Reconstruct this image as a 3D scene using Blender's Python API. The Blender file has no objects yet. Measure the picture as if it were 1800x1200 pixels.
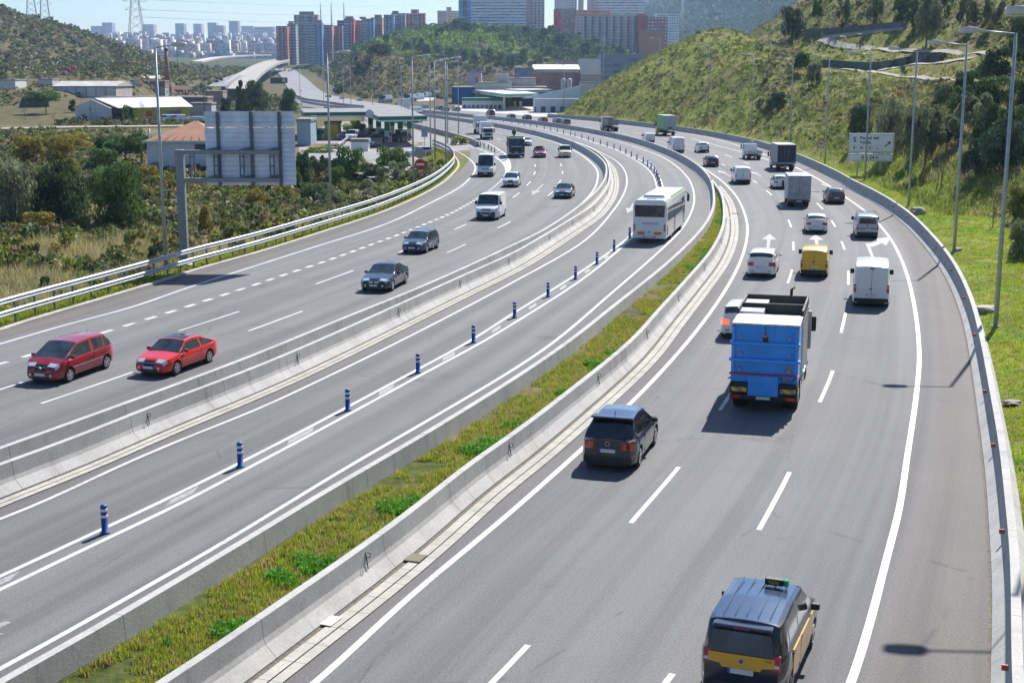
import bpy, bmesh, math, random
import numpy as np
from mathutils import Vector, Matrix
R = math.radians
HAZE = .00009
rng = np.random.default_rng(7)
random.seed(7)
SC = bpy.context.scene
COL = SC.collection
# ------------------------------------------------------------------ camera
H, F = 12.7, 2400.0
TP = 475.0 / F
PITCH = math.atan(TP); CP, SP = math.cos(PITCH), math.sin(PITCH)
cam = bpy.data.cameras.new('camera'); camo = bpy.data.objects.new('camera', cam); COL.objects.link(camo)
camo.location = (0, 0, H); camo.rotation_euler = (math.pi/2 - PITCH, 0, 0)
cam.sensor_width = 36; cam.lens = 36*F/1800; cam.clip_start = .5; cam.clip_end = 20000
SC.camera = camo
# ------------------------------------------------------------------ light
SUN_EL, SUN_AZ = R(45), R(26)      # azimuth clockwise from +Y
w = bpy.data.worlds.new('World'); SC.world = w; w.use_nodes = True
nt = w.node_tree; bg = nt.nodes['Background']
sky = nt.nodes.new('ShaderNodeTexSky'); sky.sky_type = 'NISHITA'; sky.sun_disc = False
sky.sun_elevation = SUN_EL; sky.sun_rotation = SUN_AZ; sky.air_density = 1.0; sky.dust_density = 0.6; sky.ozone_density = 7.0
nt.links.new(sky.outputs[0], bg.inputs[0]); bg.inputs[1].default_value = 0.083
sl = bpy.data.lights.new('sun', 'SUN'); sl.energy = 5.0; sl.angle = R(.53); sl.color = (1, .965, .91)
so = bpy.data.objects.new('sun', sl); COL.objects.link(so)
sd = Vector((math.sin(SUN_AZ)*math.cos(SUN_EL), math.cos(SUN_AZ)*math.cos(SUN_EL), math.sin(SUN_EL)))
so.rotation_euler = sd.to_track_quat('Z', 'Y').to_euler()
so.location = (0, 0, 60)
SC.view_settings.view_transform = 'Standard'; SC.view_settings.look = 'None'
SC.view_settings.exposure = .78; SC.view_settings.gamma = 1
SC.render.engine = 'CYCLES'
SC.cycles.max_bounces = 5; SC.cycles.volume_bounces = 0; SC.cycles.transparent_max_bounces = 6
SC.cycles.diffuse_bounces = 2; SC.cycles.glossy_bounces = 3; SC.cycles.transmission_bounces = 3
# ------------------------------------------------------------------ projection helpers (pixels of the 1800x1200 photo)
def gnd(px, py, z=0.0):
    u = px-900.0; v = py-600.0
    dx = u; dy = F*CP - v*SP; dz = -(v*CP + F*SP)
    t = (z-H)/dz
    return np.array([dx*t, dy*t, z])
def atd(px, py, Y):
    u = px-900.0; v = py-600.0
    dx = u; dy = F*CP - v*SP; dz = -(v*CP + F*SP)
    t = Y/dy
    return np.array([dx*t, Y, H+dz*t])
def zat(py, Y): return atd(900, py, Y)[2]
def sstep(x, a, b):
    t = np.clip((x-a)/(b-a), 0, 1); return t*t*(3-2*t)
# ------------------------------------------------------------------ curves
def resample(P, step):
    P = np.asarray(P, float); d = np.r_[0, np.cumsum(np.hypot(*(P[1:, :2]-P[:-1, :2]).T))]
    n = max(2, int(round(d[-1]/step))+1); s = np.linspace(0, d[-1], n)
    return np.stack([np.interp(s, d, P[:, k]) for k in range(P.shape[1])], 1)
def catmull(P, n=12):
    P = np.asarray(P, float); Q = np.vstack([2*P[0]-P[1], P, 2*P[-1]-P[-2]]); out = []
    for i in range(1, len(Q)-2):
        p0, p1, p2, p3 = Q[i-1], Q[i], Q[i+1], Q[i+2]
        t0 = 0; t1 = t0+max(np.linalg.norm(p1-p0), 1e-3)**.5; t2 = t1+max(np.linalg.norm(p2-p1), 1e-3)**.5; t3 = t2+max(np.linalg.norm(p3-p2), 1e-3)**.5
        for t in np.linspace(t1, t2, n, endpoint=False):
            A1 = (t1-t)/(t1-t0)*p0+(t-t0)/(t1-t0)*p1; A2 = (t2-t)/(t2-t1)*p1+(t-t1)/(t2-t1)*p2; A3 = (t3-t)/(t3-t2)*p2+(t-t2)/(t3-t2)*p3
            B1 = (t2-t)/(t2-t0)*A1+(t-t0)/(t2-t0)*A2; B2 = (t3-t)/(t3-t1)*A2+(t-t1)/(t3-t1)*A3
            out.append((t2-t)/(t2-t1)*B1+(t-t1)/(t2-t1)*B2)
    out.append(P[-1]); return np.array(out)
def curve(px, z=0.0, step=1.0, smooth=3):
    W = catmull([gnd(a, b, z)[:2] for a, b in px]); W = resample(W, step)
    for _ in range(smooth):
        W[1:-1] = (W[:-2]+2*W[1:-1]+W[2:])/4
    return W
def tang(C):
    T = np.gradient(C, axis=0); return T/np.linalg.norm(T, axis=1)[:, None]
def offset(C, d):           # positive = right of travel (away from camera)
    T = tang(C); return C+np.stack([T[:, 1], -T[:, 0]], 1)*d
def arc(C): return np.r_[0, np.cumsum(np.hypot(*(C[1:]-C[:-1]).T))]
def at_s(C, s):
    a = arc(C); return np.array([np.interp(s, a, C[:, 0]), np.interp(s, a, C[:, 1])])
def sub(C, s0, s1, step=.5):
    a = arc(C); n = max(2, int(abs(s1-s0)/step)+1); s = np.linspace(s0, s1, n)
    return np.stack([np.interp(s, a, C[:, 0]), np.interp(s, a, C[:, 1])], 1)
def nearest(C, p):
    d = np.hypot(C[:, 0]-p[0], C[:, 1]-p[1]); i = int(d.argmin()); return i, d[i]
def sdist(C, X, Y):
    """signed distance to polyline C, positive on its right side; vectorised"""
    C = np.asarray(C); shp = X.shape; x = X.ravel(); y = Y.ravel(); best = np.full(x.shape, 1e9); sg = np.ones(x.shape)
    A = C[:-1]; B = C[1:]
    for a, b in zip(A, B):
        ab = b-a; L2 = ab@ab
        t = np.clip(((x-a[0])*ab[0]+(y-a[1])*ab[1])/L2, 0, 1)
        dx = x-(a[0]+t*ab[0]); dy = y-(a[1]+t*ab[1]); d = dx*dx+dy*dy
        m = d < best; cr = ab[0]*(y-a[1])-ab[1]*(x-a[0])
        best = np.where(m, d, best); sg = np.where(m, np.where(cr > 0, -1, 1), sg)
    return (np.sqrt(best)*sg).reshape(shp)
# ------------------------------------------------------------------ materials
MATS = {}
def newmat(name):
    m = bpy.data.materials.new(name); m.use_nodes = True; MATS[name] = m
    return m, m.node_tree, m.node_tree.nodes['Principled BSDF']
def nn(nt, typ, **kw):
    n = nt.nodes.new(typ)
    for k, v in kw.items(): setattr(n, k, v)
    return n
def mixc(nt, fac, a, b, blend='MIX'):
    m = nn(nt, 'ShaderNodeMix', data_type='RGBA', blend_type=blend)
    for sock, v in ((m.inputs[0], fac), (m.inputs[6], a), (m.inputs[7], b)):
        if isinstance(v, (int, float)): sock.default_value = v
        elif isinstance(v, tuple): sock.default_value = (*v, 1) if len(v) == 3 else v
        else: nt.links.new(v, sock)
    return m.outputs[2]
def noise(nt, scale, detail=4, rough=.55, vec=None, dim='3D'):
    n = nn(nt, 'ShaderNodeTexNoise'); n.noise_dimensions = dim
    n.inputs['Scale'].default_value = scale; n.inputs['Detail'].default_value = detail; n.inputs['Roughness'].default_value = rough
    if vec is not None: nt.links.new(vec, n.inputs['Vector'])
    return n.outputs['Fac']
def ramp(nt, fac, p0, p1, c0=(0, 0, 0, 1), c1=(1, 1, 1, 1)):
    r = nn(nt, 'ShaderNodeValToRGB'); e = r.color_ramp.elements
    e[0].position = p0; e[1].position = p1; e[0].color = c0; e[1].color = c1
    nt.links.new(fac, r.inputs[0]); return r.outputs[0]
def objco(nt):
    return nn(nt, 'ShaderNodeTexCoord').outputs['Object']
def bump(nt, bs, h, strength=.3, dist=.05):
    b = nn(nt, 'ShaderNodeBump'); b.inputs['Strength'].default_value = strength; b.inputs['Distance'].default_value = dist
    nt.links.new(h, b.inputs['Height']); nt.links.new(b.outputs[0], bs.inputs['Normal'])
def simple(name, col, rough=.6, metal=0, var=.08, nscale=6, coat=0, spec=None):
    """base colour with a little procedural dirt"""
    if name in MATS: return MATS[name]
    m, t, b = newmat(name)
    co = objco(t); n = noise(t, nscale, 5, .6, co)
    d = tuple(c*(1-var) for c in col); l = tuple(min(1, c*(1+var)) for c in col)
    t.links.new(mixc(t, ramp(t, n, .35, .65), d, l), b.inputs['Base Color'])
    b.inputs['Roughness'].default_value = rough; b.inputs['Metallic'].default_value = metal
    if coat: b.inputs['Coat Weight'].default_value = coat; b.inputs['Coat Roughness'].default_value = .06
    if spec is not None: b.inputs['Specular IOR Level'].default_value = spec
    return m
def paint(name, col, rough=.32, metal=.0):
    if name in MATS: return MATS[name]
    m, t, b = newmat(name)
    co = objco(t); n = noise(t, 2.2, 5, .6, co); n2 = noise(t, 1.1, 2, .5, co)
    dust = tuple(.9*c+.1*d for c, d in zip(col, (.3, .27, .23)))
    sep = nn(t, 'ShaderNodeSeparateXYZ'); t.links.new(co, sep.inputs[0])
    t.links.new(mixc(t, ramp(t, n, .45, .8), col, dust), b.inputs['Base Color'])
    b.inputs['Roughness'].default_value = rough; b.inputs['Metallic'].default_value = metal
    b.inputs['Coat Weight'].default_value = .7; b.inputs['Coat Roughness'].default_value = .08
    return m
def glassm(name, col=(.02, .028, .035), rough=.06):
    if name in MATS: return MATS[name]
    m, t, b = newmat(name)
    n = noise(t, 1.6, 3, .5, objco(t))
    t.links.new(mixc(t, ramp(t, n, .4, .7), col, tuple(c*2.2+.01 for c in col)), b.inputs['Base Color'])
    b.inputs['Roughness'].default_value = rough; b.inputs['Specular IOR Level'].default_value = .8
    return m
# ------------------------------------------------------------------ mesh helpers
def mesh_np(name, V, Fc, mat=None, cols=None, uv=None, smooth=False, mats=None, midx=None, parent=None):
    """V (n,3); Fc list of faces or (m,3|4) array"""
    me = bpy.data.meshes.new(name); V = np.asarray(V, np.float32)
    if isinstance(Fc, np.ndarray):
        k = Fc.shape[1]; m = len(Fc)
        me.vertices.add(len(V)); me.vertices.foreach_set('co', V.ravel())
        me.loops.add(m*k); me.loops.foreach_set('vertex_index', Fc.astype(np.int32).ravel())
        me.polygons.add(m); me.polygons.foreach_set('loop_start', np.arange(0, m*k, k, dtype=np.int32))
        try: me.polygons.foreach_set('loop_total', np.full(m, k, dtype=np.int32))
        except Exception: pass
        me.update(calc_edges=True)
    else:
        me.from_pydata([tuple(v) for v in V], [], [list(map(int, f)) for f in Fc]); me.update()
    me.validate()
    if cols is not None:
        a = me.color_attributes.new('tint', 'FLOAT_COLOR', 'POINT')
        c = np.ones((len(V), 4), np.float32); c[:, :3] = cols; a.data.foreach_set('color', c.ravel())
    if uv is not None:
        l = me.uv_layers.new(name='UVMap'); vi = np.empty(len(me.loops), np.int32); me.loops.foreach_get('vertex_index', vi)
        l.data.foreach_set('uv', np.asarray(uv, np.float32)[vi].ravel())
    if smooth: me.polygons.foreach_set('use_smooth', np.ones(len(me.polygons), bool))
    for mm in (mats or ([mat] if mat else [])): me.materials.append(mm)
    if midx is not None: me.polygons.foreach_set('material_index', np.asarray(midx, np.int32))
    o = bpy.data.objects.new(name, me); COL.objects.link(o)
    if parent is not None: o.parent = parent
    return o
class MB:
    """collects shapes, builds one mesh"""
    def __init__(s): s.V = []; s.F = []; s.S = []
    def add(s, V, Fc, sm=False):
        n = len(s.V); s.V += [tuple(map(float, v)) for v in V]; s.F += [[i+n for i in f] for f in Fc]; s.S += [sm]*len(Fc); return s
    def box(s, x0, x1, y0, y1, z0, z1):
        V = [(x, y, z) for z in (z0, z1) for y in (y0, y1) for x in (x0, x1)]
        return s.add(V, [(0, 2, 3, 1), (4, 5, 7, 6), (0, 1, 5, 4), (2, 6, 7, 3), (0, 4, 6, 2), (1, 3, 7, 5)])
    def bbox(s, x0, x1, y0, y1, z0, z1, b=.02):
        """box with chamfered edges"""
        bm = bmesh.new(); bmesh.ops.create_cube(bm, size=1)
        for v in bm.verts: v.co = Vector(((x0+x1)/2+v.co.x*(x1-x0), (y0+y1)/2+v.co.y*(y1-y0), (z0+z1)/2+v.co.z*(z1-z0)))
        b = min(b, .45*min(abs(x1-x0), abs(y1-y0), abs(z1-z0)))
        bmesh.ops.bevel(bm, geom=bm.edges[:], offset=b, segments=2, profile=.5, affect='EDGES')
        bm.verts.index_update(); s.add([v.co for v in bm.verts], [[v.index for v in f.verts] for f in bm.faces]); bm.free(); return s
    def tube(s, pts, r, n=8, cap=True):
        pts = [Vector(p) for p in pts]; rs = r if isinstance(r, (list, tuple)) else [r]*len(pts); V = []; Fc = []
        for i, p in enumerate(pts):
            d = (pts[min(i+1, len(pts)-1)]-pts[max(i-1, 0)]).normalized()
            a = Vector((0, 0, 1)) if abs(d.z) < .95 else Vector((1, 0, 0)); u = d.cross(a).normalized(); v = d.cross(u)
            for k in range(n):
                t = 2*math.pi*k/n; V.append(p+(u*math.cos(t)+v*math.sin(t))*rs[i])
        for i in range(len(pts)-1):
            for k in range(n): a = i*n+k; b = i*n+(k+1) % n; Fc.append((a, b, b+n, a+n))
        if cap: Fc.append(list(range(n))[::-1]); Fc.append([(len(pts)-1)*n+k for k in range(n)])
        return s.add(V, Fc, True)
    def prism(s, poly, axis, a0, a1):
        """extrude a 2-D polygon along axis ('x','y','z')"""
        n = len(poly)
        def P(p, a): return {'x': (a, p[0], p[1]), 'y': (p[0], a, p[1]), 'z': (p[0], p[1], a)}[axis]
        V = [P(p, a0) for p in poly]+[P(p, a1) for p in poly]
        return s.add(V, [list(range(n))[::-1], list(range(n, 2*n))]+[(i, (i+1) % n, (i+1) % n+n, i+n) for i in range(n)])
    def disc(s, c, axis, r, d0, d1, n=16):
        poly = [(c[0]+r*math.cos(2*math.pi*k/n), c[1]+r*math.sin(2*math.pi*k/n)) for k in range(n)]
        return s.prism(poly, axis, d0, d1)
    def build(s, name, mat, parent=None, smooth=False):
        me = bpy.data.meshes.new(name); me.from_pydata(s.V, [], s.F); me.materials.append(mat)
        bm = bmesh.new(); bm.from_mesh(me); bmesh.ops.recalc_face_normals(bm, faces=bm.faces[:]); bm.to_mesh(me); bm.free()
        if smooth: me.polygons.foreach_set('use_smooth', [True]*len(me.polygons))
        else: me.polygons.foreach_set('use_smooth', s.S)
        o = bpy.data.objects.new(name, me); COL.objects.link(o)
        if parent is not None: o.parent = parent
        return o
def tag(o, label=None, cat=None, group=None, kind=None):
    if label: o['label'] = label
    if cat: o['category'] = cat
    if group: o['group'] = group
    if kind: o['kind'] = kind
    return o
def empty(name, loc, rz=0, label=None, cat=None, group=None):
    o = bpy.data.objects.new(name, None); COL.objects.link(o); o.empty_display_size = .5
    o.location = tuple(map(float, loc)); o.rotation_euler = (0, 0, rz); return tag(o, label, cat, group)
def copy_tree(o, parent=None):
    c = o.copy(); COL.objects.link(c); c.parent = parent
    for ch in list(o.children): copy_tree(ch, c)
    return c
ORD = ['nearest', 'second', 'third', 'fourth', 'fifth', 'sixth', 'seventh', 'eighth', 'ninth', 'tenth', 'eleventh', 'twelfth', 'thirteenth', 'fourteenth', 'fifteenth', 'sixteenth', 'seventeenth', 'eighteenth', 'nineteenth', 'twentieth']
_T = {2: 'twenty', 3: 'thirty', 4: 'forty', 5: 'fifty'}
def ordn(i):
    if i < 20: return ORD[i]
    t, u = divmod(i+1, 10)
    if u == 0: return {2: 'twentieth', 3: 'thirtieth', 4: 'fortieth', 5: 'fiftieth'}[t]
    return _T[t]+'-'+['', 'first', 'second', 'third', 'fourth', 'fifth', 'sixth', 'seventh', 'eighth', 'ninth'][u]
def textmesh(name, body, size, mat, parent, loc, rot, ext=.004, align='CENTER', font=None, sx=1):
    c = bpy.data.curves.new(name, 'FONT'); c.body = body; c.size = size; c.align_x = align; c.align_y = 'CENTER'; c.extrude = ext; c.offset = size*.018
    o = bpy.data.objects.new(name, c); COL.objects.link(o)
    dg = bpy.context.evaluated_depsgraph_get(); me = bpy.data.meshes.new_from_object(o.evaluated_get(dg))
    bpy.data.objects.remove(o); bpy.data.curves.remove(c)
    me.materials.clear(); me.materials.append(mat)
    t = bpy.data.objects.new(name, me); COL.objects.link(t); t.parent = parent; t.location = loc; t.rotation_euler = rot; t.scale = (sx, 1, 1)
    return t
# ================================================================== ROAD GEOMETRY (digitised on the ground plane)
HW = .9
L1 = curve([(-260, 682), (-60, 622), (15, 600), (122, 569), (225, 542), (332, 505), (450, 467), (550, 435), (675, 395), (750, 360), (807, 330), (827, 312), (835, 300), (834, 290), (823, 278), (800, 265), (775, 258)])
KERB = curve([(-260, 645), (-60, 604), (0, 583), (49, 567), (262, 503), (360, 472), (450, 447), (567, 410), (680, 372), (765, 332), (798, 306), (808, 290), (800, 275), (785, 266), (768, 259)])
L2 = curve([(-260, 722), (-60, 655), (19, 635), (61, 621), (174, 587), (245, 565), (307, 546), (366, 527), (419, 510), (465, 495), (508, 480), (546, 468), (598, 450), (628, 439), (669, 424), (715, 407), (754, 391), (786, 378), (817, 362), (857, 337), (875, 323), (884, 314), (890, 304)])
L3 = curve([(-260, 765), (-80, 710), (0, 685), (41, 671), (319, 580), (425, 546), (553, 500), (617, 477), (701, 444), (797, 404), (822, 393), (902, 347), (914, 338), (926, 326), (933, 319), (938, 308), (941, 301), (940, 289), (930, 276), (905, 260), (874, 244), (840, 231), (800, 219), (760, 210), (700, 201)], smooth=8)
L4 = curve([(-260, 815), (64, 712), (227, 656), (433, 583), (526, 549), (650, 501), (784, 445), (822, 428), (872, 402), (897, 390), (962, 345), (972, 337), (981, 324), (986, 316), (989, 302), (985, 288), (970, 272), (950, 262), (920, 249), (880, 235), (840, 224), (800, 213), (760, 205), (700, 198)], smooth=8)
W1 = curve([(-260, 876), (-60, 808), (0, 787), (125, 742), (250, 697), (450, 622), (506, 599), (625, 550), (725, 510), (825, 466), (900, 431), (950, 407), (1010, 368), (1047, 337), (1062, 317), (1066, 303), (1065, 290), (1055, 277), (1030, 260), (997, 245), (947, 231), (913, 224), (880, 218), (820, 209), (760, 201), (700, 195), (640, 190), (580, 184), (530, 176)], HW, smooth=8)
L5 = offset(W1, -1.05)
W2 = curve([(-260, 912), (-60, 837), (0, 815), (125, 770), (250, 720), (450, 644), (557, 599), (700, 535), (800, 490), (900, 445), (950, 417), (1000, 387), (1037, 364), (1062, 337), (1070, 320), (1072, 303), (1069, 288), (1063, 278), (1047, 265), (1030, 257), (1010, 249.5), (995, 244.8)], HW)
W2 = np.vstack([W2[:-6]])
L6 = curve([(-260, 1005), (35, 899), (225, 812), (337, 765), (450, 720), (575, 662), (702, 600), (900, 497), (1025, 425), (1078, 370), (1098, 337), (1102, 320), (1098, 300), (1083, 283), (1060, 270), (1035, 258), (1008, 248), (960, 234), (925, 227), (880, 219.5), (820, 210), (760, 202.3), (700, 196)])
L7 = curve([(-260, 1125), (0, 1014), (125, 954), (245, 900), (450, 799), (600, 721), (725, 654), (825, 600), (900, 552), (1025, 475), (1107, 415), (1145, 370), (1156, 345), (1154, 328), (1147, 307), (1130, 290), (1105, 275), (1080, 263), (1047, 252), (1013, 241), (980, 233), (930, 223), (880, 214), (820, 206), (760, 198.5), (700, 193)], smooth=6)
L8 = curve([(-260, 1155), (0, 1037), (125, 975), (287, 900), (450, 815), (600, 735), (725, 667), (850, 600), (900, 570), (1025, 490), (1107, 422), (1152, 378), (1166, 348), (1165, 328), (1158, 310), (1145, 293), (1118, 278), (1090, 265), (1055, 253.5), (1020, 242.5), (980, 232), (930, 222), (880, 213), (820, 205.3), (760, 198), (700, 192.5)], smooth=6)
L9 = curve([(-160, 1262), (0, 1175), (125, 1107), (250, 1035), (375, 964), (482, 899), (600, 827), (750, 740), (900, 651), (975, 600), (1075, 515), (1150, 450), (1198, 403), (1218, 365), (1220, 342), (1212, 317), (1190, 293), (1165, 277), (1130, 263), (1080, 247), (1030, 234), (980, 224), (930, 216), (880, 209.5), (820, 203), (760, 196.5), (700, 192)], smooth=5)
W3 = curve([(-160, 1290), (0, 1195), (125, 1129), (250, 1055), (375, 982), (512, 899), (600, 846), (700, 789), (900, 667), (1000, 599), (1075, 540), (1175, 460), (1235, 400), (1253, 367), (1255, 342), (1250, 317), (1240, 302), (1223, 287), (1190, 268), (1165, 258), (1130, 246), (1080, 234), (1030, 225), (980, 217), (930, 211), (880, 205.5), (807, 199), (740, 193), (690, 189.5), (623, 184), (580, 178.5), (523, 171)], HW, smooth=6)
W4 = curve([(130, 1300), (282, 1199), (375, 1140), (450, 1087), (600, 985), (719, 899), (825, 815), (900, 763), (1000, 687), (1108, 599), (1162, 540), (1212, 485), (1250, 440), (1270, 400), (1273, 367), (1268, 340), (1258, 324), (1249, 313)], HW)
L10 = curve([(440, 1290), (557, 1199), (700, 1065), (900, 898), (1105, 712), (1210, 599), (1275, 510), (1305, 450), (1314, 403), (1307, 370), (1292, 342), (1273, 322), (1255, 308), (1238, 297), (1205, 278), (1165, 261.5), (1130, 249.5), (1080, 237), (1030, 228), (980, 219.5), (930, 213), (880, 207), (807, 200.3), (740, 194.6), (690, 191)], smooth=4)
L11 = curve([(1460, 1290), (1497, 1199), (1530, 1092), (1562, 967), (1580, 900), (1595, 800), (1610, 700), (1616, 620), (1605, 525), (1587, 462), (1562, 415), (1525, 375), (1487, 347), (1450, 322), (1400, 295), (1355, 276), (1307, 259), (1273, 249), (1240, 241), (1190, 232.5), (1130, 224.5), (1047, 215), (963, 206.5)], smooth=4)
W5 = curve([(1796, 1300), (1789, 1199), (1784, 975), (1776, 899), (1763, 787), (1745, 687), (1728, 600), (1708, 525), (1678, 462), (1646, 420), (1597, 372), (1548, 340), (1498, 315), (1473, 301), (1407, 272), (1340, 249), (1290, 238), (1240, 229), (1190, 222), (1130, 215), (1093, 211), (1047, 206), (963, 200)], 1.0, smooth=6)
D1 = curve([(800, 1268), (862, 1200), (925, 1139), (1115, 911), (1198, 815), (1300, 667), (1352, 570), (1385, 497), (1392, 474), (1395, 440), (1394, 424), (1390, 397), (1373, 363), (1353, 340), (1328, 320), (1272, 290), (1236, 276), (1180, 256), (1120, 240), (1050, 226), (980, 216), (900, 206.5), (807, 197.5), (740, 192)], smooth=4)
D2 = curve([(1100, 1290), (1171, 1199), (1195, 1170), (1332, 934), (1387, 832), (1441, 706), (1464, 652), (1479, 582), (1487, 547), (1491, 499), (1491, 475), (1485, 440), (1479, 424), (1465, 393), (1441, 362), (1400, 330), (1345, 301), (1313, 287), (1279, 274), (1240, 262), (1180, 247), (1120, 234), (1050, 222.5), (980, 213), (900, 204), (807, 195.7), (740, 190)], smooth=4)
# far continuation of the motorway beyond the filling stations: (px, py, depth)
FARL = [(700, 192, 0), (640, 184, 0), (590, 176, 0), (560, 171, 560), (540, 164, 660), (525, 152, 860), (515, 138, 1050), (505, 125, 1280)]
# ================================================================== TERRAIN HEIGHT
W5b = offset(W5, .45)[::8]; KB = KERB[::5]
FRP = [(690, 190.5, 478), (640, 183.5, 520), (600, 177.5, 575), (565, 171, 640), (543, 164, 720), (530, 153, 830), (520, 141, 960), (508, 129, 1120), (497, 121, 1290)]
VDP = [(412, 156, 640), (425, 145, 700), (440, 132, 800), (458, 120, 930), (478, 111, 1080), (497, 107, 1230)]
FRC = np.array([atd(*p) for p in FRP]); VDC = np.array([atd(*p) for p in VDP]); VDC[:, 2] -= 5
# far branch of the corridor kept flat
def gauss(x, c, s): return np.exp(-((x-c)/s)**2)
def vnoise(x, y, s, seed=0):
    """cheap value noise in numpy, returns -1..1"""
    x = x/s+seed*17.3; y = y/s+seed*9.1
    xi = np.floor(x); yi = np.floor(y); fx = x-xi; fy = y-yi; fx = fx*fx*(3-2*fx); fy = fy*fy*(3-2*fy)
    def h(a, b):
        v = np.sin(a*127.1+b*311.7+seed*3.7)*43758.5453; return (v-np.floor(v))*2-1
    return (h(xi, yi)*(1-fx)+h(xi+1, yi)*fx)*(1-fy)+(h(xi, yi+1)*(1-fx)+h(xi+1, yi+1)*fx)*fy
def fbm(x, y, s, seed=0, o=4):
    r = 0; a = 1; t = 0
    for k in range(o): r = r+a*vnoise(x, y, s/2**k, seed+k); t += a; a *= .5
    return r/t
def terrain(X, Y):
    X = np.asarray(X, float); Y = np.asarray(Y, float)
    z = np.full(X.shape, -.05)
    ux = X/np.maximum(Y, 1)*F+900            # bearing, only to name hills by direction
    # general far rise
    z = z+np.where(Y > 640, (Y-640)*.021, 0)*(1-sstep(Y, 2600, 4600)*.4)
    # left valley floor
    dk = -sdist(KB, X, Y)
    left = sstep(dk, 1.8, 9)*(1-sstep(Y, 170, 210))
    z = z-1.4*left
    z = z+fbm(X, Y, 9, 3)*.35*sstep(dk, 3, 12)*(1-sstep(Y, 230, 300))
    lw = sstep(-X/np.maximum(Y, 1), .205, .275)
    z = z+lw*(sstep(Y, 330, 470)*4.5+sstep(Y, 460, 640)*7.5)
    z = z+lw*0
    # left hill
    cx = -372; r = np.sqrt(((X-cx)/np.where(X > cx, 128, 300))**2+((Y-930)/250)**2)
    z = z+44*np.clip(1-r, 0, 1)**.95*(1+.10*fbm(X, Y, 60, 5))*sstep(Y, 640, 760)-lw*8*sstep(Y, 980, 1250)
    # knoll between the roads
    r = np.sqrt(((X+92)/66)**2+((Y-850)/130)**2); z = z+19*np.clip(1-r*r, 0, 1)*(1+.15*fbm(X, Y, 30, 6))
    # wooded hill under the apartment blocks
    r = np.sqrt(((X+45)/np.where(X > -45, 172, 125))**2+((Y-1330)/330)**2); z = z+38*np.clip(1-r*r, 0, 1)**.8*(1+.12*fbm(X, Y, 90, 8))
    r = np.sqrt(((X+170)/190)**2+((Y-1560)/240)**2); z = z+3*np.clip(1-r*r, 0, 1)
    # city ridge and the mountain on the right
    z = z+sstep(Y, 2700, 4700)*62*(1+.13*fbm(X, Y, 700, 9))*sstep(-X, -900, 200)
    z = z+sstep(Y, 2000, 3400)*330*sstep(X, 60, 900)*(1+.2*fbm(X, Y, 500, 11))
    # cutting for the far road and the low ground under the viaduct
    for C_, wd in ((FRC, 22), (VDC, 16)):
        m = (Y > 450) & (Y < 1400)
        if m.any():
            xm, ym = X[m], Y[m]; xc_ = np.interp(ym, C_[:, 1], C_[:, 0]); zc_ = np.interp(ym, C_[:, 1], C_[:, 2]); k_ = 1-sstep(np.abs(xm-xc_), wd, wd+22); z[m] = z[m]*(1-k_)+np.minimum(z[m], zc_-.5)*k_
    # right hillside
    dw = sdist(W5b, X, Y)
    dw = np.where(Y > 372, np.minimum(np.abs(dw), X-(12+(Y-392)*.05)), dw)
    dd = np.maximum(dw-2.5-5.5*(1-sstep(Y, 95, 210)), 0)
    sl = .40+.26*(1-sstep(X, 52, 78))
    hz = dd*sl/(1+dd*.0035)+np.maximum(dd-52, 0)*.42
    hz = hz+fbm(X, Y, 14, 12)*np.minimum(dd*.07, 1.3)+fbm(X, Y, 4, 15)*np.minimum(dd*.05, .3)
    near = 1-sstep(Y, 470, 640)
    z = np.where(dw > 0, z+hz*near+.25*sstep(dw, 0, 1.5)*near, z)
    # terraces that carry the footpaths
    return z
def raymarch(px, py, t0=30, t1=7000):
    u = px-900.0; v = py-600.0; d = np.array([u, F*CP-v*SP, -(v*CP+F*SP)]); d = d/d[1]
    Ys = np.geomspace(t0, t1, 500); P = d[None]*Ys[:, None]; zz = H+P[:, 2]
    tz = terrain(P[:, 0], P[:, 1]); b = np.where(zz < tz)[0]
    if len(b) == 0: return None
    i = b[0]; lo, hi = Ys[max(i-1, 0)], Ys[i]
    for _ in range(18):
        m = (lo+hi)/2; p = d*m
        if H+p[2] < terrain(np.array([p[0]]), np.array([p[1]]))[0]: hi = m
        else: lo = m
    p = d*hi; return np.array([p[0], p[1], H+p[2]])
def tz1(x, y): return float(terrain(np.array([x]), np.array([y]))[0])
# ================================================================== SETTING: ground, road, markings, barriers
def ground_mat():
    m, t, b = newmat('ground'); a = nn(t, 'ShaderNodeAttribute', attribute_name='tint').outputs['Color']; co = objco(t)
    n1 = noise(t, .35, 6, .65, co); n2 = noise(t, 2.6, 6, .7, co); n3 = noise(t, .03, 4, .6, co)
    c = mixc(t, ramp(t, n1, .35, .68), (.62, .6, .55), (1.3, 1.25, 1.15)); c = mixc(t, 1.0, a, c, 'MULTIPLY')
    c2 = mixc(t, ramp(t, n2, .3, .72), (.5, .54, .5), (1.6, 1.5, 1.35)); c = mixc(t, 1.0, c, c2, 'MULTIPLY')
    c3 = mixc(t, ramp(t, n3, .35, .65), (.85, .85, .85), (1.15, 1.12, 1.1)); c = mixc(t, 1.0, c, c3, 'MULTIPLY')
    t.links.new(c, b.inputs['Base Color']); b.inputs['Roughness'].default_value = .95; b.inputs['Specular IOR Level'].default_value = .15
    bump(t, b, n2, .8, .12); return m
GROUND = ground_mat()
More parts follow.
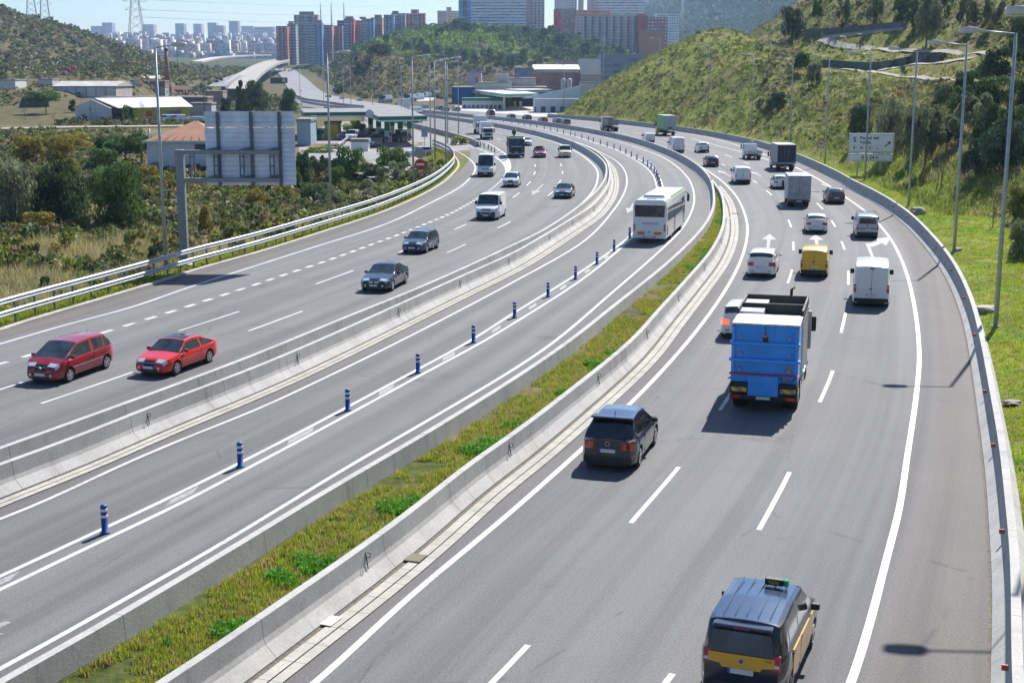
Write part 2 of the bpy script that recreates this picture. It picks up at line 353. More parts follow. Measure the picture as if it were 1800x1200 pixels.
# grid that grows coarser with distance
Yr = [-40.]
while Yr[-1] < 7500: Yr.append(Yr[-1]+max(1.3, .0125*max(Yr[-1], 0)))
Yr = np.array(Yr); NC = 330
U = np.linspace(-1, 1, NC); YY = np.repeat(Yr[:, None], NC, 1); XX = U[None]*(60+.62*np.maximum(YY, 0)+20*(YY > 0))
ZZ = terrain(XX, YY)
def ground_cols(X, Y, Z):
    dw = sdist(W5b, X, Y); dk = -sdist(KB, X, Y); n = fbm(X, Y, 22, 31); n2 = fbm(X, Y, 6, 32)
    base = np.array([.15, .13, .07]); c = np.ones(X.shape+(3,))*base
    def mx(c, col, m): m = np.clip(m, 0, 1)[..., None]; return c*(1-m)+np.array(col)*m
    c = mx(c, (.10, .115, .035), sstep(n, -.1, .35)*.7)
    c = mx(c, (.17, .145, .085), sstep(-n, .15, .45)*.6)
    # bright verge beside the right barrier
    c = mx(c, (.145, .19, .025), (dw > -1)*(1-sstep(dw+n2*3, 8, 15))*(Y < 330)*.95)
    c = mx(c, (.17, .21, .03), (dw > 0)*(dw < 90)*(Y > 170)*(Y < 520)*sstep(n2+.3*n, -.6, .15)*.85); c = mx(c, (.085, .078, .042), (Y > 330)*(Y < 1100)*(X < 0)*.75); c = mx(c, (.13, .12, .03), (dw > 0)*(Y > 160)*(Y < 520)*sstep(fbm(X, Y, 3.2, 35), .05, .45)*.6)
    c = mx(c, (.12, .17, .02), (dk > -1)*(1-sstep(dk+n2*1.5, 3, 6))*(Y < 200))
    c = mx(c, (.045, .062, .028), sstep(Y, 1000, 1150)*.9)
    c = mx(c, (.03, .052, .025), sstep(Y, 2000, 2400)*sstep(X, 0, 500)*.9)
    return c
gc = ground_cols(XX, YY, ZZ)
idx = np.arange(len(Yr)*NC).reshape(len(Yr), NC)
FQ = np.stack([idx[:-1, :-1], idx[:-1, 1:], idx[1:, 1:], idx[1:, :-1]], -1).reshape(-1, 4)
o = mesh_np('ground', np.stack([XX, YY, ZZ], -1).reshape(-1, 3), FQ, GROUND, cols=gc.reshape(-1, 3), smooth=True); tag(o, kind='structure')
# ---- asphalt sheet: rows along the centre barrier, columns across
def raycross(P, N, C):
    """distance along N from P where polyline C is crossed (nearest), nan if none"""
    A = C[:-1]; Bv = C[1:]-C[:-1]; den = N[0]*Bv[:, 1]-N[1]*Bv[:, 0]; den = np.where(abs(den) < 1e-9, 1e-9, den)
    w = A-P; t = (w[:, 0]*Bv[:, 1]-w[:, 1]*Bv[:, 0])/den; u = (w[:, 0]*N[1]-w[:, 1]*N[0])/den
    ok = (u >= 0) & (u <= 1) & (abs(t) < 45)
    if not ok.any(): return np.nan
    t = t[ok]; return t[np.argmin(abs(t))]
WL = curve([(840, 249), (834, 245.5), (815, 239), (790, 232), (760, 224.5), (728, 217), (690, 208.5), (650, 201), (610, 194.5), (570, 187)], .9, smooth=6)
BASE = np.vstack([W3[0]-tang(W3)[0]*np.arange(14, 0, -1)[:, None], W3]); Tb = tang(BASE); Nb = np.stack([Tb[:, 1], -Tb[:, 0]], 1)
for _ in range(6): Nb[1:-1] = (Nb[:-2]+Nb[1:-1]+Nb[2:])/3
dmin = []; dmax = []
for P, N in zip(BASE, Nb):
    a = raycross(P, N, KERB) if P[1] < 165 else np.nan
    b_ = raycross(P, N, W5); dmin.append(a); dmax.append(b_)
dmin = np.array(dmin); dmax = np.array(dmax)
kn = np.where(~np.isnan(dmin))[0]; dmin[:kn[0]] = dmin[kn[0]]
# beyond the slip road the left edge is the left wall
for i in range(len(BASE)):
    if np.isnan(dmin[i]):
        a = raycross(BASE[i], Nb[i], WL); dmin[i] = a if not np.isnan(a) else np.nan
last = -24.
for i in range(len(BASE)):
    if np.isnan(dmin[i]) or dmin[i] > -10: dmin[i] = last
    last = dmin[i]
kx = np.where(~np.isnan(dmax))[0]; dmax[:kx[0]] = dmax[kx[0]]; lastm = 14
for i in range(len(BASE)):
    if np.isnan(dmax[i]) or dmax[i] < 5: dmax[i] = min(lastm, 22)
    else: lastm = dmax[i]
NCc = 56; fr = np.linspace(0, 1, NCc); D = dmin[:, None]+(dmax-dmin)[:, None]*fr[None]
PX = BASE[:, None, :]+Nb[:, None, :]*D[..., None]; S = arc(BASE)
V = np.concatenate([PX, np.zeros(D.shape+(1,))], -1).reshape(-1, 3)
idx = np.arange(V.shape[0]).reshape(D.shape); FQ = np.stack([idx[:-1, :-1], idx[:-1, 1:], idx[1:, 1:], idx[1:, :-1]], -1).reshape(-1, 4)
UVr = np.stack([np.repeat(S[:, None], NCc, 1), D], -1).reshape(-1, 2)
# tint: tarmac of the hard shoulders is browner and darker
def near_strip(C0, X, side0, side1): d = sdist(C0[::4], X[:, 0], X[:, 1]); return ((d > side0) & (d < side1)).astype(float), d
tint = np.ones((len(V), 3))
def asphalt_mat(name, lane=True, col=(.138, .138, .142), dark=(.094, .094, .098)):
    m, t, b = newmat(name); uv = nn(t, 'ShaderNodeTexCoord').outputs['UV']; co = objco(t)
    mp = nn(t, 'ShaderNodeMapping'); mp.inputs['Scale'].default_value = (.012, .8, 1); t.links.new(uv, mp.inputs[0])
    n1 = noise(t, 1.0, 3, .5, mp.outputs[0]); n2 = noise(t, 15, 8, .95, co); n3 = noise(t, .22, 5, .6, co)
    mp2 = nn(t, 'ShaderNodeMapping'); mp2.inputs['Scale'].default_value = (.06, 3.2, 1); t.links.new(uv, mp2.inputs[0]); n4 = noise(t, 1.0, 4, .6, mp2.outputs[0])
    c = mixc(t, ramp(t, n1, .36, .62), dark, col)
    c = mixc(t, ramp(t, n4, .3, .75), c, mixc(t, .22, c, tuple(1.25*x for x in col)))
    c = mixc(t, 1.0, c, mixc(t, ramp(t, n3, .3, .7), (.93, .93, .93), (1.06, 1.05, 1.03)), 'MULTIPLY')
    c = mixc(t, 1.0, c, mixc(t, ramp(t, n2, .36, .62), (.55, .55, .55), (1.55, 1.55, 1.55)), 'MULTIPLY')
    mp3 = nn(t, 'ShaderNodeMapping'); mp3.inputs['Scale'].default_value = (.09, .28, 1); t.links.new(uv, mp3.inputs[0]); vo = nn(t, 'ShaderNodeTexVoronoi', feature='DISTANCE_TO_EDGE'); vo.inputs['Scale'].default_value = .55; t.links.new(mp3.outputs[0], vo.inputs['Vector'])
    n6 = noise(t, .5, 5, .7, co); ck = nn(t, 'ShaderNodeMath', operation='MULTIPLY'); t.links.new(ramp(t, vo.outputs['Distance'], .0, .006, (1, 1, 1, 1), (0, 0, 0, 1)), ck.inputs[0]); t.links.new(ramp(t, n6, .5, .56), ck.inputs[1]); ck2 = nn(t, 'ShaderNodeMath', operation='MULTIPLY'); t.links.new(ck.outputs[0], ck2.inputs[0]); ck2.inputs[1].default_value = .5
    c = mixc(t, ck2.outputs[0], c, (.05, .05, .05)); n7 = noise(t, .12, 6, .75, co); c = mixc(t, ramp(t, n7, .6, .72), c, tuple(.82*x for x in dark))
    a = nn(t, 'ShaderNodeAttribute', attribute_name='tint').outputs['Color']; c = mixc(t, 1.0, c, a, 'MULTIPLY')
    t.links.new(c, b.inputs['Base Color']); b.inputs['Roughness'].default_value = .82; b.inputs['Specular IOR Level'].default_value = .3
    bump(t, b, n2, .5, .01); return m
ASPH = asphalt_mat('asphalt')
m1, _ = near_strip(W5, V, -6, 3); a5 = sdist(L11[::4], V[:, 0], V[:, 1]); a1 = -sdist(L1[::4], V[:, 0], V[:, 1]); a10 = -sdist(L10[::4], V[:, 0], V[:, 1])
sh = np.maximum.reduce([sstep(a5, 0, .6)*(a5 < 8), sstep(a1, 0, .6)*(a1 < 8)*(V[:, 1] < 200), sstep(a10, 0, .5)*(a10 < 3.0)*(V[:, 1] < 200)])
a5b = sdist(L5[::4], V[:, 0], V[:, 1]); a6 = -sdist(L6[::4], V[:, 0], V[:, 1]); a9 = sdist(L9[::4], V[:, 0], V[:, 1])
sh = np.maximum(sh, .7*(sstep(a9, 0, .4)*(a9 < 2.5)+sstep(a6, 0, .4)*(a6 < 1.6)))
tint = 1-sh[:, None]*np.array([.14, .20, .27])
o = mesh_np('road', V, FQ, ASPH, cols=tint, uv=UVr); tag(o, kind='structure')
# ---- ribbons
def ribbon_vf(C, o0, o1, z):
    A = offset(C, o0); Bc = offset(C, o1); n = len(C); zz = np.full((n, 1), z)
    V = np.vstack([np.hstack([A, zz]), np.hstack([Bc, zz])]); a = arc(C)
    Fq = [(i, i+n, i+n+1, i+1) for i in range(n-1)]; uv = np.vstack([np.stack([a, np.zeros(n)+o0], 1), np.stack([a, np.zeros(n)+o1], 1)])
    return V, Fq, uv
class RB:
    def __init__(s): s.V = []; s.F = []; s.U = []; s.n = 0
    def add(s, C, o0, o1, z):
        V, Fq, uv = ribbon_vf(C, o0, o1, z); s.V.append(V); s.U.append(uv); s.F += [tuple(i+s.n for i in f) for f in Fq]; s.n += len(V); return s
    def poly(s, pts, z):
        V = np.array([[p[0], p[1], z] for p in pts]); s.V.append(V); s.U.append(V[:, :2]); s.F.append(tuple(range(s.n, s.n+len(V)))); s.n += len(V); return s
    def build(s, name, mat, parent=None):
        return mesh_np(name, np.vstack(s.V), s.F, mat, uv=np.vstack(s.U), parent=parent)
def linepaint():
    m, t, b = newmat('road_paint'); uv = nn(t, 'ShaderNodeTexCoord').outputs['UV']; co = objco(t)
    n1 = noise(t, 9, 6, .75, co); n2 = noise(t, .35, 3, .6, co)
    wv = nn(t, 'ShaderNodeTexWave', wave_type='BANDS', bands_direction='X'); wv.inputs['Scale'].default_value = .9; wv.inputs['Distortion'].default_value = .4; t.links.new(uv, wv.inputs['Vector'])
    c = mixc(t, ramp(t, n1, .34, .62), (.24, .24, .24), (.50, .50, .495)); c = mixc(t, ramp(t, n2, .35, .7), c, (.60, .60, .60))
    c = mixc(t, ramp(t, wv.outputs['Fac'], .0, .25), (.5, .5, .5), c)
    t.links.new(c, b.inputs['Base Color']); b.inputs['Roughness'].default_value = .6; return m
PAINT = linepaint(); LW = .1
mk = RB()
mk.add(L1, -LW, LW, .006)
iL5 = slice(0, None); mk.add(L5, -LW, LW, .006)
mk.add(L6, -.08, .08, .006); mk.add(L9, -.085, .085, .006); mk.add(L10, -.095, .095, .006); mk.add(L11, -.1, .1, .006)
mk.add(L7, -.085, .085, .006); mk.add(L8, -.085, .085, .006)
# broken lines: explicit dashes where the photo shows them, regular spacing elsewhere
def sproj(C, px, py): return arc(C)[nearest(C, gnd(px, py)[:2])[0]]
def dashes(C, pairs, hw=.075, z=.006):
    for (a, b_) in pairs:
        s0, s1 = sorted((sproj(C, *a), sproj(C, *b_))); mk.add(sub(C, s0, max(s1, s0+.8)), -hw, hw, z)
dashes(D1, [((840, 1225), (925, 1139)), ((1115, 911), (1198, 815)), ((1262, 722), (1300, 667)), ((1385, 497), (1392, 474)), ((1395, 440), (1394, 424)), ((1392, 400), (1385, 387)), ((1375, 365), (1368, 358)), ((1357, 343), (1347, 335)), ((1332, 322), (1323, 317)), ((1275, 292), (1268, 288))])
dashes(D2, [((1150, 1235), (1195, 1180)), ((1332, 934), (1387, 832)), ((1440, 707), (1464, 652)), ((1479, 582), (1487, 547)), ((1491, 499), (1491, 475)), ((1485, 440), (1479, 424)), ((1469, 399), (1459, 387)), ((1446, 367), (1435, 357)), ((1320, 289), (1307, 285)), ((1285, 277), (1273, 272))])
dashes(L3, [((-60, 703), (41, 671)), ((145, 640), (180, 628)), ((319, 580), (425, 546)), ((553, 500), (617, 477)), ((701, 444), (726, 434)), ((797, 404), (822, 393)), ((902, 347), (914, 338)), ((926, 326), (933, 319)), ((937, 307.5), (941, 302)), ((940, 289), (942, 293.5)), ((884, 247), (874, 243.5))])
dashes(L4, [((64, 712), (227, 656)), ((433, 583), (526, 549)), ((640, 505), (668, 494)), ((784, 445), (822, 429)), ((872, 402), (897, 390)), ((962, 345), (972, 337)), ((980, 324), (985, 317)), ((987, 306), (988.6, 301)), ((984.5, 288), (987.5, 292)), ((884, 236), (876, 234))])
for C, s0 in ((L3, arc(L3)[-1]-150), (L4, arc(L4)[-1]-165), (D1, arc(D1)[-1]-215), (D2, arc(D2)[-1]-225)):
    for s in np.arange(s0, arc(C)[-1]-6, 17): mk.add(sub(C, s, s+5), -.075, .075, .006)
a2 = arc(L2)[-1]
s = .4
while s < a2-1.2: mk.add(sub(L2, s, s+1.0, .5), -.15, .15, .006); s += 2.0
# slip-lane line that is solid before the filling station
C = curve([(1215, 243.5), (1247, 252), (1307, 268), (1355, 282.5)]); mk.add(C, -.1, .1, .0065)
dashes(curve([(1355, 282.5), (1395, 301), (1443, 323), (1465, 331)]), [((1375, 292), (1395, 301)), ((1443, 323), (1463, 330))])
# gore with chevrons before the left slip road
gl = [(889, 306), (889.5, 298), (887, 291), (881, 284), (867, 274), (855, 267), (840, 261.5), (827, 258.5)]; gr = [(890, 306), (896, 298), (897, 290), (894, 282), (888, 271), (878, 264), (867, 257), (855, 251), (843, 246), (836, 243)]
GL = curve(gl, smooth=1); GR = curve(gr, smooth=1); mk.add(GL, -.12, .12, .0068); mk.add(GR, -.12, .12, .0068)
solid = [gnd(*p)[:2] for p in [(889, 306), (888.5, 298), (886.5, 291), (882, 285.5), (894, 281), (897.5, 290), (896, 298)]]; mk.poly(solid, .0056)
for k in range(8):
    f = k/8.; a = gnd(883-f*46, 282.5-f*22)[:2]; y = 282.5-f*22
    i, _ = nearest(GR, gnd(890-f*38-k*.6, 279-f*30)[:2]); j, _ = nearest(GL, a)
    P, Q = GL[j], GR[i]; t = np.array([0, 1.0]); mk.poly([P, Q, Q+t*1.1, P+t*1.1], .0054)
# arrows
def arrow_poly(kind='straight'):
    if kind == 'straight': return [[(-.09, 0), (.09, 0), (.12, 3.9), (-.12, 3.9)], [(-.5, 3.9), (.5, 3.9), (0, 6.2)]]
    return [[(-.09, 0), (.09, 0), (.12, 3.6), (-.12, 3.6)], [(-.1, 2.6), (.25, 2.6), (1.15, 4.0), (.75, 4.3), (-.1, 3.3)], [(.55, 4.9), (1.15, 3.0), (1.75, 5.6)]]
ar = RB()
def arrow(tail, head, kind='straight', wid=1.0):
    a = gnd(*tail)[:2]; b_ = gnd(*head)[:2]; d = b_-a; Ln = np.linalg.norm(d); d = d/Ln; n = np.array([d[1], -d[0]]); k = Ln/6.2
    for q_, poly in enumerate(arrow_poly(kind)): ar.poly([a+n*x*wid+d*y*k for x, y in poly], .0062+.0015*q_)
arrow((1349, 440), (1353, 411), wid=1.1); arrow((1438, 440), (1433, 412), wid=1.1); arrow((1534, 452), (1518, 412), 'right', 1.15)
arrow((1288, 312), (1261, 299)); arrow((1340, 311), (1322, 302)); arrow((955, 324), (935, 343)); arrow((1290, 376), (1288, 386)); arrow((1118, 352), (1103, 375)); arrow((15, 1092), (-40, 1118))
# white hatching blocks between the twin lines
BOLL = [(197, 930), (433, 814), (606, 727), (733, 658), (832, 603), (907, 558), (968, 522), (1014, 491), (1051, 464), (1080, 440), (1105, 418), (1127, 394), (1143, 373), (1153, 353), (1157, 340), (1157.5, 331), (1156.5, 324), (1155, 317), (1152, 311), (1149, 305), (1143.5, 298), (1138, 292), (1131, 287), (1123, 281), (1114, 275.5), (1104, 271), (1094, 266), (1083, 262), (1073, 258), (1062, 254), (1050, 250), (1038, 247), (1027, 243.5), (1014, 240.2), (1002, 238), (989, 235), (976, 232.6), (963, 230), (949, 227.6), (936, 225), (922, 223), (909, 221), (895, 219), (882, 217), (868, 214.5), (855, 212.5), (842, 211), (829, 209.4), (815, 207.8), (802, 206.3)]
M78 = (L7+np.array([L8[nearest(L8, p)[0]] for p in L7]))/2
for _ in range(6): M78[1:-1] = (M78[:-2]+M78[1:-1]+M78[2:])/3
BS = [arc(M78)[nearest(M78, gnd(*p)[:2])[0]] for p in BOLL]
for i in range(-1, 13):
    s0 = BS[i] if i >= 0 else BS[0]-10; s1 = BS[i+1]; L = (s1-s0); a = s0+L*.36; b_ = s0+L*.68; wd = .13
    A = sub(M78, a, b_, .6); n = len(A); T = tang(A); N = np.stack([T[:, 1], -T[:, 0]], 1)
    f = np.linspace(0, 1, n); lo = np.where(f < .15, wd-2*wd*f/.15, -wd); hi = np.where(f > .85, wd-2*wd*(f-.85)/.15, wd)
    P = [A[k]+N[k]*lo[k] for k in range(n)]+[A[k]+N[k]*hi[k] for k in range(n-1, -1, -1)]
    ar.poly(P, .0062)
o = mk.build('road_markings', PAINT); tag(o, kind='structure')
o = ar.build('road_arrows', simple('worn_paint', (.27, .272, .275), .7, var=.28, nscale=5)); tag(o, kind='structure')
# ---- concrete
def concrete(name, col, joint=6.0, stain=.5):
    m, t, b = newmat(name); uv = nn(t, 'ShaderNodeTexCoord').outputs['UV']; co = objco(t)
    n1 = noise(t, .6, 6, .65, co); n2 = noise(t, 14, 5, .75, co)
    mp = nn(t, 'ShaderNodeMapping'); mp.inputs['Scale'].default_value = (1.6, .35, 1); t.links.new(uv, mp.inputs[0]); n3 = noise(t, 1.0, 6, .7, mp.outputs[0])
    c = mixc(t, ramp(t, n1, .3, .7), tuple(x*.8 for x in col), tuple(x*1.1 for x in col))
    c = mixc(t, 1.0, c, mixc(t, ramp(t, n2, .3, .7), (.8, .8, .8), (1.15, 1.15, 1.15)), 'MULTIPLY')
    c = mixc(t, ramp(t, n3, .55, .8), c, tuple(x*(1-stain) for x in col))
    mp4 = nn(t, 'ShaderNodeMapping'); mp4.inputs['Scale'].default_value = (.5, .12, 1); t.links.new(uv, mp4.inputs[0]); n5 = noise(t, 1.0, 7, .75, mp4.outputs[0]); c = mixc(t, ramp(t, n5, .58, .72), c, tuple(x*.5 for x in col)); c = mixc(t, ramp(t, n5, .22, .4), tuple(x*1.18 for x in col), c)
    # joints
    sx = nn(t, 'ShaderNodeSeparateXYZ'); t.links.new(uv, sx.inputs[0])
    md = nn(t, 'ShaderNodeMath', operation='MODULO'); t.links.new(sx.outputs[0], md.inputs[0]); md.inputs[1].default_value = joint
    lt = nn(t, 'ShaderNodeMath', operation='LESS_THAN'); t.links.new(md.outputs[0], lt.inputs[0]); lt.inputs[1].default_value = .025
    c = mixc(t, lt.outputs[0], c, tuple(x*.35 for x in col))
    t.links.new(c, b.inputs['Base Color']); b.inputs['Roughness'].default_value = .9; bump(t, b, n2, .35, .02); return m
CONC = concrete('barrier_concrete', (.43, .42, .40)); CONCD = concrete('kerb_concrete', (.40, .385, .345), 1.0, .45)
def wallmesh(name, C, prof, mat, parent=None):
    n = len(C); k = len(prof); a = arc(C); V = []; uvs = []; Fq = []
    vv = 0; vl = [0]
    for i in range(1, k): vv += math.hypot(prof[i][0]-prof[i-1][0], prof[i][1]-prof[i-1][1]); vl.append(vv)
    for (o_, z), v in zip(prof, vl):
        P = offset(C, o_); V.append(np.hstack([P, np.full((n, 1), z)])); uvs.append(np.stack([a, np.full(n, v)], 1))
    for j in range(k-1): Fq += [(j*n+i, j*n+i+1, (j+1)*n+i+1, (j+1)*n+i) for i in range(n-1)]
    Fq += [tuple(j*n for j in range(k)), tuple(j*n+n-1 for j in range(k))[::-1]]
    return mesh_np(name, np.vstack(V), Fq, mat, uv=np.vstack(uvs), parent=parent)
PR = lambda h: [(-.46, -.04), (-.46, .05), (-.2, .32), (-.15, .45), (-.11, h), (.11, h), (.15, .45), (.2, .32), (.46, .05), (.46, -.04)]
for C, h, lab in ((W1, HW, 'long grey concrete barrier along the left carriageway, its upper face in shade'), (W2, HW, 'concrete barrier with sunlit lower slope on the left edge of the middle lanes'),
               (W3, HW, 'concrete barrier between the middle lanes and the grass strip'), (W4, HW, 'concrete barrier between the grass strip and the right carriageway'),
               (W5, 1.0, 'curving concrete barrier along the right edge of the motorway beside the green verge'), (WL, .9, 'low concrete wall between the left carriageway and the filling station slip road')):
    o = wallmesh('concrete_barrier', C, PR(h) if C is not W3 else PR(h)[:6]+[(.19, -.04)], CONC); tag(o, lab, 'barrier', 'concrete barriers of the motorway')
# soil between walls, gutters, slot drains
soil = simple('gutter_soil', (.13, .11, .085), .95, var=.4, nscale=9)
g = RB(); g.add(W2, .44, .56, .004); g.add(W4, .44, .6, .004); g.add(W5, -.54, -.46, .004); o = g.build('gutter', soil); tag(o, kind='structure')
g = RB(); g.add(W2, .56, .8, .03); g.add(W2, .84, 1.08, .03); g.add(W4, .6, .88, .03); g.add(W4, .92, 1.2, .03)
o = g.build('drain_kerb', CONCD); tag(o, kind='structure')
g = RB(); g.add(W2, .8, .84, .005); g.add(W4, .88, .92, .005); o = g.build('drain_slot', simple('slot_dark', (.015, .015, .015))); tag(o, kind='structure')
# kerb of the left shoulder
o = wallmesh('kerb', offset(KERB, -.15), [(-.15, -.04), (-.15, .11), (.12, .11), (.15, .08), (.15, -.04)], CONCD); tag(o, kind='structure')
# grass strip ground between barriers W3 and W4
a4 = arc(W4); i3 = [nearest(W3, p)[0] for p in W4]
Gs = []; n = len(W4)
A = np.array([W3[i] for i in i3]); B = W4
rows = [A*(1-f)+B*f for f in np.linspace(0, 1, 9)]
V = np.vstack([np.hstack([r, (.30+.06*np.sin(np.pi*k/8)+.04*vnoise(r[:, 0], r[:, 1], 1.2, 3))[:, None]]) for k, r in enumerate(rows)])
Fq = [(k*n+i, k*n+i+1, (k+1)*n+i+1, (k+1)*n+i) for k in range(8) for i in range(n-1)]
nz = fbm(V[:, 0], V[:, 1], 4, 44)[:, None]
cc = np.array([.15, .125, .085])*(1-sstep(nz, -.4, .15))+np.array([.085, .11, .03])*sstep(nz, -.4, .15)
o = mesh_np('grass_strip', V, Fq, GROUND, cols=cc); tag(o, kind='structure')
STRIP = (A, B)
# ================================================================== VEHICLES (model space: +Y forward, origin on the ground under the centre)
TYRE = simple('tyre_rubber', (.018, .018, .019), .85, var=.3, nscale=12)
RIM = simple('rim_alloy', (.5, .5, .52), .35, .6, var=.15)
RIMD = simple('rim_dark', (.06, .06, .065), .5, .3)
BLK = simple('black_plastic', (.018, .018, .02), .55, var=.3)
GLS = glassm('car_glass'); GLB = glassm('tinted_glass', (.008, .01, .014))
WHT = paint('white_paint', (.74, .75, .76)); PLATE = simple('plate_white', (.62, .63, .66), .5, var=.03); PLTX = simple('plate_text', (.02, .02, .03))
def lampm(name, col, rough=.15, em=0):
    m = simple(name, col, rough, var=.2, nscale=20)
    b = m.node_tree.nodes['Principled BSDF']; b.inputs['Coat Weight'].default_value = .8
    if em: b.inputs['Emission Color'].default_value = (*col, 1); b.inputs['Emission Strength'].default_value = em
    return m
RED = lampm('tail_red', (.42, .012, .01)); REDON = lampm('tail_lit', (.9, .03, .01), em=4); AMB = lampm('amber_lens', (.75, .22, .02)); CLR = lampm('clear_lens', (.62, .66, .7))
CHR = simple('chrome', (.6, .6, .62), .18, 1.0)
def PCH(P, y):
    """piecewise smooth interpolation of (y, value...) rows"""
    ys = [p[0] for p in P]; return [np.interp(y, ys, [p[k] for p in P]) for k in range(1, len(P[0]))]
def car(name, label, cat, px, py, L, W, Hh, col, *, hood=.98, beltz=None, ws=(None, None), rg=(None, None), roofw=.78, face='rear', heading=None, curveC=None,
        style='hatch', wheel=.31, axf=.85, axr=.78, tail='side', trim=None, glass=None, rails=False, mirrors=True, tailmat=None, grille=True, detail=2, group=None, winrear=True, sidewin=True, plate=True, antenna=True, z0=.2, doors=True, nose=.2, rim=None, lean=.0, yshift=0., nearpt=None, roofmat=None, bumpercol=None, boxy=.0, mirrorcol=None):
    """lofted motor car / van. ws=(foot, top) y of the windscreen, rg=(top, foot) y of rear glass, measured from the front bumper and rear bumper"""
    PB = col if not isinstance(col, tuple) else paint('paint_%d_%d_%d' % tuple(int(c*1000) for c in col), col)
    G = glass or GLS; bz = beltz or Hh*.62; hl = L/2
    wf, wt = hl-ws[0], hl-ws[1]; rt, rf = -hl+rg[0], -hl+rg[1]      # y positions
    # heading and place
    p = gnd(px, py)[:2] if nearpt is None else np.array(nearpt)
    if heading is None:
        i, _ = nearest(curveC, p); t = tang(curveC)[i]
    else: t = np.array(heading)/np.linalg.norm(heading)
    c = p+t*hl
    fw = t if face == 'rear' else -t
    rz = math.atan2(-fw[0], fw[1])
    e = empty(name, (c[0], c[1], .008), rz, label, cat, group)
    # stations
    ys = sorted(set([round(v, 3) for v in list(np.linspace(-hl, hl, 46 if detail > 1 else 24))+[wf, wt, rt, rf, hl-.03, hl-.1, -hl+.03, -hl+.1]+[s*(wheel+.07)*k+y for s in (-1, 1) for k in (1, .8, .5) for y in (hl-axf, -hl+axr)]]))
    van = style in ('van', 'boxvan')
    rb = Hh-.03
    def topz(y):
        if style == 'sedan': pts = [(-hl, bz+.02), (-hl+.12, bz+.1), (rf, bz+.14), (rt, rb-.04), ((rt+wt)/2, rb), (wt, rb-.05), (wf, hood), (hl-.3, hood-.16), (hl-.12, hood-.25), (hl-.04, hood-.34), (hl, hood-.46)]
        else: pts = [(-hl, rb-(.12 if van else .3)) if rf < -hl+.12 else (-hl, bz+.02), (rf, bz+.04) if not van and rf > -hl+.1 else (-hl+.02, rb-.08 if van else bz+.2), (rt, rb-.05), ((rt+wt)/2, rb), (wt, rb-.05), (wf, hood), (hl-.3, hood-.14), (hl-.12, hood-.24), (hl-.04, hood-.33), (hl, hood-.46)]
        pts.sort(key=lambda q: q[0]); return float(np.interp(y, [q[0] for q in pts], [q[1] for q in pts]))
    def beltf(y):
        b = np.interp(y, [-hl, -hl+.3, wf-.1, wf+.25, hl-.3, hl], [bz-.03, bz, bz-.05, min(bz-.05, hood-.05), hood-.26, hood-.46]); return float(min(b, topz(y)-.035))
    hw = W/2
    def halfw(y):
        e0 = hl-abs(y); k = 1.0 if e0 > .55 else 1-(nose*(1.5 if y > 0 else (.45 if van else .9)))*(1-e0/.55)**2
        return hw*k
    rr = wheel+.055; axs = (hl-axf, -hl+axr)
    rows = []; 
    for y in ys:
        w_ = halfw(y); zt = topz(y); zb = beltf(y); arch = 0
        for ya in axs:
            d = abs(y-ya)
            if d < rr: arch = max(arch, wheel+math.sqrt(rr*rr-d*d)*1.0)
        e0 = min(1, (hl-abs(y))/.12); lift = (1-e0)*.08
        zz0 = z0+lift; g = max(0, min(1, (zt-zb)/(Hh-bz)))         # greenhouse fraction
        rwid = w_*(.93-(.93-roofw)*g) if not van else w_*(.94-(.94-roofw)*g)
        zmid = min(.5*(zz0+zb)+.05, zb-.03)
        ring = [(0, zz0+.02), (w_*.84, zz0), (w_*.97, zz0+.07), (w_, zmid*.6+zz0*.4), (w_, zmid+.06), (w_*.985, zb-.07), (w_*.955, zb), (w_*.94, zb+.025*g), (rwid*1.03, zt-.10*g-.004), (rwid*.985, zt-.035*g-.002), (rwid*.85, zt-.004), (rwid*.45, zt+.02), (0, zt+.028)]
        ring2 = []
        for k, (x, z) in enumerate(ring):
            if arch and k <= 5 and z < arch:
                z = min(arch, zb-.03+.004*k)
            ring2.append((x, z))
        rows.append(ring2)
    K = len(rows[0]); full = [[(x, z) for x, z in r]+[(-x, z) for x, z in r[-2:0:-1]] for r in rows]; M = len(full[0])
    V = []; 
    for y, r in zip(ys, full):
        for x, z in r: V.append((x, y, z))
    FB = []; FG = {}
    def side(j): return 7 if (j == 7 or j == M-8) else None
    for i in range(len(ys)-1):
        ym = (ys[i]+ys[i+1])/2
        for j in range(M):
            a, b_ = i*M+j, i*M+(j+1) % M; f = (a, b_, b_+M, a+M); key = None
            jj = j if j < K-1 else M-1-j
            gl_h = topz(ym)-beltf(ym)
            if jj == 7 and sidewin and gl_h > .16:
                x0 = rf+.15 if style != 'boxvan' and not (van and sidewin == 'front') else wt-.75
                if style == 'van' and sidewin == 'front': x0 = wt-.85
                if x0 < ym < wf-.12:
                    # pillars
                    pil = [wt-.95*(1 if L > 4 else .9)]+([wt-1.85] if style != 'coupe' and L > 4.1 else [])
                    if not any(abs(ym-pp) < .05 for pp in pil): key = 'side_window_l' if j > K else 'side_window'
            if jj >= 9 and wt+.02 < ym < wf-.02: key = 'windscreen'
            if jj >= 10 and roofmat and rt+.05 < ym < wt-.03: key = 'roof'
            if jj >= 10 and style == 'coupe' and wt-1.0 < ym < wt-.12: key = 'glass_roof'
            if not van and 6 <= jj <= 10 and hl-.31 < ym < hl-.1: key = 'headlight_l' if j >= K else 'headlight'
            if not van and jj == 11 and hl-.16 < ym < hl-.01: key = 'grille'
            if not van and jj in (4, 5) and ym < -hl+.26 and tail == 'side': key = 'tail_light_l' if j > K else 'tail_light'
            if jj >= 9 and winrear and not van and rf+.02 < ym < rt-.04: key = 'rear_window'
            (FB if key is None else FG.setdefault(key, [])).append(f)
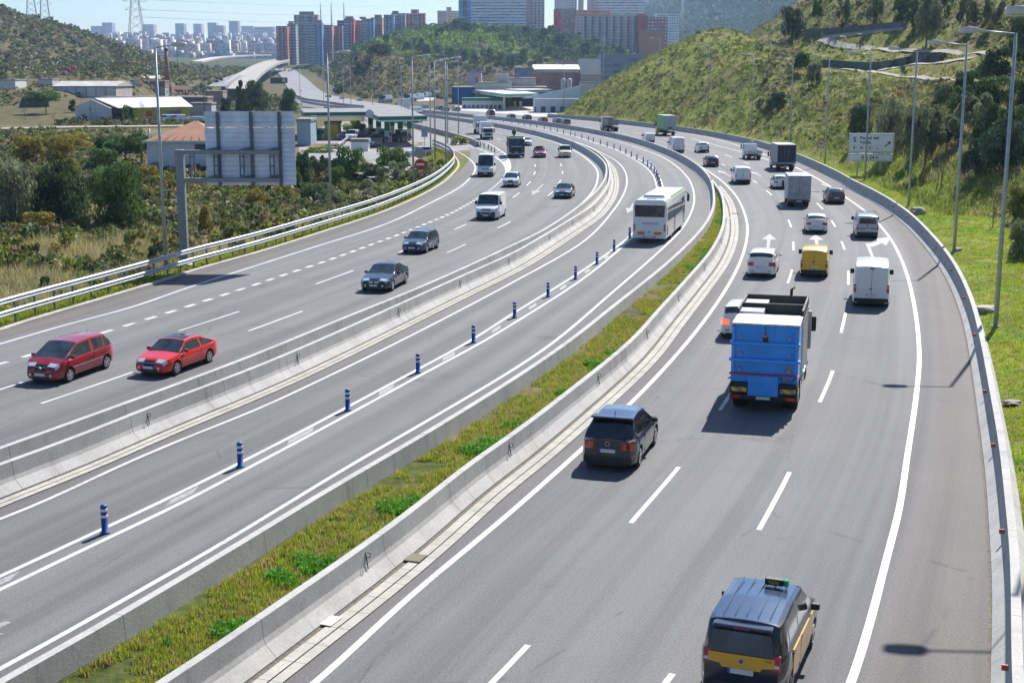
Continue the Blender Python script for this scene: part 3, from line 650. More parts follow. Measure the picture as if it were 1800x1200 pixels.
    for ri, fx_ in ((0, .62), (len(ys)-1, .5)):
        base_ = len(V); yv = ys[ri]
        for k in range(K): x, z = rows[ri][k]; V.append((x*fx_, yv, z)); V.append((-x*fx_, yv, z))
        for k in range(K-1):
            a, b_, c0, c1 = ri*M+k, ri*M+k+1, base_+2*k, base_+2*k+2; ma, mb = ri*M+(M-k) % M, ri*M+(M-k-1) % M; lit = ri == 0 and k in (4, 5) and tail == 'side' and not van
            (FG.setdefault('tail_light', []) if lit else FB).append((a, b_, c1, c0)); (FG.setdefault('tail_light_l', []) if lit else FB).append((ma, mb, c1+1, c0+1))
            FB.append((c0, c1, c1+1, c0+1))
    def part(nm, Fc, mat, sm=True, off=0):
        used = sorted({i for f in Fc for i in f}); mp = {u: k for k, u in enumerate(used)}
        o = mesh_np(nm, [V[u] for u in used], [[mp[i] for i in f] for f in Fc], mat, smooth=sm, parent=e)
        return o
    body = part('body', FB, PB)
    es = body.modifiers.new('es', 'EDGE_SPLIT'); es.split_angle = R(38)
    for k, Fc in FG.items():
        nm_ = k[:-2] if k.endswith('_l') else k
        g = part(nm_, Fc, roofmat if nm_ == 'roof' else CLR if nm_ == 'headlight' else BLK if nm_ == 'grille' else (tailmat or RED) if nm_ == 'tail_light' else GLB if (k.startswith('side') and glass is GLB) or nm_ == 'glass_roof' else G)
    # lower trim
    if trim is None: trim = BLK
    if trim is not False:
        m = MB(); m.bbox(-hw*.8, hw*.8, -hl+.2, hl-.35, z0-.03, z0+.05, .02); m.build('underbody', BLK, e)
    # wheels
    n_ = 20 if detail > 1 else 12
    for ya in axs:
        for sx in (-1, 1):
            m = MB(); xo = sx*(hw-.02); xi = sx*(hw-.24)
            m.tube([(xi, ya, wheel), (xi+sx*.02, ya, wheel), (xo-sx*.02, ya, wheel), (xo, ya, wheel)], [wheel*.92, wheel, wheel, wheel*.93], n_)
            ty = m.build('wheel', TYRE, e)
            m = MB(); rr_ = wheel*.68; m.disc((ya, wheel), 'x', rr_*.97, xo-sx*.01, xo+sx*.004, n_); r0 = m.build('rim', RIMD if detail > 1 else (rim or RIM), ty)
            if detail > 1:
                m = MB()
                for q in range(5 if rim is None else 7):
                    a = 2*math.pi*q/(5 if rim is None else 7)+.3; ca, sa = math.cos(a), math.sin(a); wd = .035
                    P = [(ya+ca*.03-sa*wd, wheel+sa*.03+ca*wd), (ya+ca*.03+sa*wd, wheel+sa*.03-ca*wd), (ya+ca*rr_*.95+sa*wd*1.2, wheel+sa*rr_*.95-ca*wd*1.2), (ya+ca*rr_*.95-sa*wd*1.2, wheel+sa*rr_*.95+ca*wd*1.2)]
                    m.prism(P, 'x', xo, xo+sx*.014)
                ring = []; 
                m.disc((ya, wheel), 'x', .05, xo, xo+sx*.018, 10)
                N_ = 24; Vv = []; Ff = []
                for q in range(N_):
                    a = 2*math.pi*q/N_
                    for r1, dx in ((rr_, .006), (rr_, .014), (rr_*.88, .014), (rr_*.88, .006)): Vv.append((xo+sx*dx, ya+math.cos(a)*r1, wheel+math.sin(a)*r1))
                for q in range(N_):
                    for k in range(4): a = q*4+k; b_ = q*4+(k+1) % 4; c_ = ((q+1) % N_)*4+(k+1) % 4; d_ = ((q+1) % N_)*4+k; Ff.append((a, b_, c_, d_))
                m.add(Vv, Ff); m.build('spokes', rim or RIM, r0)
    # glass recess frames at rear for vans, lights, plates
    wr = halfw(-hl+.05); wfr = halfw(hl-.08)
    for sx in (-1, 1):
        x0, x1 = sorted((sx*(wr-.17), sx*(wr+.006)))
        if tail == 'side': m = MB().bbox(min(sx*(wr-.3), sx*(wr+.012)), max(sx*(wr-.3), sx*(wr+.012)), -hl-.012, -hl+.22, bz-.24, bz-.05, .03)
        elif tail == 'high': m = MB().bbox(x0, x1, -hl-.012, -hl+.12, bz-.25, bz+.1, .03)
        elif tail == 'tall': m = MB().bbox(min(sx*(wr-.12), sx*(wr+.008)), max(sx*(wr-.12), sx*(wr+.008)), -hl-.015, -hl+.08, bz-.42, bz+.02, .02)
        else: m = MB().bbox(min(sx*(wr-.24), sx*(wr+.01)), max(sx*(wr-.24), sx*(wr+.01)), -hl-.012, -hl+.15, bz-.22, bz-.04, .03)
        if (face == 'rear' or detail > 1) and (van or tail != 'side'): m.build('tail_light', tailmat or RED, e)
        if face == 'rear':
            if tail in ('high', 'tall'): MB().bbox(x0+.02, x1-.02, -hl-.02, -hl+.02, bz-.16, bz-.09, .01).build('indicator_lens', CLR, e)
            MB().bbox(sx*(wr-.35) if sx > 0 else sx*(wr-.15), sx*(wr-.15) if sx > 0 else sx*(wr-.35), -hl-.012, -hl+.03, .42, .47, .01).build('reflector', RED, e)
        if face == 'front' or detail > 1:
            hz = hood-.30
            if van: MB().bbox(min(sx*(wfr-.34), sx*(wfr-.01)), max(sx*(wfr-.34), sx*(wfr-.01)), hl-.24, hl-.035, hz-.10, hz+.06, .045).build('headlight', CLR, e)
            if face == 'front': MB().disc((sx*(wfr-.2), .42), 'y', .06, hl-.02, hl+.012, 10).build('fog_lamp', CLR, e)
        if mirrors:
            zm = bz+.06 if not van else bz+.18; mm = MB(); ym = wf-.35
            hh, ww = (.075, .1) if not van else (.15, .11)
            mm.bbox(min(sx*(hw-.02), sx*(hw+.17 if not van else hw+.2)), max(sx*(hw-.02), sx*(hw+.17 if not van else hw+.2)), ym-.06, ym+.06, zm-hh, zm+hh, .03)
            mm.build('mirror', mirrorcol or (PB if (not van and detail > 1) else BLK), e)
    if face == 'front' and grille:
        hz = hood-.33
        if van: MB().bbox(-wfr*.5, wfr*.5, hl-.12, hl+.008, hz-.07, hz+.04, .02).build('grille', BLK, e)
        else: MB().bbox(-wfr*.42, wfr*.42, hl-.11, hl-.05, hood-.29, hood-.265, .008).build('grille_bar', CHR, e)
        MB().bbox(-wfr*.62, wfr*.62, hl-.1, hl+.01, z0+.02, z0+.15, .02).build('air_intake', BLK, e)
    if face == 'rear':
        if bumpercol: MB().bbox(-wr*.98, wr*.98, -hl-.03, -hl+.15, z0+.02, .52, .04).build('bumper', bumpercol, e)
        else: MB().bbox(-wr*.8, wr*.8, -hl-.008, -hl+.1, z0, z0+.13, .03).build('bumper', BLK, e)
    if plate:
        yy = -hl-.04 if face == 'rear' else hl+.015; zp = (.62 if face == 'rear' and not van else .6 if face == 'rear' else .44); 
        if van and face == 'rear': zp = .72
        if style == 'hatch' and face == 'rear': zp = bz-.32
        pl = MB().box(-.26, .26, yy, yy+.02 if face == 'rear' else yy+.012, zp-.055, zp+.055).build('number_plate', PLATE, e)
        if detail > 1:
            MB().box(-.26, -.215, yy-.003 if face == 'rear' else yy+.011, yy-.001 if face == 'rear' else yy+.015, zp-.055, zp+.055).build('plate_band', simple('plate_blue', (.02, .08, .45)), pl)
    if rails:
        for sx in (-1, 1):
            m = MB(); xr = sx*hw*(roofw-.03); m.tube([(xr, rt+.1, rb+.0), (xr, rt+.2, rb+.06), (xr, wt-.35, rb+.06), (xr, wt-.2, rb-.01)], .018, 6); m.build('roof_rail', BLK, e)
    if antenna and detail > 1:
        MB().tube([(0, rt+.25, rb+.01), (0, rt+.05, rb+.16)], .008, 5).build('antenna', BLK, e)
    # door seams and handles
    if detail > 1 and doors:
        for sx in (-1, 1):
            for yy in ([wt-.95, wf-.1] + ([wt-1.85] if style != 'coupe' and not van and L > 4.1 else [])):
                wv = halfw(yy); m = MB(); m.box(min(sx*(wv-.01), sx*(wv+.0025)), max(sx*(wv-.01), sx*(wv+.0025)), yy-.006, yy+.006, z0+.14, bz-.07); m.build('door_seam', BLK, e)
            for yy in ([wt-.8]+([wt-1.7] if style != 'coupe' and L > 4.1 and not van else [])):
                wv = hw; MB().bbox(min(sx*(wv-.01), sx*(wv+.02)), max(sx*(wv-.01), sx*(wv+.02)), yy-.09, yy+.09, bz-.16, bz-.13, .008).build('door_handle', PB, e)
    e['_dims'] = (hl, hw, Hh, bz); e['_t'] = (float(t[0]), float(t[1]))
    return e, dict(hl=hl, hw=hw, wr=wr, wfr=wfr, bz=bz, rb=rb, rt=rt, rf=rf, wt=wt, wf=wf, PB=PB, halfw=halfw, topz=topz, z0=z0)
SEDAN = dict(ws=(1.35, 2.05), rg=(1.45, .55), roofw=.72, hood=.98)
LN1 = (D1+np.array([L10[nearest(L10, p)[0]] for p in D1]))/2 # lane centres
RC, LC = D2, L3
def hatch(nm, lab, cat, px, py, col, L=4.1, W=1.76, Hh=1.47, cur=None, **k):
    a = dict(ws=(.95, 1.7), rg=(.6, .05), roofw=.74, hood=.98, tail='side'); a.update(k)
    return car(nm, lab, cat, px, py, L, W, Hh, col, curveC=cur if cur is not None else RC, **a)
def vanr(nm, lab, px, py, col, L=5.0, W=1.95, Hh=2.0, cur=None, **k):
    a = dict(ws=(.85, 1.45), rg=(.12, .02), roofw=.87, hood=1.22, beltz=1.2, style='van', sidewin='front', tail='tall', wheel=.33, axf=.95, axr=1.05, rim=RIM, antenna=False)
    a.update(k); e, d = car(nm, lab, 'van', px, py, L, W, Hh, col, curveC=cur if cur is not None else RC, **a)
    hl, wr = d['hl'], d['wr']
    if a.get('face', 'rear') == 'rear':
        yy = -hl-.006
        MB().box(-.008, .008, yy-.003, yy+.02, .55, Hh-.15).build('door_seam', BLK, e)
        MB().bbox(-.1, .02, yy-.03, yy+.02, 1.0, 1.06, .01).build('door_handle', BLK, e)
        if k.get('bumpercol') is None: MB().bbox(-wr*.99, wr*.99, -hl-.06, -hl+.15, .3, .52, .04).build('step_bumper', BLK, e)
    return e, d
def rearwin(e, d, z0, z1, w0=.8, w1=.7, mat=None, name='rear_window'):
    m = MB(); yy = -d['hl']-.012; wr = d['wr']
    m.prism([(-wr*w0, z0), (wr*w0, z0), (wr*w1, z1), (-wr*w1, z1)], 'y', yy, yy+.03); return m.build(name, mat or GLB, e)
# ------------------------------------------------------------------ right carriageway, nearest first
YEL = paint('taxi_yellow', (.78, .40, .012)); BKP = paint('black_paint', (.018, .024, .04), .16, .1); RFSKY = paint('roof_paint_sky_tint', (.05, .085, .155), .2, .5)  # roof paint of the black cars: blue sky reflection put into the colour
# taxi
def roofpt(px, py, z): return gnd(px, py, z)[:2]
a_, b_ = roofpt(1257, 1089, 1.78), roofpt(1357, 1100, 1.78); fr_ = roofpt(1290, 1029, 1.8); fr2 = roofpt(1392, 1037, 1.8)
hd = (fr_+fr2)/2-(a_+b_)/2; hd = hd/np.linalg.norm(hd)
tx, d = car('taxi', 'black and yellow taxi van with a green roof light at the bottom edge', 'taxi', 0, 0, 4.4, 1.84, 1.84, BKP, nearpt=(a_+b_)/2-hd*.1, heading=hd,
            ws=(1.0, 1.78), rg=(.25, .06), roofw=.80, hood=1.12, beltz=1.1, style='hatch', tail='high', wheel=.32, axf=.88, axr=.75, winrear=False, roofmat=RFSKY, mirrorcol=BLK, antenna=False, bumpercol=BLK)
hl, wr = d['hl'], d['wr']
MB().prism([(-wr*.86, .93), (-wr*.55, .90), (-wr*.5, .83), (wr*.5, .83), (wr*.55, .9), (wr*.86, .93), (wr*.86, 1.13), (-wr*.86, 1.13)], 'y', -hl-.02, -hl+.05).build('tailgate_band', YEL, tx)
MB().prism([(-wr*.84, 1.16), (wr*.84, 1.16), (wr*.76, 1.62), (-wr*.76, 1.62)], 'y', -hl-.016, -hl+.04).build('rear_window', glassm('taxi_glass', (.02, .05, .08), .04), tx)
MB().bbox(-wr*.78, wr*.78, -hl-.03, -hl+.25, 1.66, 1.74, .04).build('spoiler', BKP, tx)
MB().box(-.16, .16, -hl-.036, -hl-.02, 1.685, 1.71).build('brake_light', RED, tx)
MB().disc((0, 1.0), 'y', .062, -hl-.03, -hl-.015, 18).build('emblem_ring', CHR, tx)
MB().disc((0, 1.0), 'y', .05, -hl-.033, -hl-.018, 18).build('emblem_disc', BKP, tx)
m = MB()
for pts in ([(-.036, .035), (-.018, -.035), (0, .0), (.018, -.035), (.036, .035)], [(-.016, .04), (0, .012), (.016, .04)]):
    m.tube([(x, -hl-.036, 1.0+z) for x, z in pts], .006, 4)
m.build('emblem', CHR, tx)
for sx in (-1, 1):
    wv = d['hw']; yy0, yy1 = d['wt']-1.78, d['wf']-.1
    MB().prism([(yy0, .46), (yy1, .46), (yy1, .98), (yy0, 1.04)], 'x', sx*(wv-.02), sx*(wv+.006)).build('door_panel', YEL, tx)
    MB().box(min(sx*(wv), sx*(wv+.009)), max(sx*wv, sx*(wv+.009)), d['wt']-.9, d['wt']-.885, .45, 1.02).build('door_seam', BLK, tx)
for x in (-.48, -.24, 0, .24, .48):
    MB().bbox(x-.006, x+.006, d['rt']+.15, d['wt']-.1, d['rb']+.0, d['rb']+.03, .003).build('roof_rib', RFSKY, tx)
m = MB().bbox(.02, .42, d['wt']-.45, d['wt']-.29, d['rb']+.03, d['rb']+.18, .02); rl = m.build('roof_light', BLK, tx)
MB().bbox(.42, .53, d['wt']-.45, d['wt']-.29, d['rb']+.03, d['rb']+.18, .03).build('green_lamp', lampm('taxi_green', (.0, .35, .14)), rl)
textmesh('roof_light_text', 'TAXI', .1, simple('taxi_text', (.55, .45, .05)), rl, (.21, d['wt']-.455, d['rb']+.10), (R(90), 0, 0), .003)
textmesh('tailgate_text', 'TAXI', .07, simple('gold_text', (.25, .12, .01)), tx, (.55, -hl-.022, 1.07), (R(90), 0, 0), .002)
# dark SUV
e, d = car('sport_utility_car', 'dark blue-black sport utility car straddling the solid line of the right carriageway', 'car', 1067, 829, 4.5, 1.84, 1.68, paint('suv_blue', (.016, .02, .032), .2, .1), heading=(gnd(1148, 790)-gnd(1120, 829))[:2],
           ws=(1.2, 1.95), rg=(.85, .22), roofw=.69, hood=1.08, beltz=1.02, roofmat=RFSKY, tail='side', wheel=.355, axf=.9, axr=.88, glass=GLB, antenna=False, bumpercol=None)
MB().bbox(-.7, .7, d['rt']-.22, d['rt']+.06, d['rb']-.06, d['rb']+.005, .02).build('spoiler', d['PB'], e)
MB().bbox(-.8, .8, -d['hl']-.03, -d['hl']+.2, .28, .52, .05).build('rear_skirt', BLK, e)
MB().prism([(0, -.02), (.0, .06), (.1, -.0)], 'x', -.012, .012).build('antenna_fin', BLK, e).location = (0, d['rt']+.25, d['rb']+.03)
m = MB(); m.disc((0, .93), 'y', .075, -d['hl']-.02, -d['hl']+.0, 16); m.build('emblem', CHR, e)
MB().disc((0, .93), 'y', .058, -d['hl']-.023, -d['hl']-.0, 16).build('emblem_disc', BLK, e)
# MPV, hatchback etc.
e, d = car('compact_people_carrier', 'white five-door people carrier driving in the left lane level with the yellow van', 'car', 1337, 489, 4.5, 1.83, 1.63, WHT, curveC=D1, ws=(.9, 1.75), rg=(.45, .1), roofw=.76, hood=1.02, beltz=1.03, glass=GLB, rails=False)
e, d = car('sport_utility_car', 'white car with a lit brake light half hidden behind the blue refuse truck', 'car', 1297, 597, 4.4, 1.8, 1.6, WHT, curveC=D1, ws=(.95, 1.75), rg=(.5, .1), roofw=.76, hood=1.02, beltz=.98, glass=GLB, tailmat=REDON)
YV = paint('mail_yellow', (.72, .43, .008))
e, d = vanr('small_van', 'yellow small van with plain rear doors in the middle lane', 1430, 489, YV, L=4.3, W=1.76, Hh=1.82, cur=D2, sidewin='front', bumpercol=BLK, hood=1.1, beltz=1.08)
e, d = vanr('panel_van', 'large white panel van with two closed rear doors on the right of the yellow van', 1530, 541, WHT, L=5.3, W=2.0, Hh=2.35, cur=L11, beltz=1.25)
MB().bbox(-.12, .12, -d['hl']-.03, -d['hl']+.05, 2.12, 2.18, .01).build('brake_light', BLK, e)
e, d = hatch('hatchback_car', 'small white hatchback with a rounded rear window in the middle lane', 'car', 1435, 411, WHT, L=4.05, glass=GLB, cur=D2)
SLV = paint('silver_van_paint', (.42, .45, .50))
e, d = vanr('small_van', 'silver small van with a roof rack in the right lane', 1524, 420, SLV, L=4.3, W=1.75, Hh=1.83, cur=D2, sidewin='front', bumpercol=BLK, hood=1.1, beltz=1.1)
rearwin(e, d, 1.16, 1.58)
m = MB(); [m.box(-.75, .75, y-.02, y+.02, d['rb']+.08, d['rb']+.12) for y in (-1.6, -.3, .6)]; [m.box(s*.72-.02, s*.72+.02, -1.7, .7, d['rb']+.0, d['rb']+.09) for s in (-1, 1)]; m.build('roof_rack', CHR, e)
MB().box(-.7, .7, -d['hl']-.012, -d['hl']+.01, .78, .83).build('door_seam', BLK, e)
e, d = hatch('estate_car', 'dark blue estate car with roof rails behind the light grey box truck', 'car', 1470, 359, (.03, .055, .085), L=4.4, Hh=1.5, rails=True, cur=D2)
e, d = hatch('hatchback_car', 'white hatchback half hidden on the left of the light grey box truck', 'car', 1374, 333, WHT, cur=D2, glass=GLB)
e, d = vanr('small_van', 'white van with black corner trim alone in the left lane of the bend', 1306, 324, WHT, L=4.8, W=1.9, Hh=1.95, cur=D1)
e, d = hatch('hatchback_car', 'dark grey hatchback in the left lane just before the median widens', 'car', 1253, 294, (.02, .025, .03), cur=D1, Hh=1.5)
e, d = car('sport_utility_car', 'white sport utility car beside the tall white van', 'car', 1238, 269, 4.4, 1.82, 1.64, WHT, curveC=D2, ws=(1.1, 1.85), rg=(.55, .1), roofw=.76, hood=1.05, beltz=1.02, glass=GLB, bumpercol=BLK)
e, d = vanr('panel_van', 'tall white panel van next to the median barrier', 1193, 269.5, WHT, L=5.8, W=2.0, Hh=2.5, cur=D1, beltz=1.3)
e, d = vanr('small_van', 'small white van half hidden behind the median barrier beside the green truck', 1143, 252, WHT, L=4.3, W=1.78, Hh=1.8, cur=D1, beltz=1.1)
K1 = dict(detail=1, doors=False)
for nm, lab, px, py, col in (('estate_car', 'dark green estate car rearmost of the distant pair behind the dump truck', 998, 219.5, (.035, .07, .065)), ('saloon_car', 'blue grey car in front of the dark green estate near the median barrier', 984, 218, (.14, .16, .24)),
                             ('estate_car', 'brown estate car showing only its roof over the barrier', 958, 216, (.14, .055, .03)), ('hatchback_car', 'maroon hatchback near the right hand filling station exit', 930, 211.5, (.11, .012, .02)),
                             ('hatchback_car', 'dark teal hatchback between the maroon car and the dark four-by-four', 902, 210, (.02, .07, .07)), ('sport_utility_car', 'black four-by-four passing the blue building', 866, 204, (.015, .02, .03)),
                             ('hatchback_car', 'light grey hatchback with red lights before the blue building', 806, 195.5, (.30, .28, .30)), ('saloon_car', 'dark blue saloon, left one of the pair by the tall masts', 776, 193.5, (.02, .04, .11)),
                             ('hatchback_car', 'dark grey hatchback, right one of the pair by the tall masts', 786, 196, (.03, .04, .06)), ('hatchback_car', 'silver hatchback behind the canopy corner on the far carriageway', 750, 191, (.42, .46, .50)),
                             ('saloon_car', 'grey blue saloon furthest right of the three cars above the canopy', 634, 180, (.12, .2, .27)), ('saloon_car', 'dark blue saloon in the middle of the three cars above the canopy', 603, 177, (.02, .06, .13)), ('van', 'dark van leftmost of the vehicles above the canopy', 579, 174.5, (.04, .05, .06))):
    if nm == 'van': vanr('small_van', lab, px, py, col, L=4.6, W=1.9, Hh=1.9, cur=RC, **K1)
    else: hatch(nm, lab, 'car', px, py, col, Hh=1.75 if nm.startswith('sport') else 1.48, L=4.3, cur=RC, **K1)
# ------------------------------------------------------------------ left carriageway (towards the camera)
e, d = car('people_carrier', 'dark cherry red people carrier at the left edge with silver wheels', 'car', 72, 677, 4.28, 1.75, 1.62, paint('cherry_red', (.28, .004, .018), .28), face='front', heading=(gnd(180, 652)-gnd(112, 677))[:2],
           ws=(.62, 1.62), rg=(.62, .12), roofw=.76, hood=1.02, beltz=.98, wheel=.31, axf=.8, axr=.74)
m = MB(); m.prism([(-.08, .7), (0, .78), (.08, .7), (.05, .7), (0, .745), (-.05, .7)], 'y', d['hl']-.0, d['hl']+.02); m.prism([(-.08, .66), (0, .74), (.08, .66), (.05, .66), (0, .705), (-.05, .66)], 'y', d['hl'], d['hl']+.02); m.build('emblem', CHR, e)
for sx in (-1, 1): MB().box(min(sx*d['hw'], sx*(d['hw']+.012)), max(sx*d['hw'], sx*(d['hw']+.012)), -1.1, 1.1, .58, .63).build('side_moulding', CHR, e)
e, d = car('coupe_car', 'bright red three-door coupe with a dark glass roof next to the cherry red people carrier', 'car', 262, 664, 4.34, 1.73, 1.40, paint('bright_red', (.62, .008, .008), .25), face='front', heading=(gnd(358, 643)-gnd(302, 664))[:2],
           ws=(1.15, 1.85), rg=(1.3, .25), roofw=.72, hood=.9, beltz=.88, style='coupe', wheel=.31, axf=.85, axr=.9)
e, d = car('saloon_car', 'navy blue executive saloon driving in the lane beside the median barrier', 'car', 657, 515, 4.85, 1.85, 1.47, paint('navy', (.010, .018, .045), .18), face='front', heading=(gnd(713, 499)-gnd(686, 514))[:2],
           hood=.95, beltz=.9, ws=(1.45, 2.25), rg=(1.65, .75), roofw=.72, style='sedan', wheel=.33, axf=.88, axr=1.05)
for sx in (-1, 1): MB().bbox(sx*.17-.13, sx*.17+.13, d['hl']-.06, d['hl']+.018, .56, .66, .02).build('kidney_grille', CHR, e)
e, d = car('estate_car', 'slate blue estate car in the lane left of the navy saloon', 'car', 724, 447, 4.3, 1.75, 1.48, paint('slate_blue', (.02, .045, .085), .25), face='front', curveC=L3, ws=(1.1, 1.8), rg=(.6, .1), roofw=.74, hood=.96, beltz=.93, rails=True, wheel=.31)
e, d = vanr('panel_van', 'white panel van with a dark blue nose and chrome grille frame heading towards the viewer', 854, 388, WHT, L=5.0, W=2.0, Hh=2.2, cur=L3, face='front', beltz=1.25, hood=1.25)
hl, wfr = d['hl'], d['wfr']
MB().prism([(-.45, .72), (-.38, .52), (.38, .52), (.45, .72)], 'y', hl-.02, hl+.03).build('grille_frame', CHR, e); MB().prism([(-.41, .70), (-.35, .545), (.35, .545), (.41, .70)], 'y', hl-.02, hl+.036).build('grille_mesh', BLK, e)
MB().bbox(-wfr*1.02, wfr*1.02, hl-.3, hl+.02, .22, .78, .08).build('bumper', simple('navy_plastic', (.02, .03, .055), .5), e)
e, d = car('saloon_car', 'dark grey saloon on the inner lane where the left carriageway bends', 'car', 988, 350, 4.7, 1.82, 1.46, paint('graphite', (.03, .036, .045), .25), face='front', curveC=L4, hood=.95, beltz=.9, ws=(1.35, 2.1), rg=(1.5, .65), roofw=.72, style='sedan')
e, d = hatch('people_carrier', 'silver people carrier behind the white panel van with the chrome grille frame', 'car', 897, 330, (.42, .46, .5), L=4.4, Hh=1.6, face='front', cur=L3, ws=(.8, 1.7), hood=1.0, beltz=1.0)
e, d = vanr('panel_van', 'tall white high-roof van coming off the slip road lane beside the gore', 853, 311.5, WHT, L=5.6, W=2.0, Hh=2.7, cur=L1, face='front', beltz=1.3, hood=1.3, ws=(.75, 1.3))
MB().bbox(-.95, .95, d['hl']-.25, d['hl']+.02, .25, .62, .06).build('bumper', BLK, e)
e, d = hatch('hatchback_car', 'dark red car with a loaded roof rack heading towards the viewer', 'car', 950, 278, (.28, .01, .03), L=4.2, Hh=1.55, face='front', cur=L3)
MB().bbox(-.55, .55, -.6, .4, d['rb']+.02, d['rb']+.16, .03).build('roof_box', simple('load_red', (.12, .04, .04)), e)
e, d = vanr('small_van', 'cream small van heading towards the viewer beside the inner barrier', 994, 278, paint('cream', (.66, .60, .42)), L=4.2, W=1.78, Hh=1.82, cur=L4, face='front', beltz=1.1, hood=1.12)
e, d = hatch('estate_car', 'white car half hidden behind the dark green lorry', 'car', 927, 257, WHT, face='front', cur=L4, **K1)
# ------------------------------------------------------------------ trucks
def place(px, py, L, cur, face, heading=None):
    p = gnd(px, py)[:2]; t = tang(cur)[nearest(cur, p)[0]] if heading is None else np.array(heading)/np.linalg.norm(heading)
    c = p+t*L/2; fw = t if face == 'rear' else -t; return c, math.atan2(-fw[0], fw[1])
def wheelpair(e, y, hw, r=.48, dual=False, mat=None):
    for sx in (-1, 1):
        w_ = .55 if dual else .28; m = MB(); xo = sx*hw; xi = sx*(hw-w_)
        m.tube([(xi, y, r), (xi+sx*.03, y, r), (xo-sx*.03, y, r), (xo, y, r)], [r*.9, r, r, r*.9], 18); t_ = m.build('wheel', TYRE, e)
        MB().disc((y, r), 'x', r*.55, xo-sx*.01, xo+sx*.006, 14).build('rim', mat or RIM, t_)
def cab(e, y0, y1, hw, z1, mat, glass=GLS, face='front', z0=.45, slope=.25, lights=True, mirror=True, deflector=0):
    """truck cab between y0 (back) and y1 (front)"""
    zc = z0+(z1-z0)*.48
    prof = [(y0, z0), (y1-.05, z0), (y1, z0+.2), (y1, zc), (y1-slope, z1-.12), (y1-slope-.25, z1), (y0, z1)]
    m = MB().prism(prof, 'x', -hw, hw); c = m.build('cab', mat, e)
    bv = c.modifiers.new('b', 'BEVEL'); bv.width = .06; bv.segments = 3; bv.limit_method = 'ANGLE'
    # windscreen lies on the sloped face
    n = Vector((0, (z1-.12-zc), slope)).normalized()
    a = Vector((0, y1, zc+.05)); b_ = Vector((0, y1-slope+.0, z1-.16))
    b_ = a+(b_-a)*.97
    V = [(-hw*.9, a.y+n.y*.012, a.z), (hw*.9, a.y+n.y*.012, a.z), (hw*.86, b_.y+n.y*.012, b_.z), (-hw*.86, b_.y+n.y*.012, b_.z)]
    V += [(x, y-.03, z) for x, y, z in V]
    MB().add(V, [(0, 1, 2, 3), (7, 6, 5, 4), (0, 4, 5, 1), (1, 5, 6, 2), (2, 6, 7, 3), (3, 7, 4, 0)]).build('windscreen', glass, e)
    for sx in (-1, 1):
        MB().prism([(y1-1.15, zc+.05), (y1-.18, zc+.05), (y1-.12-slope, z1-.25), (y1-1.15, z1-.25)], 'x', sx*(hw-.02), sx*(hw+.008)).build('side_window', glass, e)
        if lights: MB().bbox(min(sx*(hw-.42), sx*(hw-.06)), max(sx*(hw-.42), sx*(hw-.06)), y1-.05, y1+.02, z0+.12, z0+.32, .03).build('headlight', CLR, e)
        if mirror:
            m = MB(); m.bbox(min(sx*(hw+.06), sx*(hw+.28)), max(sx*(hw+.06), sx*(hw+.28)), y1-.12, y1-.02, zc+.1, zc+.75, .04); m.tube([(sx*hw, y1-.1, zc+.7), (sx*(hw+.15), y1-.08, zc+.72)], .02, 6); m.tube([(sx*hw, y1-.1, zc+.12), (sx*(hw+.15), y1-.08, zc+.14)], .02, 6); m.build('mirror', BLK, e)
    if lights:
        MB().bbox(-hw*.6, hw*.6, y1-.05, y1+.015, z0+.4, zc-.12, .02).build('grille', BLK, e)
        MB().bbox(-hw, hw, y1-.3, y1+.05, z0-.15, z0+.1, .05).build('bumper', BLK, e)
    return c
def chassis(e, y0, y1, z=.62, w=.45): return MB().bbox(-w, w, y0, y1, z, z+.25, .02).build('chassis', simple('chassis_dark', (.03, .03, .032), .7), e)
def rearbar(e, y, hw, z=.55, plate=True, lights=True):
    b_ = MB().bbox(-hw, hw, y-.03, y+.08, z-.08, z+.1, .02).build('bumper', BLK, e)
    for sx in (-1, 1):
        if lights: MB().bbox(min(sx*(hw-.42), sx*(hw-.04)), max(sx*(hw-.42), sx*(hw-.04)), y-.055, y+.0, z-.06, z+.08, .01).build('tail_light', RED, e)
    if plate: MB().box(-.26, .26, y-.05, y-.03, z-.055, z+.055).build('number_plate', PLATE, e)
# blue refuse truck
BLU = simple('refuse_blue', (.005, .29, .88), .38, var=.12, nscale=1.2, coat=.4); BLU2 = paint('refuse_blue_light', (.02, .32, .9), .4)
LT = 8.2; c, rz = place(1340, 727, LT, D1, 'rear', heading=(gnd(1462, 540)-gnd(1392, 727))[:2]*0+tang(D1)[nearest(D1, gnd(1330, 700)[:2])[0]])
c, rz = place(1340, 727, LT, D1, 'rear', heading=gnd(1392, 640)[:2]*0+np.array([.27, 1.]))
e = empty('refuse_truck', (c[0], c[1], .008), rz, 'blue and white refuse truck with an open hopper top in the left lane', 'truck')
y0 = -LT/2; hw = 1.25
m = MB().bbox(-hw, hw, y0+.12, y0+2.0, 1.15, 3.35, .03); m.build('hopper', BLU, e)
MB().bbox(-hw-.05, hw+.05, y0+.0, y0+.3, 2.62, 2.72, .015).build('hopper_ledge', BLU2, e)
MB().bbox(-hw-.07, hw+.07, y0-.03, y0+.3, 1.98, 2.08, .015).build('hopper_ledge', BLU2, e)
MB().bbox(-hw-.05, hw+.05, y0-.04, y0+.2, 1.47, 1.51, .008).build('red_strip', simple('strip_red', (.55, .05, .07)), e)
MB().bbox(-.58, .55, y0-.06, y0+.5, .68, 1.46, .02).build('discharge_chute', BLU, e)
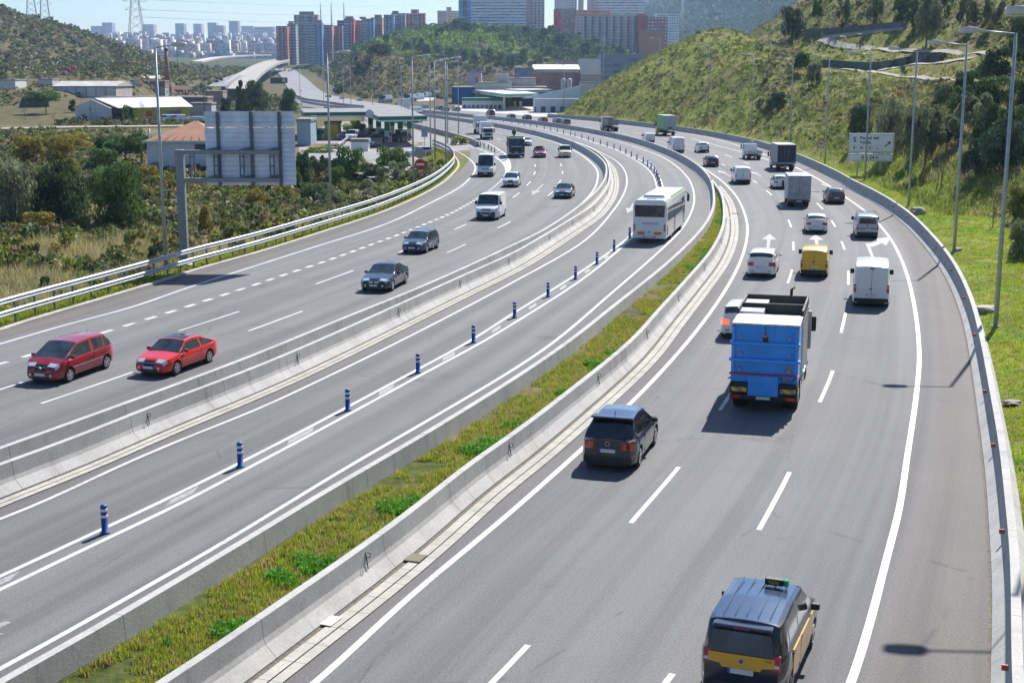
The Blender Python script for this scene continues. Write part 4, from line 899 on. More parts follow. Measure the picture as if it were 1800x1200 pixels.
MB().box(-.012, .012, y0+.1, y0+.12, 2.75, 3.33).build('seam', BLK, e); [MB().bbox(min(s*1.12, s*1.24), max(s*1.12, s*1.24), y0+.04, y0+.12, 1.52, 3.3, .01).build('corner_post', BLU2, e) for s in (-1, 1)]; [MB().bbox(s*.9-.06, s*.9+.06, y0+.0, y0+.06, z, z+.12, .02).build('hinge', simple('hinge_steel', (.3, .32, .34)), e) for s in (-1, 1) for z in (1.6, 2.2, 2.85)]; MB().tube([(.62, y0+.05, 1.4), (.7, y0, 1.2), (1.0, y0+.02, 1.25), (1.15, y0+.05, 1.42)], .015, 5).build('cable', BLK, e); MB().bbox(.8, .92, y0-.01, y0+.04, 1.22, 1.34, .02).build('side_lamp', RED, e)
m = MB(); m.bbox(-.08, .1, y0+.02, y0+.14, 2.74, 2.9, .02); m.build('beacon_base', BLK, e); MB().bbox(-.06, .08, y0-.0, y0+.12, 2.9, 3.04, .04).build('beacon', lampm('beacon_orange', (.7, .12, .02)), e)
for sx in (-1, 1):
    mm, t_, b_ = (MATS.get('hazard'), None, None)
    if mm is None:
        mm, t_, b_ = newmat('hazard'); wv = nn(t_, 'ShaderNodeTexWave', wave_type='BANDS', bands_direction='DIAGONAL'); wv.inputs['Scale'].default_value = 1.6; t_.links.new(objco(t_), wv.inputs['Vector'])
        t_.links.new(mixc(t_, ramp(t_, wv.outputs['Fac'], .48, .52), (.75, .5, .01), (.25, .22, .2)), b_.inputs['Base Color'])
    MB().box(min(sx*.62, sx*1.2), max(sx*.62, sx*1.2), y0-.03, y0-.01, .82, .98).build('hazard_board', mm, e)
    MB().bbox(min(sx*.6, sx*1.25), max(sx*.6, sx*1.25), y0+.0, y0+.9, .72, 1.15, .02).build('mud_guard', BLK, e)
rearbar(e, y0, 1.25, .6)
m = MB().prism([(.78, 1.66), (1.02, 1.66), (.9, 1.88)], 'y', y0+.1, y0+.114); wg = m.build('warning_sign', simple('warn_yellow', (.8, .55, .01)), e)
m = MB(); m.tube([(.78, y0+.096, 1.66), (1.02, y0+.096, 1.66), (.9, y0+.096, 1.88), (.78, y0+.096, 1.66)], .011, 4); m.tube([(.9, y0+.096, 1.70), (.9, y0+.096, 1.80)], .016, 4); m.build('warning_mark', BLK, wg)
# body: white ribbed box with open front part
WB = paint('truck_white', (.70, .70, .68), .45)
m = MB(); m.box(-hw, hw, y0+2.0, LT/2-2.3, 1.0, 3.2); m.build('body', WB, e)
[MB().bbox(min(s*(hw-.01), s*(hw+.05)), max(s*(hw-.01), s*(hw+.05)), y, y+.1, 1.0, 3.25, .01).build('body_rib', WB, e) for s in (-1, 1) for y in np.arange(y0+2.1, LT/2-2.4, .55)]
m = MB(); m.bbox(-hw-.01, hw+.01, y0+.1, y0+2.2, 3.35, 3.42, .02); m.build('hopper_roof', simple('dirty_white', (.55, .53, .46), .8, var=.35, nscale=3), e)
m = MB(); m.box(-hw-.02, hw+.02, y0+3.6, y0+3.68, 3.2, 3.62); m.box(-hw-.02, hw+.02, LT/2-2.4, LT/2-2.32, 3.2, 3.62); m.box(-hw-.02, -hw+.05, y0+2.2, LT/2-2.3, 3.2, 3.62); m.box(hw-.05, hw+.02, y0+2.2, LT/2-2.3, 3.2, 3.62); m.build('upper_rim', simple('rim_dark_steel', (.03, .03, .03), .6), e)
MB().bbox(-hw+.02, -.3, y0+2.6, LT/2-2.6, 3.2, 3.45, .02).build('top_hatch', WB, e)
MB().tube([(.55, LT/2-2.25, 3.3), (.55, LT/2-2.25, 3.85), (.65, LT/2-2.35, 3.95)], .06, 8).build('exhaust', BLK, e)
cab(e, LT/2-2.1, LT/2, hw-.02, 2.95, WB)
MB().bbox(hw-.2, hw+.16, LT/2-2.3, LT/2-2.1, 1.4, 3.0, .06).build('air_intake', simple('grey_duct', (.35, .35, .35)), e)
chassis(e, y0+.2, LT/2-.5); [wheelpair(e, y, hw-.02, .5, True) for y in (y0+1.3, y0+2.65)]; wheelpair(e, LT/2-1.35, hw-.02, .5)
m = MB(); m.bbox(hw-.35, hw+.02, -.9, .4, .5, .95, .04); m.build('fuel_tank', CHR, e)
for k in range(2): MB().tube([(hw+.02, -1.2+k*.7, .9), (hw+.06, -.9+k*.7, 1.1)], .05, 8).build('hose', simple('hose_white', (.5, .5, .47)), e)
# box trucks
def boxtruck(nm, lab, px, py, cur, L, hw, zb, zt, bodym, rearm, cabm, face='rear', cabz=2.4, side=None, cabL=1.6, **k):
    c, rz = place(px, py, L, cur, face); e = empty(nm, (c[0], c[1], .008), rz, lab, 'truck'); y0 = -L/2
    b_ = MB().bbox(-hw, hw, y0+.05, L/2-cabL-.1, zb, zt, .03).build('cargo_box', bodym, e)
    if face == 'rear':
        MB().box(-hw+.06, hw-.06, y0+.03, y0+.06, zb+.1, zt-.1).build('rear_door', rearm, e)
        MB().box(-.012, .012, y0+.02, y0+.03, zb+.1, zt-.1).build('door_seam', BLK, e)
        for s in (-.5, .5): MB().tube([(s*.5, y0+.015, zb+.15), (s*.5, y0+.015, zt-.15)], .012, 5).build('lock_rod', CHR, e)
        MB().bbox(-hw, hw, y0-.0, y0+.1, zb-.12, zb+.02, .02).build('tail_lift', simple('liftgrey', (.35, .36, .38)), e)
    rearbar(e, y0, hw*.95, .6) if face == 'rear' else None
    cab(e, L/2-cabL, L/2, hw*.9, cabz, cabm, z0=.4, slope=.35)
    chassis(e, y0+.2, L/2-.4, .6); wheelpair(e, y0+1.3, hw*.93, .42, True); wheelpair(e, L/2-.9, hw*.9, .42)
    return e, y0, L
GRY = simple('grey_box', (.40, .40, .42), .6, var=.15, nscale=1.5)
boxtruck('box_truck', 'light grey box truck with closed rear doors in the middle of the right carriageway', 1404, 365, D2, 6.2, 1.08, .85, 3.0, GRY, simple('greydoor', (.33, .34, .38), .6, var=.2, nscale=2), WHT)
e, y0, L = boxtruck('curtain_truck', 'grey truck with a dark blue tail lift door in the right lane beside the barrier', 1382, 301, D2, 7.2, 1.22, 1.0, 3.4, simple('curtain_grey', (.36, .34, .36), .7, var=.12, nscale=2), simple('door_navy', (.02, .028, .05), .5, var=.3), WHT)
e, y0, L = boxtruck('box_truck', 'green curtain-sided lorry with a yellow cab and white rear', 1178, 239, RC, 8.5, 1.25, 1.2, 4.0, simple('curtain_green', (.20, .42, .17), .6, var=.15, nscale=1.2), simple('pale_door', (.42, .46, .52), .6), paint('cab_yellow', (.6, .42, .02)), cabz=2.9)
MB().box(-.45, .45, y0+.01, y0+.03, 1.35, 1.75).build('door_sign', simple('sign_green', (.02, .22, .1)), e)
e, y0, L = boxtruck('box_truck', 'white box truck, nearer one of the two driving nose to tail on the left carriageway', 858, 246, L3, 6.5, 1.1, .95, 3.25, WHT, WHT, WHT, face='front', cabz=2.3)
e, y0, L = boxtruck('box_truck', 'white box truck following behind the nearer white box truck', 848, 236.5, L3, 7, 1.2, .95, 3.7, WHT, WHT, WHT, face='front', cabz=2.5)
e, y0, L = boxtruck('box_truck', 'white lorry almost hidden behind the left filling station canopy', 735, 216, L3, 8, 1.25, 1.1, 3.8, WHT, WHT, WHT, face='front', cabz=2.9)
e, y0, L = boxtruck('box_truck', 'long white lorry roof seen just above the left filling station canopy', 716, 195.5, RC, 9, 1.25, 1.2, 3.9, WHT, WHT, WHT, cabz=2.9)
# flatbed with bars
L = 5.6; c, rz = place(1327, 281.5, L, D2, 'rear'); e = empty('flatbed_truck', (c[0], c[1], .008), rz, 'white flatbed truck with an upright ladder frame behind its cab', 'truck'); y0 = -L/2
m = MB(); m.box(-1.05, 1.05, y0, .8, .85, .93); m.box(-1.05, 1.05, y0, y0+.04, .93, 1.35); m.box(-1.05, -1.01, y0, .8, .93, 1.35); m.box(1.01, 1.05, y0, .8, .93, 1.35); m.build('load_bed', simple('bed_grey', (.5, .51, .53), .6), e)
m = MB(); [m.tube([(x, .78, .9), (x, .78, 2.5)], .02, 5) for x in (-.8, -.4, 0, .4, .8)]; m.tube([(-.8, .78, 2.5), (.8, .78, 2.5)], .02, 5); m.build('ladder_frame', CHR, e)
cab(e, .95, L/2, .95, 2.15, WHT, z0=.4, slope=.5); chassis(e, y0+.1, L/2-.4, .55); wheelpair(e, y0+1.1, .98, .36, True); wheelpair(e, L/2-.75, .95, .36); rearbar(e, y0, 1.0, .55)
# dump truck
L = 7.6; c, rz = place(1078, 231.5, L, RC, 'rear'); e = empty('dump_truck', (c[0], c[1], .008), rz, 'grey tipper lorry with a white cab seen from behind beside the hillside barrier', 'truck'); y0 = -L/2
TG = simple('tipper_grey', (.26, .24, .24), .7, var=.2, nscale=1.5)
m = MB(); m.prism([(-1.1, 1.3), (1.1, 1.3), (1.25, 2.5), (1.15, 2.5), (1.02, 1.4), (-1.02, 1.4), (-1.15, 2.5), (-1.25, 2.5)], 'y', y0+.1, L/2-2.2); m.box(-1.14, 1.14, y0+.05, y0+.12, 1.3, 2.5); m.box(-1.14, 1.14, L/2-2.25, L/2-2.18, 1.3, 2.75); m.build('tipper_body', TG, e)
m = MB(); [m.box(-1.2, 1.2, y0+.02, y0+.05, z, z+.07) for z in (1.35, 2.4)]; m.build('tailgate_rib', TG, e)
cab(e, L/2-2.0, L/2, 1.2, 2.95, WHT); chassis(e, y0+.2, L/2-.5, .8); [wheelpair(e, y, 1.22, .5, True) for y in (y0+1.0, y0+2.35)]; [wheelpair(e, y, 1.2, .5) for y in (L/2-1.3, L/2-2.9)]; rearbar(e, y0+.1, 1.2, .75)
# dark green lorry with crane operator silhouette
L = 7.8; c, rz = place(908, 277.5, L, L4, 'front'); e = empty('crane_lorry', (c[0], c[1], .008), rz, 'dark green lorry facing the viewer with a folded crane above its cab', 'truck'); y0 = -L/2
DGR = paint('dark_green', (.012, .03, .03), .4)
cab(e, L/2-2.1, L/2, 1.22, 2.95, DGR); MB().bbox(-1.1, 1.1, L/2-2.0, L/2-.7, 2.95, 3.15, .05).build('roof_deflector', simple('roof_green', (.12, .3, .16)), e)
MB().bbox(-1.22, 1.22, y0, L/2-2.3, 1.1, 2.9, .04).build('load_body', simple('load_green', (.03, .07, .06), .7), e)
m = MB(); m.tube([(.3, L/2-2.2, 2.9), (.3, L/2-2.2, 3.9), (.15, L/2-2.4, 4.3)], [.16, .14, .1], 8); m.bbox(.0, .62, L/2-2.5, L/2-2.0, 3.4, 3.95, .1); m.build('crane', simple('crane_dark', (.03, .035, .04)), e)
MB().bbox(-.75, .75, L/2+.01, L/2+.05, .5, .6, .01).build('light_bar', CLR, e); MB().box(-.26, .26, L/2+.04, L/2+.06, .74, .86).build('number_plate', PLATE, e)
MB().box(-.8, .8, L/2+.01, L/2+.03, 1.62, 1.7).build('name_board', CLR, e)
chassis(e, y0+.2, L/2-.5, .8); [wheelpair(e, y, 1.2, .5) for y in (L/2-1.3, y0+1.2, y0+2.5)]
# coach
L = 12.0; hdg = None; c, rz = place(1141, 428, L, L9, 'rear'); e = empty('coach', (c[0], c[1], .008), rz, 'white coach seen from behind in the right-hand middle lane beside the bollards', 'bus'); y0 = -L/2; hw = 1.27; zt = 3.25
prof = [(-hw, .35), (hw, .35), (hw, 2.7), (hw-.05, 3.05), (hw-.2, zt), (-hw+.2, zt), (-hw+.05, 3.05), (-hw, 2.7)]
b_ = MB().prism(prof, 'y', y0, L/2).build('body', WHT, e); bv = b_.modifiers.new('b', 'BEVEL'); bv.width = .09; bv.segments = 3; bv.limit_method = 'ANGLE'
MB().prism([(-hw+.17, 1.98), (hw-.17, 1.98), (hw-.13, 2.85), (-hw+.13, 2.85)], 'y', y0-.012, y0+.05).build('rear_window', GLB, e)
eg = MB(); eg.bbox(-hw+.3, hw-.3, y0-.012, y0+.02, .72, 1.72, .01); en = eg.build('engine_cover', WHT, e)
m = MB(); [m.box(-.55+i*.125, -.55+i*.125+.08, y0-.02, y0-.01, z, z+.045) for i in range(10) for z in (1.42, 1.52)]; m.build('vent_slots', BLK, en)
for sx in (-1, 1):
    for k in range(3):
        tl = MB().disc((sx*1.13, 1.02+k*.17), 'y', .075, y0-.03, y0+.0, 14).build('tail_light', RED, e)
    MB().box(min(sx*.35, sx*.9), max(sx*.35, sx*.9), y0-.03, y0-.012, .66, .88).build('marker_board', simple('board_orange', (.75, .2, .01), .5), e)
    MB().bbox(min(sx*.3, sx*.48), max(sx*.3, sx*.48), y0-.02, y0+.01, .48, .53, .01).build('reflector', BLK, e)
MB().bbox(-.07, .07, y0-.03, y0, .82, .9, .01).build('handle', BLK, e)
for k, (ya, yb) in enumerate([(-5.3, -3.9), (-3.8, -2.4), (-2.3, -1.5), (-.4, 1.0), (1.1, 2.5), (2.6, 4.2)]):
    for sx in (-1, 1): MB().box(min(sx*(hw-.02), sx*(hw+.006)), max(sx*(hw-.02), sx*(hw+.006)), ya, yb, 1.6, 2.6).build('side_window', GLS, e)
for ya in (-1.4, 4.5): MB().box(hw-.02, hw+.008, ya, ya+1.0, .5, 2.6).build('door', GLS, e)
MB().box(hw-.01, hw+.006, y0+.6, y0+1.0, .55, 1.3).build('side_grille', BLK, e)
m = MB().prism([(-.85, 0), (.85, 0), (.72, .2), (-.72, .2)], 'y', y0+2.2, y0+4.6); ac = m.build('roof_unit', simple('ac_blue_white', (.6, .66, .72)), e); ac.location = (0, 0, zt+.0)
MB().box(-.35, .35, y0+.9, y0+1.05, zt, zt+.03).build('roof_vent', BLK, e); MB().bbox(-.35, .35, y0+5.4, y0+6.1, zt, zt+.12, .03).build('roof_hatch', simple('hatch_grey', (.3, .34, .4)), e)
MB().box(hw-.22, hw-.12, y0+4, L/2-.5, zt-.06, zt+.004).build('green_stripe', simple('stripe_green', (.15, .5, .05)), e)
MB().bbox(hw+.12, hw+.32, L/2-.1, L/2+.15, 2.1, 2.75, .06).build('mirror', BLK, e); MB().tube([(hw-.1, L/2-.1, 2.9), (hw+.2, L/2+.05, 2.8), (hw+.22, L/2+.05, 2.6)], .035, 6).build('mirror_arm', BLK, e)
wheelpair(e, y0+3.2, hw-.01, .5, True); wheelpair(e, L/2-2.6, hw-.01, .5)
MB().box(-.26, .26, y0-.02, y0-.008, .5, .6).build('number_plate', PLATE, e)
# ================================================================== STREET FURNITURE
STEEL = simple('galvanised_steel', (.40, .43, .46), .5, .35, var=.15, nscale=3)
STEELD = simple('dark_steel', (.10, .13, .16), .5, .3, var=.2)
LBLU = simple('bollard_blue', (.008, .06, .24), .45); BWH = simple('bollard_white', (.72, .72, .72), .5)
def bollard():
    e = empty('bollard', (0, 0, 0)); r = .095
    MB().tube([(0, 0, 0), (0, 0, .04), (0, 0, .045), (0, 0, .80), (0, 0, .83)], [.13, .13, r, r, r*.8], 12).build('post', LBLU, e)
    for z in (.47, .65): MB().tube([(0, 0, z), (0, 0, z+.075)], r+.004, 12).build('white_band', BWH, e)
    return e
proto = None; nb = 0
for i, p in enumerate(BOLL):
    q = at_s(M78, BS[i]); b_ = bollard() if proto is None else copy_tree(proto); proto = proto or b_
    b_.location = (q[0], q[1], .008)
    where = 'nearest to the viewer, standing alone at the lower left' if i == 0 else 'counted along the row from the viewer'
    tag(b_, ('blue bollard with two white bands, %s' % where) if i == 0 else 'blue and white lane bollard, %s %s' % (ordn(i), where), 'bollard', 'bollards between the two middle lanes')
# posts of the gore
gp = [(844.5, 257.5), (851, 260), (858.5, 262.5), (863.5, 266), (869.5, 268.5)]
pr = None
for i, p in enumerate(gp):
    q = gnd(*p); o = empty('bollard', (q[0], q[1], .008)) if pr is None else copy_tree(pr)
    if pr is None:
        pr = o; MB().tube([(0, 0, 0), (0, 0, .85)], .08, 8).build('post', simple('post_green', (.02, .07, .06)), o); MB().tube([(0, 0, .6), (0, 0, .7)], .085, 8).build('white_band', BWH, o)
    o.location = (q[0], q[1], .008); tag(o, 'dark bollard on the hatched gore, %s in its row from the left wall' % ['first', 'second', 'third', 'fourth', 'fifth'][i], 'bollard', 'bollards on the hatched gore')
# ---- lamp posts
LHEAD = simple('lamp_head', (.62, .62, .60), .45); LGL = simple('lamp_glass', (.55, .56, .55), .3)
def lamppost(h, arm, n=10):
    e = empty('street_lamp', (0, 0, 0))
    MB().tube([(0, 0, 0), (0, 0, h)], [.13, .07], n).build('post', STEEL, e)
    MB().bbox(-.19, .19, -.19, .19, -.3, .05, .02).build('base_plate', CONCS, e)
    s = 1 if arm > 0 else -1
    MB().tube([(0, 0, h-.05), (arm, 0, h+.12)], .045, 8).build('arm', STEEL, e)
    hm = MB(); x0 = arm; x1 = arm+s*.98
    V = []
    for x, w_, zt, zb in ((x0, .1, .08, -.06), (x0+s*.12, .2, .14, -.1), (x0+s*.55, .23, .17, -.1), (x0+s*.95, .16, .12, -.08), (x1, .05, .04, -.03)):
        V += [(x, -w_, h+.14+zb), (x, w_, h+.14+zb), (x, w_*.7, h+.14+zt), (x, -w_*.7, h+.14+zt)]
    Fc = [(i*4+k, i*4+(k+1) % 4, i*4+4+(k+1) % 4, i*4+4+k) for i in range(4) for k in range(4)]+[(0, 3, 2, 1), (16, 17, 18, 19)]
    hd = hm.add(V, Fc, True).build('lamp_head', LHEAD, e)
    MB().bbox(min(x0+s*.2, x0+s*.85), max(x0+s*.2, x0+s*.85), -.13, .13, h-.0, h+.045, .02).build('lamp_glass', LGL, hd)
    return e
CONCS = simple('concrete_plain', (.4, .39, .36), .9, var=.2, nscale=3)
RL = [((17.3, 41.3), None)]+[(None, p) for p in [(1750, 570), (1677, 440), (1597, 362), (1520, 317), (1450, 288), (1388, 264), (1320, 243), (1243, 226.5), (1157, 214), (1060, 204), (991, 197)]]
pA = lamppost(14.4, -1.7)
for i, (xy, p) in enumerate(RL):
    q = xy if xy else gnd(p[0], p[1], .2)[:2]; o = pA if i == 0 else copy_tree(pA)
    j, _ = nearest(W5, q); t = tang(W5)[j]; dist = q
    o.location = (q[0], q[1], max(tz1(q[0], q[1]), .1)-(.3 if i == 0 else 0)); o.rotation_euler = (0, 0, -math.atan2(t[0], t[1])*.5)
    tag(o, ('tall street lamp at the top right corner, mostly outside the picture' if i == 0 else 'grey street lamp behind the right barrier, %s from the viewer along the verge' % ordn(i)), 'street lamp', 'street lamps along the right verge')
pB = lamppost(14.3, 1.1)
LLm = [(292, 472), (582, 377), (727, 329), (784, 301), (765, 284), (757, 262), (787, 252), (806, 238)]
for i, p in enumerate(LLm):
    q = gnd(*p)[:2]; o = pB if i == 0 else copy_tree(pB); o.location = (q[0], q[1], -.1); o.rotation_euler = (0, 0, -.15)
    tag(o, 'grey street lamp beside the left carriageway, %s from the viewer' % ordn(i), 'street lamp', 'street lamps along the left carriageway')
pC = None
for i, (x, y) in enumerate([(706, 197), (655, 191), (617, 187), (604, 184), (569, 182), (528, 178)]):
    q = gnd(x, y)[:2]; o = copy_tree(pB); o.location = (q[0], q[1], 0)
    tag(o, 'distant thin street lamp behind the left filling station, %s from the right' % ['first', 'second', 'third', 'fourth', 'fifth', 'sixth'][i], 'street lamp', 'distant street lamps')
# ---- reflectors on the barriers
REFO = simple('reflector_orange', (.5, .11, .03), .4); REFK = simple('reflector_frame', (.03, .03, .035), .5)
rp = [(1766, 1190), (1763, 946), (1753, 791), (1734, 688), (1714, 592), (1695, 526), (1673, 478), (1649, 438), (1624, 408), (1600, 383), (1573, 364), (1545, 345), (1518, 330)]
pr = None
for i, p in enumerate(rp):
    g_ = gnd(p[0], p[1], .55)[:2]; j, _ = nearest(W5, g_); t = tang(W5)[j]; c = W5[j]-np.array([t[1], -t[0]])*.15
    o = empty('wall_reflector', (0, 0, 0)) if pr is None else copy_tree(pr)
    if pr is None: pr = o; MB().bbox(-.13, .0, -.02, .02, .55, .68, .008).build('reflector_plate', REFO, o); MB().box(-.02, .05, -.01, .01, .6, .63).build('bracket', REFK, o)
    o.location = (c[0], c[1], 0); o.rotation_euler = (0, 0, -math.atan2(t[0], t[1])); tag(o, 'small orange reflector on the right barrier, %s from the viewer' % ordn(i), 'reflector', 'orange reflectors on the right barrier')
pr = None
for name, C, pts, lab in (('W2', W2, [(265, 728), (530, 622), (703, 545), (811, 495), (893, 452), (962, 412), (1006, 389), (1039, 363), (1062, 335)], 'barrier of the middle lanes'), ('W4', W4, [(650, 970), (902, 775), (1053, 660), (1142, 577), (1202, 518), (1238, 465), (1261, 420), (1272, 384), (1272, 355)], 'barrier beside the grass strip')):
    for i, p in enumerate(pts):
        g_ = gnd(p[0], p[1], .75)[:2]; j, _ = nearest(C, g_); t = tang(C)[j]; c = C[j]+np.array([t[1], -t[0]])*.12
        o = empty('wall_reflector', (0, 0, 0)) if pr is None else copy_tree(pr)
        if pr is None:
            pr = o; m = MB(); m.box(.0, .14, -.008, .008, .76, .775); m.box(.0, .14, -.008, .008, .64, .655); m.box(.125, .14, -.008, .008, .655, .76); m.build('frame', REFK, o)
            MB().tube([(.0, 0, .75), (.035, .0, .6), (.07, -.03, .45), (.1, -.05, .36)], .016, 5).build('loose_strap', REFK, o)
        o.location = (c[0], c[1], 0); o.rotation_euler = (0, 0, -math.atan2(t[0], t[1])); tag(o, 'black reflector frame on the %s, %s from the viewer' % (lab, ordn(i)), 'reflector', 'black reflector frames')
# drain grate and loose slab on the gutter
for px_, py_, lab, mt, sz in ((722, 979, 'square metal drain grate set in the gutter kerb', simple('grate', (.12, .11, .07), .7), .36), (572, 1089, 'loose pale concrete slab lying over the gutter kerb', simple('slab', (.62, .6, .52), .8), .3), (1292, 375, 'small dark grate in the gutter where the median narrows', simple('grate', (.12, .11, .07)), .3)):
    q = gnd(px_, py_, .05)[:2]; j, _ = nearest(W4, q); t = tang(W4)[j]; e = MB().bbox(-sz, sz, -.28, .28, 0, .03, .008).build('drain_cover', mt); e.location = (q[0], q[1], .036); e.rotation_euler = (0, 0, -math.atan2(t[0], t[1])); tag(e, lab, 'drain cover')
# ---- guard rail with two stacked beams
GRL = offset(KERB, -.75); aG = arc(GRL); g0 = 0; g1 = aG[-1]
e = empty('guard_rail', (GRL[20][0], GRL[20][1], 0), 0, 'galvanised guard rail with two stacked beams along the left shoulder and round the slip road', 'guard rail')
ox, oy = GRL[20]
GC = GRL-np.array([ox, oy])
for z in (.42, 1.05):
    prof = [(-.01, z), (.05, z+.04), (.05, z+.09), (-.0, z+.15), (.05, z+.21), (.05, z+.26), (-.01, z+.31), (-.03, z+.31), (.02, z+.26), (.02, z+.21), (-.03, z+.15), (.02, z+.09), (.02, z+.04), (-.03, z)]
    wallmesh('beam', GC, prof, STEEL, e)
n_ = 0; ss = np.linspace(.5, g1-.5, 98)
for s in ss:
    p = at_s(GC, s); o = MB().box(-.06, .0, -.05, .05, -.1, 1.34).build('post', STEELD, e) if n_ == 0 else None
    if n_ == 0: p0 = o
    else: o = p0.copy(); COL.objects.link(o); o.parent = e
    j, _ = nearest(GC, p); t = tang(GC)[j]; o.location = (p[0], p[1], 0); o.rotation_euler = (0, 0, -math.atan2(t[0], t[1])); n_ += 1
# railing beyond the slip road curve
# ---- big gantry sign seen from behind
cb = gnd(325, 466)[:2]; Yg = cb[1]
def gx(px): return (px-900)/F*(Yg*CP+2.4)-cb[0]
def gz(py): return atd(900, py, Yg)[2]
e = empty('gantry_sign', (cb[0], cb[1], -.05), 0, 'large roadside sign on a grey cantilever gantry, seen from behind at the left carriageway', 'road sign')
GP = simple('gantry_grey', (.22, .25, .28), .55, .2, var=.15); PB_ = simple('panel_back', (.62, .70, .82), .5, .25, var=.12, nscale=1)
MB().bbox(-.27, .27, -.27, .27, 0, gz(262), .03).build('column', GP, e)
MB().box(-.5, .5, -.5, .5, -.3, .15).build('footing', CONCS, e)
for yy in (266, 315):
    m = MB(); z = gz(yy); m.bbox(.2, gx(497), -.16, .16, z-.13, z+.13, .02); m.build('arm', GP, e)
for xx in (346, 387, 432, 484):
    m = MB(); x = gx(xx); zz = (gz(315), gz(266)); [m.box(x+d-.04, x+d+.04, -.1, 0, zz[0], zz[1]) for d in (-.12, .14)]; [m.box(x-.08, x+.1, -.09, -.01, z-.04, z+.04) for z in np.linspace(zz[0]+.3, zz[1]-.3, 3)]; m.build('ladder_brace', STEELD, e)
# corrugated panels
def panel(x0, x1, z0, z1, parent, yb=.42):
    n = int((z1-z0)/.3); prof = []
    for k in range(n):
        a = z0+(z1-z0)*k/n; h = (z1-z0)/n; prof += [(a+.01, 0), (a+h*.1, -.04), (a+h*.86, -.04), (a+h*.9, 0)]
    V = []; 
    for x in (x0, x1):
        for z, y in prof: V.append((x, yb+y, z))
        V.append((x, yb, z1)); V.append((x, yb+.06, z1)); V.append((x, yb+.06, z0))
    m_ = len(prof)+3; Fc = [(i, i+1, i+1+m_, i+m_) for i in range(m_-1)]+[(m_-1, 0, m_, 2*m_-1)]
    o = MB().add(V, Fc).build('sign_panel', PB_, parent); return o
panel(gx(367.5), gx(523), gz(223), gz(195), e); panel(gx(367.5), gx(523), gz(325), gz(224.5), e)
for xx in (391, 448.5, 497.5):
    x = gx(xx); MB().box(x-.1, x+.1, .16, .38, gz(328), gz(195)).build('upright', STEELD, e)
    for yy in (262, 311): MB().prism([(x-.9, gz(yy)), (x, gz(yy-5)), (x, gz(yy))], 'y', -.0, .3).build('strut', STEELD, e)
# ---- round signs
def roundsign(name, label, px, py, base, r, kind, txt=None, rz=0, group=None):
    b_ = gnd(*base) if base[1] > 210 or True else None; Y = b_[1]; zc = atd(px, py, Y)[2]; zb = tz1(b_[0], b_[1])
    e = empty(name, (b_[0], b_[1], zb), rz, label, 'road sign', group)
    x = (px-900)/F*(Y*CP+(H-zc)*SP)-b_[0]; zc -= zb
    MB().tube([(0, .03, 0), (x, .03, zc+r*.8)], .04, 8).build('post', STEEL, e)
    red = simple('sign_red', (.55, .015, .02), .4, var=.04); wh = simple('sign_white', (.75, .75, .75), .4, var=.03)
    if kind == 'back': MB().disc((x, zc), 'y', r, -.03, -.0, 28).build('disc', simple('sign_back_grey', (.28, .33, .38), .5, .3), e); return e
    d = MB().disc((x, zc), 'y', r, -.03, 0, 28).build('disc', red, e)
    if kind == 'noentry': MB().box(x-r*.72, x+r*.72, -.036, -.03, zc-r*.2, zc+r*.2).build('bar', wh, e)
    else:
        f = MB().disc((x, zc), 'y', r*.76, -.036, -.03, 28).build('face', wh, e)
        textmesh('numerals', txt, r*1.05, simple('sign_black', (.012, .012, .015)), e, (x, -.039, zc), (R(90), 0, 0), .002)
        MB().box(x-r*.55, x+r*.55, -.03, 0, zc-r*1.5, zc-r*1.12).build('lower_plate', wh, e)
    return e
roundsign('speed_limit_sign', 'round red and white speed limit sign reading 90 left of the services sign', 1443.5, 253, (1443, 285), .62, 'num', '90')
roundsign('speed_limit_sign', 'small round speed limit sign reading 60 at the foot of the green slope', 1260, 211.5, (1260, 231), .6, 'num', '60')
roundsign('speed_limit_sign', 'farthest round speed limit sign at the corner of the green slope', 1008, 188, (1008, 199.5), .62, 'num', '60')
roundsign('no_entry_sign', 'large red no entry disc in front of the left filling station', 738.5, 289, (739, 325), .62, 'noentry')
roundsign('no_entry_sign', 'smaller red no entry disc beside the left carriageway near the far wall', 861, 222, (861, 236), .52, 'noentry')
roundsign('round_sign', 'grey back of a round road sign directly above the large no entry disc', 738, 269, (738, 318), .64, 'back')
# ---- services sign
sb = gnd(1530, 312)[:2]; Ys = sb[1]; zb = tz1(*sb)
e = empty('services_sign', (sb[0], sb[1], zb), R(-4), 'wide white services sign reading Portal del Valles with an arrow, on the right verge', 'road sign')
def sx_(px): return (px-900)/F*(Ys*CP+1.8)-sb[0]
def sz_(py): return atd(900, py, Ys)[2]-zb
wh = simple('sign_plate', (.9, .9, .92), .45, var=.04); kk = simple('sign_black', (.012, .012, .015))
for xx in (1509, 1549): MB().bbox(sx_(xx)-.1, sx_(xx)+.1, .02, .2, -.3, sz_(233), .01).build('post', simple('post_pale', (.45, .46, .47), .6), e)
def plate(x0, x1, y0, y1):
    p = MB().bbox(sx_(x0), sx_(x1), -.05, .0, sz_(y1), sz_(y0), .02).build('sign_plate', wh, e); w_ = .035; X0, X1, Z0, Z1 = sx_(x0)+.09, sx_(x1)-.09, sz_(y1)+.09, sz_(y0)-.09
    m = MB(); m.box(X0, X1, -.054, -.05, Z0, Z0+w_); m.box(X0, X1, -.054, -.05, Z1-w_, Z1); m.box(X0, X0+w_, -.054, -.05, Z0+w_, Z1-w_); m.box(X1-w_, X1, -.054, -.05, Z0+w_, Z1-w_); m.build('border', kk, p); return p
p1 = plate(1492.5, 1570.5, 234.5, 268.5); p2 = plate(1491.5, 1569, 270, 283.5)
S1 = 1662/90.
